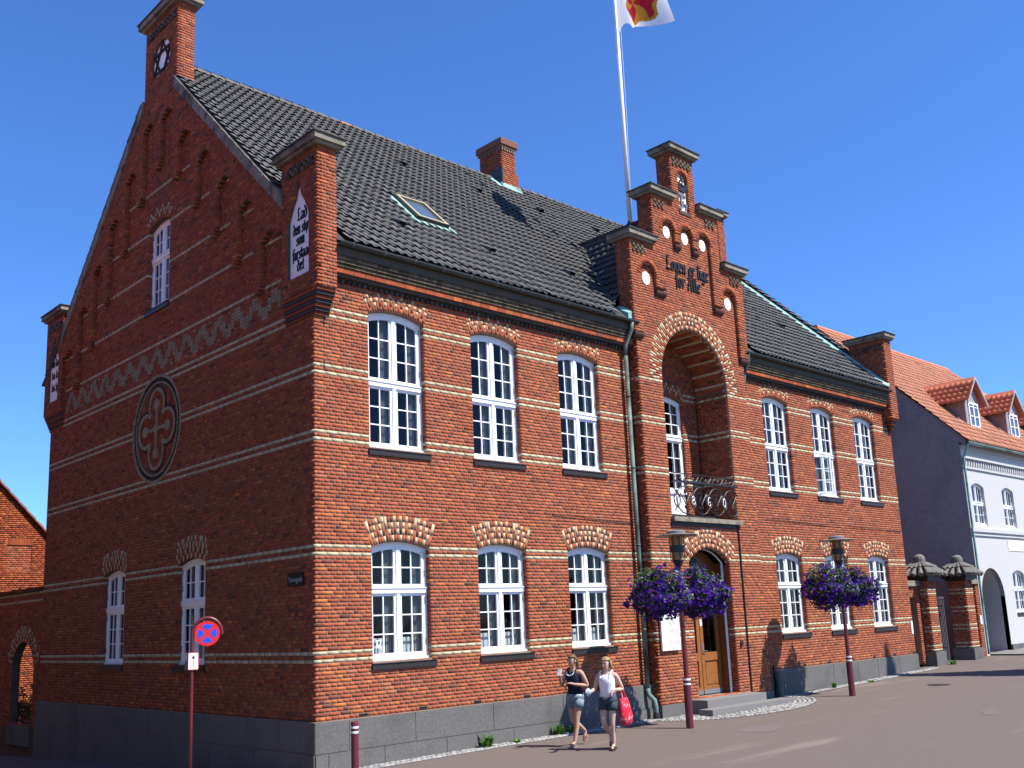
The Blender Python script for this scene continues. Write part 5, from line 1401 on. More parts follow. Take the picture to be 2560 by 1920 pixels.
# pavement slabs before the white house
sheet('pavement', [28.0, 34, 40, 60], [-1.1, .2], .05, 'step_stone')
# ================================================================== COURTYARD WALL with arched gateway
cw = thing('courtyard_wall', 'low red brick courtyard wall with arched gateway left of the town hall', 'wall', (0, W, 0))
cw.location = (0, 0, 0)
CF = frame((.04, 0, 0), (0, 1, 0), (0, 0, 1), (-1, 0, 0))
ca, cb, cz = 14.55, .86, .88                  # gateway centre, half width, spring height
CT = 2.86
cl = [(W, -1.6), (17.6, -1.6), (17.6, CT), (W, CT)]
hole = arch_loop(ca-cb, ca+cb, -.70, cz, .62, .004)
cwo = plate_holes('wall_face', CF, cl, [hole], -.003, 'mortar_dark', cw, depth=.22)
B_ = Bricks(CF)
for k in range(-12, int(CT/CH)):
    v = (k+.5)*CH; sp = [(W, 17.6)]
    iv = arch_half(v, ca-cb, ca+cb, cz, .62)
    if v > -.70 and iv: sp = cut(sp, *iv)
    if cz <= v < cz+.62+.45:
        Rr = (cb*cb+.62**2)/(2*.62); cv = cz+.62-Rr; a = math.asin(cb/Rr); q = min((v-cv)*math.tan(a), math.sqrt(max(0, (Rr+.43)**2-(v-cv)**2))); sp = cut(sp, ca-q, ca+q)
    B_.course(k, sp, colfn=lambda u, v: 1 if int(v//CH) in (41, 38) else None)
bricks_obj('bricks', [B_], cwo)
voussoirs(CF, ca-cb, ca+cb, cz, .62, .43, 4, PAT_DIAMOND, False); flush_voussoirs(cwo)
m = MB(); m.box((.05, W+.3, -1.6), (.26, ca-cb, CT)); m.box((.05, ca+cb, -1.6), (.26, 17.6, CT)); m.box((.05, ca-cb, 1.55), (.26, ca+cb, CT)); m.build('wall_core', 'mortar_dark', cw)
m = MB(); 
for i in range(22):
    y = W+.02+i*.21; m.box((-.06, y, CT), (.36, y+.2, CT+.07), tuple(red_col(1)[0]*.6))
m.build('wall_coping', 'brick', cw, 'stuff')
m = MB(); m.box((-.02, ca-cb-.05, -1.2), (.5, ca+cb+.05, -.70)); m.build('threshold', 'granite', cw)
g_ = MB(); g_.box((.22, ca-cb, -.18), (.27, ca+cb, -.12)); g_.box((.22, ca-cb, -.62), (.27, ca+cb, -.57))
for i in range(15): y = ca-cb+.06+i*.12; g_.box((.235, y, -.68), (.255, y+.02, -.13))
g_o = g_.build('courtyard_gate', 'black_iron', None); tag(g_o, 'low black iron gate in the courtyard arch', 'gate')
# ================================================================== BRICK HOUSE behind the courtyard wall
NY = 20.0
nh = thing('neighbour_house', 'sunlit red brick gable house behind the courtyard wall at the left edge', 'building', (0, 0, 0))
nf = face_y(NY); xr, ze = 3.6, 3.7
bx_, bz_ = -2.4, 9.9
def rline(x): return 5.03-1.05*(x-2.33)
NB = Bricks(nf)
for k in range(-24, 150):
    v = (k+.5)*CH; xe = 2.33+(5.03-v)/1.05
    xe = min(xe, 4.6); xs_ = -3.2
    sp = [(xs_, xe)]
    if 3.75 < v < 4.62: sp = cut(sp, 1.13, 1.93)
    if xe > xs_+.1: NB.course(k, sp)
m = MB(); m.add([(-3.2, NY+.032, -1.7), (4.6, NY+.032, -1.7), (4.6, NY+.032, rline(4.6)), (-3.2, NY+.032, rline(-3.2)), (-3.2, NY+6, -1.7), (4.6, NY+6, -1.7), (4.6, NY+6, rline(4.6)), (-3.2, NY+6, rline(-3.2))],
      [(0, 1, 2, 3), (4, 7, 6, 5), (0, 4, 5, 1), (1, 5, 6, 2), (2, 6, 7, 3), (3, 7, 4, 0)]); nho = m.build('house_wall', 'mortar', nh)
bricks_obj('bricks', [NB], nho, hot=.5)
NB2 = Bricks(face_y(NY+.028))
for k in range(int(3.75/CH), int(4.62/CH)): NB2.course(k, [(1.13, 1.93)], dep=.03)
bricks_obj('blind_window_bricks', [NB2], nho, hot=.3)
m = MB()
for i in range(12): m.box((1.1+i*.072, NY-.004, 4.62), (1.1+i*.072+.062, NY+.05, 4.84), tuple(red_col(1, .3)[0]))
m.build('lintel_bricks', 'brick', nho, 'stuff')
m = MB()
for i in range(30):
    xa = 4.75-i*.28; za = rline(xa)+.02; xb = xa-.29
    m.hexa([(xa, NY-.12, za), (xb, NY-.12, rline(xb)+.0), (xb, NY+6, rline(xb)+.0), (xa, NY+6, za), (xa+.02, NY-.12, za+.07), (xb+.02, NY-.12, rline(xb)+.05), (xb+.02, NY+6, rline(xb)+.05), (xa+.02, NY+6, za+.07)], (.32, .13, .09))
m.build('roof_edge_tiles', 'brick', nh, 'stuff')

# ================================================================== HOUSE ACROSS THE SIDE STREET (outside the left edge, added to shade the gable; mirrored in its windows)
sh = thing('side_street_house', 'plain rendered house across the side street, outside the left edge, added to shade the gable', 'building')
m = MB(); m.box((-22, -4.5, -1.6), (-8.4, 46, 8.6)); m.build('house_wall', 'plaster_ochre', sh)
m = MB(); m.add([(-22.3, -4.8, 8.6), (-8.1, -4.8, 8.6), (-8.1, 46.3, 8.6), (-22.3, 46.3, 8.6), (-15.2, -4.8, 15.0), (-15.2, 46.3, 15.0)], [(0, 1, 4), (1, 2, 5, 4), (2, 3, 5), (3, 0, 4, 5), (0, 3, 2, 1)], (.3, .1, .06)); m.build('roof', 'orange_tile', sh)
for k in range(7):
    for zz in (.6, 4.2):
        m = MB(); m.box((-8.4, -3+k*4, zz), (-8.34, -1.9+k*4, zz+1.7)); m.build('window', 'white_paint', sh)

# ================================================================== WHITE HOUSE on the right
HX, HY = 27.65, 0.0
wh = thing('white_house', 'white painted house with grey side wall, orange tiled roof and dormers', 'building', (0, 0, 0))
HF = face_y(HY); HRE, HRY, HRZ = 7.32, 5.15, 12.95
HXE = 40.3
WHW = [(28.2+2.88*i, 1.15) for i in range(5)]
hh = [arch_loop(x, x+wv, 4.30, 5.72, .14, 0) for x, wv in WHW]+[arch_loop(31.05+2.88*i, 32.2+2.88*i, 1.10, 2.52, .14, 0) for i in range(3)]
arch_p = [(27.98, -.6), (30.05, -.6)]+[(29.015+1.035*math.cos(t), 1.70+1.035*math.sin(t)) for t in np.linspace(0, math.pi, 19)]
hh.append(arch_p)
who = plate_holes('house_front', HF, [(HX, -.8), (HXE, -.8), (HXE, HRE), (HX, HRE)], hh, 0, 'house_white', wh, depth=.16)
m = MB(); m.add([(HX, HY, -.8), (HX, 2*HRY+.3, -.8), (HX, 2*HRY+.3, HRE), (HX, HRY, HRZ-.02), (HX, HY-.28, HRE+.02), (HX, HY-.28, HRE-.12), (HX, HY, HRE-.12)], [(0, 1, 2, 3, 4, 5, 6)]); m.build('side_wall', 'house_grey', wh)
m = MB(); m.box((30.2, .3, -.8), (HXE, .32, HRE)); m.build('inner_wall', 'room_dark', wh)
m = MB(); m.box((HX+.02, .3, 3.1), (30.19, .32, HRE)); m.build('inner_wall', 'room_dark', wh)
m = MB(); m.box((HX+.001, .17, -.8), (30.3, 2.8, 3.0)); 
pas = MB(); pas.add([(27.98, .0, -.6), (27.98, 2.2, -.6), (27.98, 2.2, 1.7), (27.98, 0, 1.7), (30.05, 0, -.6), (30.05, 2.2, -.6), (30.05, 2.2, 1.7), (30.05, 0, 1.7)], [(0, 1, 2, 3), (4, 7, 6, 5)])
pv = [(29.015+1.035*math.cos(t), 1.70+1.035*math.sin(t)) for t in np.linspace(0, math.pi, 19)]
pas.add([(p[0], y_, p[1]) for y_ in (.0, 2.2) for p in pv], [(i, i+1, 20+i, 19+i) for i in range(18)]); pas.build('passage', 'house_white', wh)
m = MB(); m.box((27.9, .85, -.6), (30.2, .9, 2.9)); pd = m.build('passage_door', 'gate_maroon', wh)
for i in range(9): m = MB(); m.box((28.0+i*.23, .825, -.5), (28.2+i*.23, .849, 2.7)); m.build('board', 'gate_maroon', pd)
for (x, wv) in WHW: window(HF, x, x+wv, 4.30, 5.72, .14, 5.10, 2, 1, wh, wd=-.09, curtain=False, sill=None, slim=True)
for i in range(3): window(HF, 31.05+2.88*i, 32.2+2.88*i, 1.10, 2.52, .14, 1.95, 2, 1, wh, wd=-.09, curtain=False, slim=True)
m = MB(); x = HX+.05
while x < HXE: m.box((x, -.06, 6.50), (x+.10, -.001, 6.72)); x += .22
m.build('dentils', 'house_white', wh, 'stuff')
m = MB(); m.box((HX, -.12, 6.72), (HXE, -.001, 6.80)); m.box((HX, -.05, 6.36), (HXE, -.001, 6.42)); m.box((HX, -.10, 4.03), (HXE, -.001, 4.16)); m.box((HX, -.05, 3.90), (HXE, -.001, 4.03)); m.box((HX, -.06, 7.1), (HXE, -.001, 7.3)); m.build('string_course', 'house_white', wh)
m = MB(); m.box((31.0, -.02, 3.40), (33.2, -.001, 3.80)); m.build('plaque', 'plaster_white', wh)
m = MB(); m.box((30.06, -.05, -.8), (HXE, -.001, -.06)); m.build('house_plinth', 'granite', wh)
m = MB(); m.tube([(HX, -.30, 7.28), (HXE, -.30, 7.28)], .07, 8); m.build('gutter', 'pipe_copper', wh)
m = MB(); m.tube([(HX+.05, -.30, 7.22), (HX+.06, -.2, 7.0), (HX+.06, -.07, 6.7), (HX+.06, -.07, -.3)], .045, 8); m.build('downpipe', 'copper', wh)
m = MB(); m.tube([(31.9, -.05, .55), (31.9, -.05, .25), (32.15, -.07, -.2), (32.15, -.07, -.5)], .03, 6); m.box((31.75, -.1, .35), (31.98, -.002, .85)); m.build('meter_box', 'lamp_dark', wh)
# its roof
ra = math.atan((HRZ-HRE)/(HRY+.32)); rs = (HRZ-HRE)/(HRY+.32)
m = MB(); m.add([(HX-.08, -.32, HRE), (HXE-.1, -.32, HRE), (HXE-.1, HRY, HRZ), (HX-.08, HRY, HRZ), (HX-.08, 2*HRY+.32, HRE), (HXE-.1, 2*HRY+.32, HRE)], [(0, 1, 2, 3), (3, 2, 5, 4)], (.5, .22, .13))
# hipped far end
m.add([(HXE-.1, -.32, HRE), (HXE+5.2, HRY, HRE), (HXE-.1, HRY, HRZ), (HXE+5.2, -.32, HRE)], [(0, 3, 2), (3, 1, 2)], (.56, .25, .15))
wr = m.build('house_roof', 'orange_tile', wh)
DCX = [30.95, 35.1, 39.2]
DFY = .62
def keep_o(P):
    k = P[:, 2] < HRZ-.05
    for c in DCX: k &= ~((np.abs(P[:, 0]-c) < .70) & (P[:, 1] > DFY) & (P[:, 2] < 9.45))
    return k
tiles('roof_tiles', (HX-.1, -.36, HRE+.0), (1, 0, 0), (0, math.cos(ra), math.sin(ra)), (0, -math.sin(ra), math.cos(ra)), int((HXE-HX)/.215), 23, .215, .337, keep_o, (.60, .26, .155), wr, 'orange_tile', var=.07, TV=TVO, TF=TFO)
m = MB(); m.tube([(HX-.08, HRY, HRZ+.02), (HXE, HRY, HRZ+.02)], .11, 8, col=(.6, .2, .1)); m.build('ridge', 'orange_tile', wr)
m = MB(); m.tube([(HXE-.1, HRY, HRZ), (HXE+2.5, HRY*.5, HRE+(HRZ-HRE)*.5)], .1, 8, col=(.5, .18, .1)); m.build('hip_ridge', 'orange_tile', wr)
# bargeboard of small dark mortar under the verge
for i, c in enumerate(DCX):
    zb = HRE+rs*(DFY+.32); zt = 9.42; za = 10.28; hw = .70
    d = MB(); d.add([(c-hw, DFY, zb-.1), (c+hw, DFY, zb-.1), (c+hw, DFY, zt), (c, DFY, za), (c-hw, DFY, zt)], [(0, 1, 2, 3, 4)]); do = d.build('dormer', 'dormer_grey', wh)
    back = lambda z: (z-HRE)/rs-.32
    d = MB()
    for s in (-1, 1): d = MB(); d.add([(c+s*hw, DFY, zb-.1), (c+s*hw, DFY, zt), (c+s*hw, back(zt), zt)], [(0, 1, 2)]); d.build('dormer_cheek', 'dormer_cheek', do)
    d = MB()
    for q in range(7): d.box((c-hw+.07+q*.19, DFY-.008, zb-.05), (c-hw+.085+q*.19, DFY+.001, zt+.1))
    d.build('boards', 'dormer_grey', do, 'stuff')
    rdm = MB()
    ov = .30; zed = zt-.16
    for s in (-1, 1):
        rdm.add([(c, DFY-.25, za+.06), (c+s*(hw+ov), DFY-.25, zed), (c+s*(hw+ov), back(zed), zed), (c, back(za)+.05, za+.06)], [(0, 1, 2, 3)], (.45, .15, .08))
    rdo = rdm.build('dormer_roof', 'orange_tile', do)
    sl_ = math.atan2(za+.06-zed, hw+ov)
    for s in (-1, 1):
        tiles('roof_tiles', (c+s*(hw+ov+.03), DFY-.30 if s < 0 else back(za), zed-.01), (0, 1 if s < 0 else -1, 0), (-s*math.cos(sl_), 0, math.sin(sl_)), (s*math.sin(sl_), 0, math.cos(sl_)), int((back(za)-DFY+.3)/.215), 4, .215, .30,
              lambda P, c=c: (P[:, 1] < (P[:, 2]-HRE)/rs-.32+.1), (.58, .19, .095), rdo, 'orange_tile', var=.08, TV=TVO, TF=TFO)
    b = MB()
    for s in (-1, 1): b.hexa([(c, DFY-.27, za-.06), (c, DFY-.22, za-.06), (c, DFY-.22, za+.07), (c, DFY-.27, za+.07), (c+s*(hw+ov), DFY-.27, zed-.12), (c+s*(hw+ov), DFY-.22, zed-.12), (c+s*(hw+ov), DFY-.22, zed+.01), (c+s*(hw+ov), DFY-.27, zed+.01)])
    b.build('bargeboard', 'dormer_grey', do)
    fr = frame((0, DFY-.06, 0), (1, 0, 0), (0, 0, 1), (0, -1, 0))
    wm = MB(); u0_, u1_, v0_, v1_ = c-.46, c+.46, zb+.02, zt-.12
    for a, b2, p, q in ((u0_, u0_+.07, v0_, v1_), (u1_-.07, u1_, v0_, v1_), (c-.04, c+.04, v0_, v1_), (u0_, u1_, v0_, v0_+.07), (u0_, u1_, v1_-.07, v1_), (u0_, u1_, v0_+.42, v0_+.45), (u0_, u1_, v0_+.80, v0_+.83)):
        wm.box((a, DFY-.05-.002*random.random(), p), (b2, DFY-.001, q))
    wmo = wm.build('window', 'white_paint', wh)
    for a, b2 in ((u0_+.07, c-.04), (c+.04, u1_-.07)):
        for p, q in ((v0_+.07, v0_+.42), (v0_+.45, v0_+.80), (v0_+.83, v1_-.07)):
            pm_ = MB(); pm_.quad((a, DFY-.02, p), (b2, DFY-.02, p), (b2, DFY-.02, q), (a, DFY-.02, q)); pm_.build('pane', 'glass_sky', wmo)

# ================================================================== GATE PILLARS between the two buildings
def pillar(x0, x1, y0, y1, label):
    zb = gz((x0+x1)/2, -.1)
    t = thing('gate_pillar', label, 'pillar', ((x0+x1)/2, y0, zb), 0, 'tile capped gate pillars'); t.location = (0, 0, 0)
    m = MB(); m.box((x0-.07, y0-.07, zb-.1), (x1+.07, y1+.07, -.02)); m.build('foot_stone', 'granite', t)
    brick_box(x0, x1, y0, y1, 0, 2.28, t, 'flr', 'shaft', colfn=lambda u, v: 1 if int(v//CH) % 9 in (0, 2) else None, mortar='mortar')
    m = MB(); m.box((x0-.06, y0-.06, 2.285), (x1+.06, y1+.06, 2.36)); m.box((x0-.13, y0-.13, 2.36), (x1+.13, y1+.13, 2.46)); m.build('moulding', 'dark_sill', t)
    cx, cy = (x0+x1)/2, (y0+y1)/2; r_ = MB(); e = .30; hx, hy = (x1-x0)/2+e, (y1-y0)/2+e
    r_.add([(cx-hx, cy-hy, 2.46), (cx+hx, cy-hy, 2.46), (cx+hx, cy+hy, 2.46), (cx-hx, cy+hy, 2.46), (cx, cy, 2.98)], [(0, 1, 4), (1, 2, 4), (2, 3, 4), (3, 0, 4), (0, 3, 2, 1)], (.13, .12, .105))
    ro = r_.build('cap_roof', 'roof_tile', t)
    for q, (dx, dy) in enumerate(((0, -1), (-1, 0), (1, 0), (0, 1))):
        for i in range(5):
            f = (i-2)/2.2
            bx0 = cx+dx*hx+(f*hx if dx == 0 else 0); by0 = cy+dy*hy+(f*hy if dy == 0 else 0)
            m = MB(); top = (cx+(bx0-cx)*.25, cy+(by0-cy)*.25, 2.98-.52*.25+.03); m.tube([(bx0, by0, 2.48), ((bx0+top[0])/2, (by0+top[1])/2, (2.48+top[2])/2+.015)], [.085, .06], 8, col=(.20, .19, .165)); m.tube([((bx0+top[0])/2, (by0+top[1])/2, (2.48+top[2])/2+.03), top], [.08, .05], 8, col=(.18, .17, .15)); m.build('cap_tile', 'roof_tile', ro)
    m = MB(); m.lathe([(.19, 2.86), (.19, 3.02), (.17, 3.10), (.10, 3.16), (.01, 3.18)], (cx, cy, 0), 16, (.26, .24, .21)); m.build('cap_knob', 'pieces', ro)
    return t
pillar(23.62, 24.22, .02, .62, 'brick gate pillar with cream bands next to the narrow doorway by the town hall')
pillar(26.15, 26.75, -.18, .42, 'brick gate pillar with cream bands nearest the white house')
sw = thing('gate_side_wall', 'narrow brick doorway wall between the town hall and the first gate pillar', 'wall'); 
brick_box(22.22, 22.62, .30, .62, -6*CH, 2.1, sw, 'f', 'jamb'); brick_box(23.32, 23.60, .30, .62, -6*CH, 2.1, sw, 'f', 'jamb')
brick_box(22.63, 23.31, .30, .62, 1.75, 2.1, sw, 'f', 'head')
m = MB(); m.box((22.22, .22, 2.12), (23.60, .70, 2.30)); m.build('coping', 'cap_stone', sw)
m = MB(); m.box((22.62, .55, -.5), (23.32, .6, 1.78)); m.build('door', 'gate_maroon', sw)
sw2 = thing('gate_side_wall', 'narrow brick wall with doorway between the second gate pillar and the white house', 'wall')
brick_box(27.36, 27.62, -.02, .3, -6*CH, 2.15, sw2, 'fl', 'jamb'); brick_box(26.80, 27.35, .05, .3, 1.72, 2.15, sw2, 'f', 'head')
m = MB(); m.box((26.78, -.08, 2.16), (27.68, .36, 2.32)); m.build('coping', 'cap_stone', sw2)
m = MB(); m.box((26.8, .24, -.4), (27.36, .28, 1.75)); m.build('door', 'gate_maroon', sw2)
m = MB(); m.box((27.42, -.045, .75), (27.56, -.03, 1.05)); o = m.build('number_plate', 'sign_white', None); tag(o, 'small white plate on the narrow wall beside the white house', 'sign')
m = MB(); m.box((22.05, -.02, .62), (22.16, -.003, 1.02)); o = m.build('number_plate', 'sign_white', None); tag(o, 'small white plate at the right end of the brick front', 'sign')
ig = thing('iron_gate', 'tall grey iron gate standing open between the two gate pillars', 'gate', (26.1, .55, -.4))
for i in range(7):
    x = 24.98+i*.16; m = MB(); m.tube([(x-26.1, i*.12-.4+.0, -.02), (x-26.1, i*.12-.4, 2.05+.03*(i % 2))], .014, 6); m.lathe([(.003, .0), (.03, .03), (.003, .12)], (x-26.1, i*.12-.4, 2.05), 6); m.build('bar', 'grey_iron', ig)
for z_ in (.12, .45, 1.85):
    m = MB(); m.tube([(24.95-26.1, -.42, z_), (25.98-26.1, .34, z_)], .02, 6); m.build('rail', 'grey_iron', ig)
# dark carriage way behind the gate, closed by a hedge-coloured yard wall
m = MB(); m.box((22.25, 5.6, -1), (27.6, 5.8, 4.4)); o = m.build('yard_wall', 'gate_maroon', None); tag(o, 'dark wall at the back of the yard behind the gate pillars', 'wall')
# ================================================================== STREET LAMPS with hanging baskets
def lamp(x, y, label):
    z = gz(x, y); t = thing('street_lamp', label, 'street lamp', (x, y, z), 0, 'maroon street lamps with flower baskets')
    m = MB(); m.lathe([(.078, -.05), (.078, .98), (.068, 1.0)], n=16); m.build('base', 'maroon', t, smooth=False)
    m = MB(); m.lathe([(.050, .99), (.044, 3.02)], n=14); m.build('pole', 'maroon', t, smooth=False)
    for zz in (.86, .95): m = MB(); m.lathe([(.0795, zz), (.0795, zz+.035)], n=16); m.build('white_band', 'sign_white', t)
    m = MB(); m.tube([(-.78, 0, 3.03-.0), (.78, 0, 3.03)], .024, 8); m.build('crossbar', 'maroon', t)
    m = MB(); m.lathe([(.046, 3.02), (.05, 3.24), (.12, 3.38), (.13, 3.40)], n=16); m.build('socket', 'lamp_dark', t)
    m = MB(); m.lathe([(.122, 3.40), (.132, 3.90)], n=18); m.build('lantern_glass', 'lamp_amber', t)
    m = MB(); m.lathe([(.155, 3.56), (.16, 3.575), (.16, 3.69), (.155, 3.70)], n=20); m.build('shade_band', 'lamp_dark', t)
    m = MB(); 
    for k in range(6): a = k*math.pi/3; m.tube([(.145*math.cos(a), .145*math.sin(a), 3.38), (.15*math.cos(a), .15*math.sin(a), 3.92)], .010, 5)
    m.build('lantern_ribs', 'lamp_dark', t)
    m = MB(); m.lathe([(.10, 3.895), (.44, 3.90), (.45, 3.915), (.44, 3.925), (.2, 3.95)], n=32); m.build('brim', 'lamp_brim', t)
    m = MB(); m.lathe([(.2, 3.945), (.2, 4.0), (.17, 4.02)], n=20); m.build('lid', 'grey_iron', t)
    return t, z
def basket(x, y, z, label, seed, rx=.60, rz=.50):
    rr = np.random.default_rng(seed)
    t = thing('flower_basket', label, 'flower basket', (x, y, z), 0, 'purple petunia hanging baskets')
    m = MB(); m.lathe([(.05, -.30), (.20, -.24), (.28, -.08), (.29, .0)], n=16); m.build('bowl', 'dark_sill', t)
    m = MB()
    for k in range(3): a = k*2.1; m.tube([(.27*math.cos(a), .27*math.sin(a), 0), (0, 0, .52)], .006, 4)
    m.build('hanger', 'black_iron', t)
    def scatter(n, cols, size, shape, lo=.5, bias=None):
        V = []; F = []; C = []
        for i in range(n):
            d = rr.normal(size=3); d /= np.linalg.norm(d); r_ = rr.uniform(lo, 1.0)**.6
            # lumpy outline: drooping at the foot, tufts above
            lump = 1+.16*math.sin(5*math.atan2(d[1], d[0])+seed)+.12*math.sin(7*d[2]+seed)+rr.normal()*.05
            p = np.array((d[0]*rx, d[1]*rx, d[2]*rz))*r_*lump
            p[2] -= .10*(abs(d[0])+abs(d[1]))*.7-.04
            if bias is not None and not bias(p, rr): continue
            a = rr.normal(size=3)*.6+d*1.0; a /= np.linalg.norm(a); e = np.cross(a, rr.normal(size=3)); e /= np.linalg.norm(e)+1e-9; h = np.cross(a, e)
            s = size*rr.uniform(.7, 1.3); b = len(V)
            for (u, v, w_) in shape: V.append(p+(e*u+h*v+a*w_)*s)
            if len(shape) == 6:
                F += [(b, b+1, b+2), (b, b+2, b+3), (b, b+3, b+4), (b, b+4, b+5), (b, b+5, b+1)]
            else: F.append((b, b+1, b+2, b+3))
            c = np.array(cols[rr.integers(len(cols))])*rr.uniform(.75, 1.25); C += [c]*len(shape)
        return V, F, C
    leafs = [(0, -1, 0), (.45, 0, .1), (0, 1, 0), (-.45, 0, .1)]
    V, F, C = scatter(1500, [(.05, .10, .022), (.08, .15, .03), (.035, .07, .02)], .052, leafs, .35)
    me = fast_mesh('foliage', np.array(V), F, np.array(C)); mesh_obj('foliage', me, 'leaf', t, 'stuff')
    V, F, C = scatter(1500, [(.30, .34, .28), (.24, .28, .22), (.12, .2, .06)], .045, leafs, .82, lambda p, q: p[2] > -.18 and math.sin(p[0]*6+seed)+math.sin(p[1]*7) > .1)
    me = fast_mesh('silver_foliage', np.array(V), F, np.array(C)); mesh_obj('silver_foliage', me, 'leaf', t, 'stuff')
    fl = [(0, 0, -.25)]+[(math.cos(k*1.2566), math.sin(k*1.2566), .1) for k in range(5)]
    V, F, C = scatter(1050, [(.075, .018, .26), (.055, .012, .21), (.11, .03, .34), (.04, .01, .14)], .043, fl, .78, lambda p, q: p[2] < .22 or q.uniform() < .45)
    me = fast_mesh('petunias', np.array(V), F, np.array(C)); mesh_obj('petunias', me, 'petal', t, 'stuff')
    # trailing stems below
    m = MB()
    for k in range(16):
        a = rr.uniform(0, 6.28); r_ = rr.uniform(.1, .45); x0_, y0_ = r_*math.cos(a), r_*math.sin(a); L_ = rr.uniform(.1, .28)
        m.tube([(x0_, y0_, -.3), (x0_+rr.normal()*.03, y0_+rr.normal()*.03, -.4-L_*.5), (x0_+rr.normal()*.05, y0_+rr.normal()*.05, -.42-L_)], .004, 3, col=(.05, .09, .03))
    m.build('trailing_stems', 'leaf', t, 'stuff')
LAMPS = [(7.70, -1.86), (14.70, -1.72)]
t1, z1 = lamp(*LAMPS[0], 'maroon street lamp with round brim standing before the wooden front door')
t2, z2 = lamp(*LAMPS[1], 'maroon street lamp with round brim before the right-hand windows')
for (lx, ly), zz, who_, sd in ((LAMPS[0], z1, 'front door', 3), (LAMPS[1], z2, 'right-hand', 21)):
    basket(lx-.66, ly, zz+2.72, 'left purple petunia basket on the %s lamp' % who_, sd)
    basket(lx+.66, ly, zz+2.70, 'right purple petunia basket on the %s lamp' % who_, sd+4, .56, .46)
# ================================================================== NO-STOPPING SIGN
sx_, sy_ = -1.63, 1.18; sz = gz(sx_, sy_)
sg = thing('no_stopping_sign', 'round red and blue no stopping sign on a maroon pole with hooped top', 'road sign', (sx_, sy_, sz))
toc = Vector((CAM.x-sx_, CAM.y-sy_, 0)).normalized(); ex = Vector((toc.y, -toc.x, 0))*-1   # ex: to the right as seen
ex = Vector((-toc.y, toc.x, 0)); 
SFm = frame((0, 0, 0), ex, (0, 0, 1), toc)
cz_ = 1.52-sz; cxo = .235
hoop = [SFm(0, -.2, 0), SFm(0, 1.0, 0), SFm(0, cz_-.1, 0)]+[SFm(cxo-.235*math.cos(t), cz_+.255*math.sin(t), 0) for t in np.linspace(0, math.pi, 16)]+[SFm(cxo+.235, cz_-.06, 0)]
m = MB(); m.tube([h for h in hoop], .030, 10); m.build('pole', 'maroon', sg, smooth=True)
m = MB(); m.prism(SFm, [(cxo+.205*math.cos(t), cz_+.205*math.sin(t)) for t in np.linspace(0, 2*math.pi, 41)[:-1]], .030, .040); dsc = m.build('disc', 'sign_red', sg)
m = MB(); m.prism(SFm, [(cxo+.204*math.cos(t), cz_+.204*math.sin(t)) for t in np.linspace(0, 2*math.pi, 41)[:-1]], .022, .0295); m.build('disc_back', 'sign_back', sg)
for q in range(4):
    a = q*math.pi/2; pts = []
    r_ = .155; g0 = .028
    # circular sector between the bars of the cross
    t0 = a-math.pi/4+math.asin(g0/r_); t1_ = a+math.pi/4-math.asin(g0/r_)
    pts = [(cxo+g0*1.42*math.cos(a), cz_+g0*1.42*math.sin(a))]+[(cxo+r_*math.cos(t), cz_+r_*math.sin(t)) for t in np.linspace(t0, t1_, 10)]
    m = MB(); m.prism(SFm, pts, .0395, .0415); m.build('blue_field', 'sign_blue', dsc)
for a in (math.pi/2, 0, math.pi): m = MB(); m.tube([SFm(cxo+.192*math.cos(a), cz_+.192*math.sin(a), .04), SFm(cxo+.192*math.cos(a), cz_+.192*math.sin(a), .048)], .008, 8); m.build('bolt', 'grey_iron', dsc)
az = 1.08-sz
def rrect(cx, cy, w_, h_, r_): return [(cx+sx*(w_/2-r_)+r_*math.cos(t), cy+sy*(h_/2-r_)+r_*math.sin(t)) for sx, sy, a0 in ((1, 1, 0), (-1, 1, math.pi/2), (-1, -1, math.pi), (1, -1, 1.5*math.pi)) for t in np.linspace(a0, a0+math.pi/2, 5)]
m = MB(); m.prism(SFm, rrect(.02, az, .172, .285, .018), .032, .040); ppo = m.build('arrow_plate', 'sign_red', sg)
m = MB(); m.prism(SFm, rrect(.02, az, .152, .265, .014), .0395, .0415); m.build('plate_face', 'sign_white', ppo)
m = MB(); m.prism(SFm, [(.016, az-.09), (.024, az-.09), (.024, az+.05), (.016, az+.05)], .041, .0425); m.prism(SFm, [(-.008, az+.045), (.048, az+.045), (.02, az+.095)], .041, .0428); m.build('arrow', 'letter_black', ppo)
m = MB(); m.prism(SFm, rrect(-.03, az, .17, .285, .018), -.042, -.034); m.build('rear_plate', 'sign_back', sg)
# ================================================================== BOLLARD, BIN
bx_o, by_o = .12, -.94; bz = gz(bx_o, by_o)
bo = thing('bollard', 'dark red bollard with two white bands at the corner of the town hall', 'bollard', (bx_o, by_o, bz))
m = MB(); m.lathe([(.060, -.05), (.060, .855), (.054, .872), (.02, .878)], n=20); m.build('post', 'maroon', bo)
for zz in (.69, .765): m = MB(); m.lathe([(.0612, zz), (.0612, zz+.032)], n=20); m.build('white_band', 'sign_white', bo)
bn = thing('litter_bin', 'small dark grey litter bin against the granite plinth', 'bin', (13.72, -.27, gz(13.7, 0)))
m = MB(); m.lathe([(.075, 0), (.10, .45), (.125, .70), (.11, .70), (.10, .6)], n=16); m.build('bucket', 'bin_grey', bn)
m = MB(); m.lathe([(.128, .68), (.135, .695), (.128, .71), (.115, .71)], n=16); m.build('rim', 'grey_iron', bn)
m = MB(); m.box((-.02, .10, .0), (.02, .15, .8)); m.build('bracket', 'black_iron', bn)
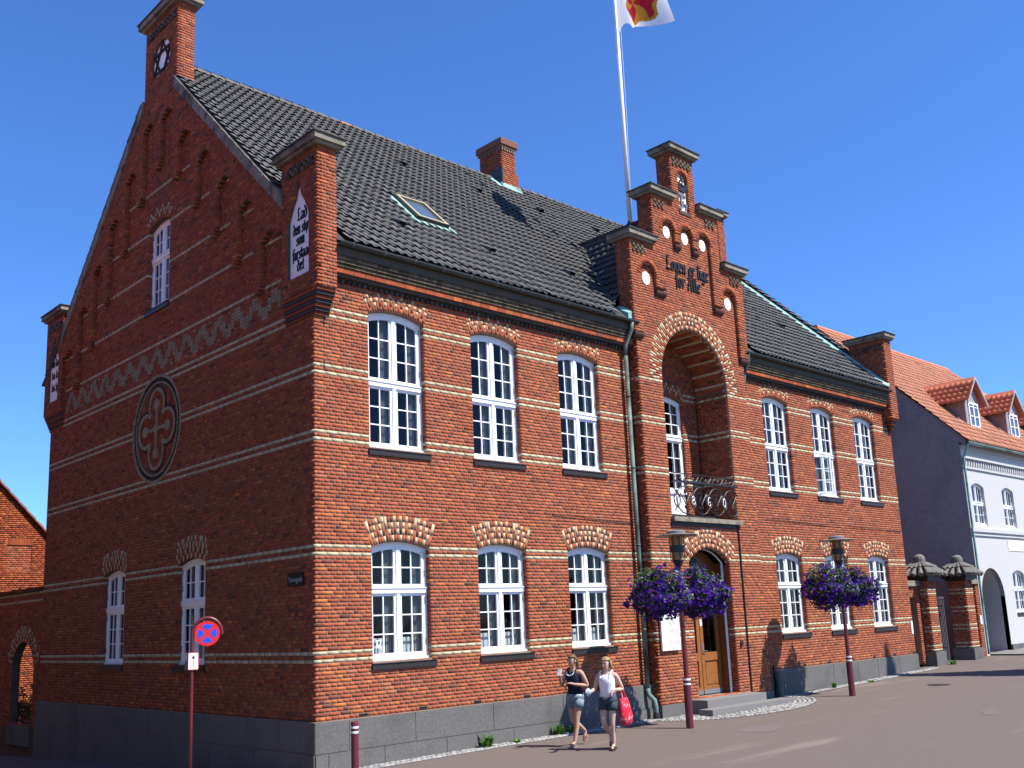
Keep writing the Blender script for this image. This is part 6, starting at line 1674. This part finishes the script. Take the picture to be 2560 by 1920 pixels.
# ================================================================== WEEDS, BUSH
def plant(name, x, y, h, n, spread, label, cat, group=None, z=None, seed=1, cols=((.10, .22, .03), (.07, .16, .025), (.14, .28, .05)), wid=.03):
    rr = random.Random(seed); zz = gz(x, y) if z is None else z
    t = thing(name, label, cat, (x, y, zz), 0, group); m = MB()
    for i in range(n):
        a = rr.uniform(0, 6.28); q = rr.uniform(.3, 1)*spread; L_ = h*rr.uniform(.5, 1.1); d = Vector((math.cos(a), math.sin(a), 0)); s = Vector((-d.y, d.x, 0))*wid*rr.uniform(.6, 1.2)
        p0 = Vector((rr.uniform(-.3, .3)*spread, rr.uniform(-.3, .3)*spread, 0)); p1 = p0+d*q*.5+Vector((0, 0, L_*.75)); p2 = p0+d*q+Vector((0, 0, L_))
        m.add([p0-s*.4, p0+s*.4, p1+s, p1-s, p2], [(0, 1, 2, 3), (3, 2, 4)], tuple(np.array(cols[rr.randrange(len(cols))])*rr.uniform(.7, 1.3)))
    m.build('leaves', 'leaf', t, 'stuff'); return t
plant('weed', 3.62, -.22, .24, 46, .20, 'leafy green weed at the foot of the granite plinth, left of the women', 'weed', 'weeds along the wall', seed=2)
plant('weed', 5.55, -.20, .22, 40, .17, 'leafy green weed growing at the plinth just behind the woman in navy', 'weed', 'weeds along the wall', seed=3)
plant('weed', 4.35, -.26, .07, 24, .16, 'low flat green weed on the sett strip between two taller weeds', 'weed', 'weeds along the wall', seed=4)
plant('weed', 5.95, -.19, .17, 24, .12, 'small shaded weed at the plinth beside the women', 'weed', 'weeds along the wall', seed=5)
plant('weed', 16.4, -.3, .17, 26, .14, 'green weed by the plinth below the right-hand windows', 'weed', 'weeds along the wall', seed=6)
plant('weed', 18.3, -.4, .06, 22, .2, 'flat weed patch on the setts near the right end of the front', 'weed', 'weeds along the wall', seed=7)
plant('weed', 24.35, -.22, .14, 26, .25, 'weeds at the foot of the first gate pillar', 'weed', 'weeds along the wall', seed=8)
def bush(x, y, z, rx, rz, n, label, seed):
    rr = np.random.default_rng(seed); t = thing('bush', label, 'bush', (x, y, z)); V = []; F = []; C = []
    m = MB()
    for k in range(5): a = k*1.3; m.tube([(0, 0, 0), (.25*math.cos(a)*rx, .25*math.sin(a)*rx, rz*.7), (.5*math.cos(a)*rx, .5*math.sin(a)*rx, rz*1.4)], [.03, .02, .008], 5, col=(.12, .08, .05))
    m.build('stems', 'pieces', t)
    for i in range(n):
        d = rr.normal(size=3); d /= np.linalg.norm(d); r_ = rr.uniform(.35, 1)**.5*(1+.2*math.sin(4*math.atan2(d[1], d[0]))+.15*math.sin(6*d[2]))
        p = np.array((d[0]*rx, d[1]*rx, d[2]*rz+rz))*r_; a = rr.normal(size=3); a /= np.linalg.norm(a); e = np.cross(a, rr.normal(size=3)); e /= np.linalg.norm(e); h = np.cross(a, e); s = rr.uniform(.035, .07)
        b = len(V); V += [p-h*s, p+e*s*.5, p+h*s, p-e*s*.5]; F.append((b, b+1, b+2, b+3)); C += [np.array((.11, .24, .03))*rr.uniform(.5, 1.4)]*4
    mesh_obj('leaves', fast_mesh('leaves', np.array(V), F, np.array(C)), 'leaf', t, 'stuff')
bush(1.55, 18.5, -1.5, .55, .85, 1500, 'bright green bush seen through the courtyard archway', 5)
bush(.62, 17.2, 2.4, .30, .34, 260, 'thin sunlit shrub showing above the courtyard wall', 9)

# ================================================================== PEOPLE
def skin_obj(name, verts, edges, radii, m, parent, root=0, sub=2):
    me = bpy.data.meshes.new(name); me.from_pydata(verts, edges, []); o = bpy.data.objects.new(name, me); COL.objects.link(o)
    md = o.modifiers.new('skin', 'SKIN'); md.use_smooth_shade = True; o.modifiers.new('sub', 'SUBSURF').levels = sub; o.modifiers['sub'].render_levels = sub
    sv = me.skin_vertices[0].data
    for i, r_ in enumerate(radii): sv[i].radius = (r_, r_) if not isinstance(r_, tuple) else r_
    sv[root].use_root = True
    dg = bpy.context.evaluated_depsgraph_get(); me2 = bpy.data.meshes.new_from_object(o.evaluated_get(dg)); bpy.data.objects.remove(o)
    me2.name = name; me2.materials.clear(); return mesh_obj(name, me2, m, parent)
def loft(name, rings, m, parent, n=18, cap=(True, True)):
    """rings of (cx, cy, cz, rx, ry)"""
    mb = MB(); vs_ = []
    for cx, cy, cz, rx, ry in rings: vs_ += [(cx+rx*math.cos(2*math.pi*k/n), cy+ry*math.sin(2*math.pi*k/n), cz) for k in range(n)]
    fs = [(i*n+k, i*n+(k+1) % n, (i+1)*n+(k+1) % n, (i+1)*n+k) for i in range(len(rings)-1) for k in range(n)]
    if cap[0]: fs.append(tuple(range(n-1, -1, -1)))
    if cap[1]: fs.append(tuple((len(rings)-1)*n+k for k in range(n)))
    mb.add(vs_, fs); return mb
def ellipsoid(c, r, n=12, tilt=0):
    mb = MB(); vs_ = []; q = 8
    for i in range(q+1):
        t = math.pi*i/q
        for k in range(n): vs_.append((c[0]+r[0]*math.sin(t)*math.cos(2*math.pi*k/n), c[1]+r[1]*math.sin(t)*math.sin(2*math.pi*k/n), c[2]+r[2]*math.cos(t)))
    mb.add(vs_, [(i*n+k, i*n+(k+1) % n, (i+1)*n+(k+1) % n, (i+1)*n+k) for i in range(q) for k in range(n)]); return mb
def person(label, loc, rz, sc, J, skin, top, under, shorts, hair, hairfn, shoe):
    """local x = forward, y = left, z = up"""
    t = thing('person', label, 'person', loc, rz); t.scale = (sc, sc, sc)
    V = []; E = []; Rr = []; idx = {}
    def add(nm, p, r_, par=None):
        idx[nm] = len(V); V.append(p); Rr.append(r_)
        if par: E.append((idx[par], idx[nm]))
    add('pelvis', J['pelvis'], .105); add('waist', J['waist'], .095, 'pelvis'); add('chest', J['chest'], .112, 'waist'); add('neck', J['neck'], .05, 'chest')
    hx, hy, hz = J['head']; add('neck2', tuple(np.array(J['neck'])*.45+np.array((hx-.02, hy, hz-.10))*.55), .046, 'neck')
    add('jaw', (hx+.012, hy, hz-.055), .062, 'neck2'); add('skull', (hx-.008, hy, hz+.03), .083, 'jaw'); add('crown', (hx-.012, hy, hz+.085), .05, 'skull')
    for s, nm in ((1, 'L'), (-1, 'R')):
        add('sh'+nm, J['sh'+nm], .052, 'chest'); 
        e_, w_ = J['el'+nm], J['wr'+nm]; s_ = J['sh'+nm]
        add('ua'+nm, tuple((np.array(s_)+np.array(e_))/2), .046, 'sh'+nm); add('el'+nm, e_, .038, 'ua'+nm)
        add('fa'+nm, tuple(np.array(e_)*.6+np.array(w_)*.4), .038, 'el'+nm); add('wr'+nm, w_, .024, 'fa'+nm)
        h_ = np.array(J['ha'+nm]); d = h_-np.array(w_); d = d/np.linalg.norm(d); side = np.cross(d, (0, 0, 1)) if abs(d[2]) < .9 else np.array((0, 1., 0)); side = side/np.linalg.norm(side); dn = np.cross(side, d)
        add('palm'+nm, tuple(np.array(w_)+d*.055), .026, 'wr'+nm)
        for f in range(4):
            b = np.array(w_)+d*.085+side*(f-1.5)*.019
            add('f%d%s' % (f, nm), tuple(b+d*.018), .0095, 'palm'+nm); add('g%d%s' % (f, nm), tuple(b+d*(.045-.004*abs(f-1.5))-dn*.022), .008, 'f%d%s' % (f, nm))
        add('t'+nm, tuple(np.array(w_)+d*.05+side*.036*s), .010, 'palm'+nm); add('u'+nm, tuple(np.array(w_)+d*.085+side*.045*s-dn*.01), .008, 't'+nm)
        add('hip'+nm, J['hip'+nm], .088, 'pelvis'); k_, a_ = J['kn'+nm], J['an'+nm]
        add('th'+nm, tuple(np.array(J['hip'+nm])*.5+np.array(k_)*.5), .076, 'hip'+nm); add('kn'+nm, k_, .052, 'th'+nm)
        cf = np.array(k_)*.66+np.array(a_)*.34; bd = np.array((-.02, 0, 0)); add('ca'+nm, tuple(cf+bd), .051, 'kn'+nm); add('an'+nm, a_, .031, 'ca'+nm)
        hl = np.array(J['toe'+nm]); v_ = hl-np.array(a_); add('mid'+nm, tuple(np.array(a_)+v_*.55), .030, 'an'+nm); add('toe'+nm, tuple(hl), .022, 'mid'+nm)
    skin_obj('body', V, E, Rr, skin, t)
    # face
    m = MB(); m.add([(hx+.078, hy-.012, hz-.03), (hx+.078, hy+.012, hz-.03), (hx+.072, hy, hz+.015), (hx+.102, hy, hz-.026)], [(0, 1, 3), (0, 3, 2), (1, 2, 3)]); m.build('nose', skin, t)
    for s in (-1, 1):
        ellipsoid((hx+.072, hy+s*.031, hz+.012), (.012, .016, .0095), 8).build('eye', 'eye_dark', t)
        ellipsoid((hx-.01, hy+s*.083, hz-.005), (.018, .01, .028), 8).build('ear', skin, t)
        m = MB(); m.tube([(hx+.078, hy+s*.016, hz+.034), (hx+.070, hy+s*.048, hz+.034)], .0065, 4); m.build('brow', hair, t)
    ellipsoid((hx+.070, hy, hz-.062), (.012, .026, .009), 8).build('mouth', 'lip', t)
    hairfn(t, hx, hy, hz)
    # top: lofted shell with straps
    w_ = J['waist']; c_ = J['chest']; p_ = J['pelvis']
    rings = [(p_[0], p_[1], p_[2]+.02, .125, .165), (w_[0], w_[1], w_[2], .112, .142), (c_[0]+.005, c_[1], c_[2]-.06, .125, .15), (c_[0]+.012, c_[1], c_[2]+.02, .132, .158), (c_[0]+.0, c_[1], c_[2]+.08, .105, .15), (c_[0]-.005, c_[1], c_[2]+.105, .085, .13)]
    loft('top', rings, top, t).build('top', top, t, smooth=True)
    if under:
        rings = [(p_[0], p_[1], p_[2]-.03, .131, .168), (p_[0], p_[1], p_[2]+.03, .130, .168)]; loft('u', rings, under, t).build('undershirt_hem', under, t, smooth=True)
        m = MB(); m.tube([(c_[0]+.05, c_[1]-.115, c_[2]+.145), (c_[0]+.115, c_[1]-.07, c_[2]+.06), (c_[0]+.128, c_[1], c_[2]+.035), (c_[0]+.115, c_[1]+.07, c_[2]+.06), (c_[0]+.05, c_[1]+.115, c_[2]+.145)], .012, 6); m.build('undershirt_neckline', under, t)
    for s in (-1, 1):
        m = MB(); m.tube([(c_[0]+.10, c_[1]+s*.085, c_[2]+.05), (c_[0]+.055, c_[1]+s*.105, c_[2]+.145), (c_[0]-.01, c_[1]+s*.105, c_[2]+.175), (c_[0]-.075, c_[1]+s*.095, c_[2]+.11), (c_[0]-.09, c_[1]+s*.08, c_[2]+.05)], .018, 6); m.build('strap', top, t)
    # shorts
    mb = loft('s', [(p_[0], p_[1], p_[2]-.10, .128, .165), (p_[0], p_[1], p_[2]-.02, .137, .172), (p_[0], p_[1], p_[2]+.035, .13, .165)], shorts, t)
    for s, nm in ((1, 'L'), (-1, 'R')):
        h_, k_ = np.array(J['hip'+nm]), np.array(J['kn'+nm]); q0 = h_+np.array((0, 0, -.02)); q1 = h_*.55+k_*.45
        mb.tube([tuple(q0), tuple((q0+q1)/2), tuple(q1)], [.098, .096, .098], 14)
    mb.build('shorts', shorts, t, smooth=True)
    for s, nm in ((1, 'L'), (-1, 'R')):
        a_, to = np.array(J['an'+nm]), np.array(J['toe'+nm]); d = to-np.array((a_[0]-.04, a_[1], a_[2]-.05)); ln = np.linalg.norm(d); d /= ln; sd = np.array((0, 1., 0)); up = np.cross(d, sd); up = up if up[2] > 0 else -up
        hb = np.array((a_[0]-.045, a_[1], a_[2]-.055)); m = MB()
        P = lambda f, l, u: tuple(hb+d*f*ln*1.18+sd*l+up*u)
        ol = [(0, -.026), (.3, -.030), (.7, -.042), (.95, -.03), (1.02, 0), (.95, .03), (.7, .042), (.3, .030), (0, .026)]
        k = len(ol); m.add([P(f, l, -.022) for f, l in ol]+[P(f, l, -.004) for f, l in ol], [tuple(range(k)), tuple(range(2*k-1, k-1, -1))]+[(i, (i+1) % k, k+(i+1) % k, k+i) for i in range(k)])
        sh = m.build('sandal', shoe[0], t); m = MB(); m.tube([P(.45, -.04, 0), P(.62, -.02, .045), P(.78, .0, .03), P(.62, .02, .045), P(.45, .04, 0)], .008, 5); m.build('sandal_strap', shoe[1], sh)
    return t
def hair_tail(t, hx, hy, hz):
    e = ellipsoid((hx-.022, hy, hz+.035), (.096, .092, .098), 14); e.f = [f for f in e.f if not all(e.v[i][0] > hx-.012 and e.v[i][2] < hz+.075 for i in f)]; e.build('hair', 'hair_brown', t, smooth=True)
    m = MB(); m.tube([(hx-.10, hy, hz+.05), (hx-.15, hy, hz+.03), (hx-.155, hy+.01, hz-.06), (hx-.13, hy+.02, hz-.15)], [.028, .04, .034, .008], 8); m.build('ponytail', 'hair_brown', t, smooth=True)
def hair_short(t, hx, hy, hz):
    e = ellipsoid((hx-.026, hy, hz+.028), (.098, .096, .108), 14); e.f = [f for f in e.f if not all(e.v[i][0] > hx-.02 and e.v[i][2] < hz+.08 for i in f)]; e.build('hair', 'hair_blond', t, smooth=True)
    m = MB(); rr = random.Random(3)
    for k in range(26):
        a = rr.uniform(1.25, 5.0); p = (hx-.02+.090*math.cos(a), hy+.098*math.sin(a), hz+rr.uniform(-.02, .06)); m.tube([p, (p[0]+rr.uniform(-.03, .02), p[1]*1.0+rr.uniform(-.02, .02), p[2]-rr.uniform(.06, .13))], [.016, .004], 5)
    m.build('hair_locks', 'hair_blond', t, smooth=True)
GP = gz(4.5, -1.65)
JL = dict(pelvis=(0, 0, .90), waist=(.005, 0, 1.03), chest=(.02, 0, 1.23), neck=(.035, 0, 1.375), head=(.075, .01, 1.53),
          shL=(.01, .165, 1.345), shR=(.01, -.165, 1.345), elL=(-.07, .255, 1.075), elR=(.10, -.235, 1.08), wrL=(.165, .12, 1.12), wrR=(.29, -.10, 1.23), haL=(.25, .04, 1.15), haR=(.35, -.06, 1.30),
          hipL=(.0, .085, .86), hipR=(0, -.085, .86), knL=(.085, .075, .48), anL=(.17, .07, .085), toeL=(.31, .075, .035), knR=(.015, -.085, .46), anR=(-.34, -.085, .235), toeR=(-.285, -.085, .085))
person('woman in navy tank top and light denim shorts looking at a phone while walking', (4.55, -1.66, GP), math.pi+.05, 1.0, JL, 'skin', 'cloth_navy', 'cloth_white', 'denim_light', 'hair_brown', hair_tail, ('sandal_pink', 'sandal'))
JR = dict(pelvis=(0, 0, .875), waist=(.0, 0, 1.0), chest=(.005, 0, 1.19), neck=(.015, 0, 1.33), head=(.035, 0, 1.48),
          shL=(-.01, .16, 1.30), shR=(-.01, -.16, 1.30), elL=(-.10, .245, 1.03), elR=(.06, -.235, 1.04), wrL=(.13, .165, 1.035), wrR=(.28, -.20, 1.02), haL=(.18, .13, .95), haR=(.38, -.19, 1.02),
          hipL=(0, .085, .84), hipR=(0, -.085, .84), knL=(.05, .075, .465), anL=(.03, .07, .085), toeL=(.17, .09, .035), knR=(.09, -.075, .47), anR=(-.22, -.085, .22), toeR=(-.20, -.085, .06))
person('woman in white tank top and dark shorts carrying a red shoulder bag', (4.48, -2.52, gz(4.5, -2.5)), math.pi+.30, 1.0, JR, 'skin_pale', 'cloth_white', None, 'denim_dark', 'hair_blond', hair_short, ('sandal', 'sandal'))
# things they hold
def at_person(loc, rz, p): c, s = math.cos(rz), math.sin(rz); return (loc[0]+p[0]*c-p[1]*s, loc[1]+p[0]*s+p[1]*c, loc[2]+p[2])
LA, RA = (4.55, -1.66, GP), (4.48, -2.52, gz(4.5, -2.5))
m = MB(); m.box((-.012, -.035, -.06), (.012, .035, .075)); o = m.build('phone', 'wrapper', None); o.location = at_person(LA, math.pi+.05, (.365, -.045, 1.335)); o.rotation_euler = (0, -.5, math.pi+.3); tag(o, 'pale blue mobile phone held up by the woman in navy', 'phone')
m = MB(); m.box((-.0135, -.028, -.04), (-.0125, .028, .06)); m.build('screen', 'letter_black', o)
rr = random.Random(5); mb = ellipsoid((0, 0, 0), (.055, .05, .07), 10); mb.v = [(x*rr.uniform(.75, 1.2), y*rr.uniform(.75, 1.2), z_*rr.uniform(.8, 1.15)) for x, y, z_ in mb.v]
o = mb.build('paper_wrapper', 'wrapper', None); o.location = at_person(RA, math.pi+.30, (.425, -.19, 1.02)); tag(o, 'crumpled white and blue wrapper in the hand of the woman in white', 'wrapper')
bl_ = at_person(RA, math.pi+.30, (-.13, .255, 0))
bg_ = thing('shoulder_bag', 'red and white patterned shoulder bag hanging behind the woman in white', 'bag', bl_, math.pi+.30)
mb = loft('b', [(-.04, 0, .40, .11, .04), (-.04, 0, .44, .18, .09), (-.03, 0, .56, .20, .105), (-.01, -.01, .72, .17, .09), (.01, -.01, .88, .12, .06)], 'bag_red', bg_, 16); mb.build('sack', 'bag_red', bg_, smooth=True)
for dy in (-.03, .03): m = MB(); m.tube([(.09, dy, .79), (.085, -.05+dy*.5, 1.05), (.10, -.085, 1.31), (.06, -.09, 1.355), (.03, -.05, 1.15), (-.07, dy, .80)], .012, 6); m.build('handle', 'bag_red', bg_)
# ================================================================== conifer added beyond the right edge, stand-in for whatever shadows the street
tr_x, tr_y = 24.0, -9.3; tz = gz(tr_x, tr_y)
ft = thing('conifer_stand_in', 'tall narrow conifer, an added stand-in outside the right edge that casts the street shadow', 'tree', (tr_x, tr_y, tz))
m = MB(); m.tube([(0, 0, -.2), (0, 0, 6), (0, 0, 14.6)], [.22, .14, .03], 10, col=(.12, .08, .05)); m.build('trunk', 'pieces', ft)
rr = np.random.default_rng(11); V = []; F = []; C = []
for i in range(9000):
    u = rr.uniform()**.62; h = 14.9-13.2*u; r_ = (.05+2.3*u)*rr.uniform(.25, 1)**.5*(1+.12*math.sin(h*5)); a = rr.uniform(0, 6.283)
    p = np.array((r_*math.cos(a), r_*math.sin(a), h-r_*.25)); e = rr.normal(size=3); e /= np.linalg.norm(e); g2 = np.cross(e, rr.normal(size=3)); g2 /= np.linalg.norm(g2); s = .16
    b = len(V); V += [p-e*s, p+g2*s*.5, p+e*s, p-g2*s*.5]; F.append((b, b+1, b+2, b+3)); C += [np.array((.03, .07, .03))*rr.uniform(.6, 1.4)]*4
mesh_obj('crown', fast_mesh('crown', np.array(V), F, np.array(C)), 'leaf', ft, 'stuff')
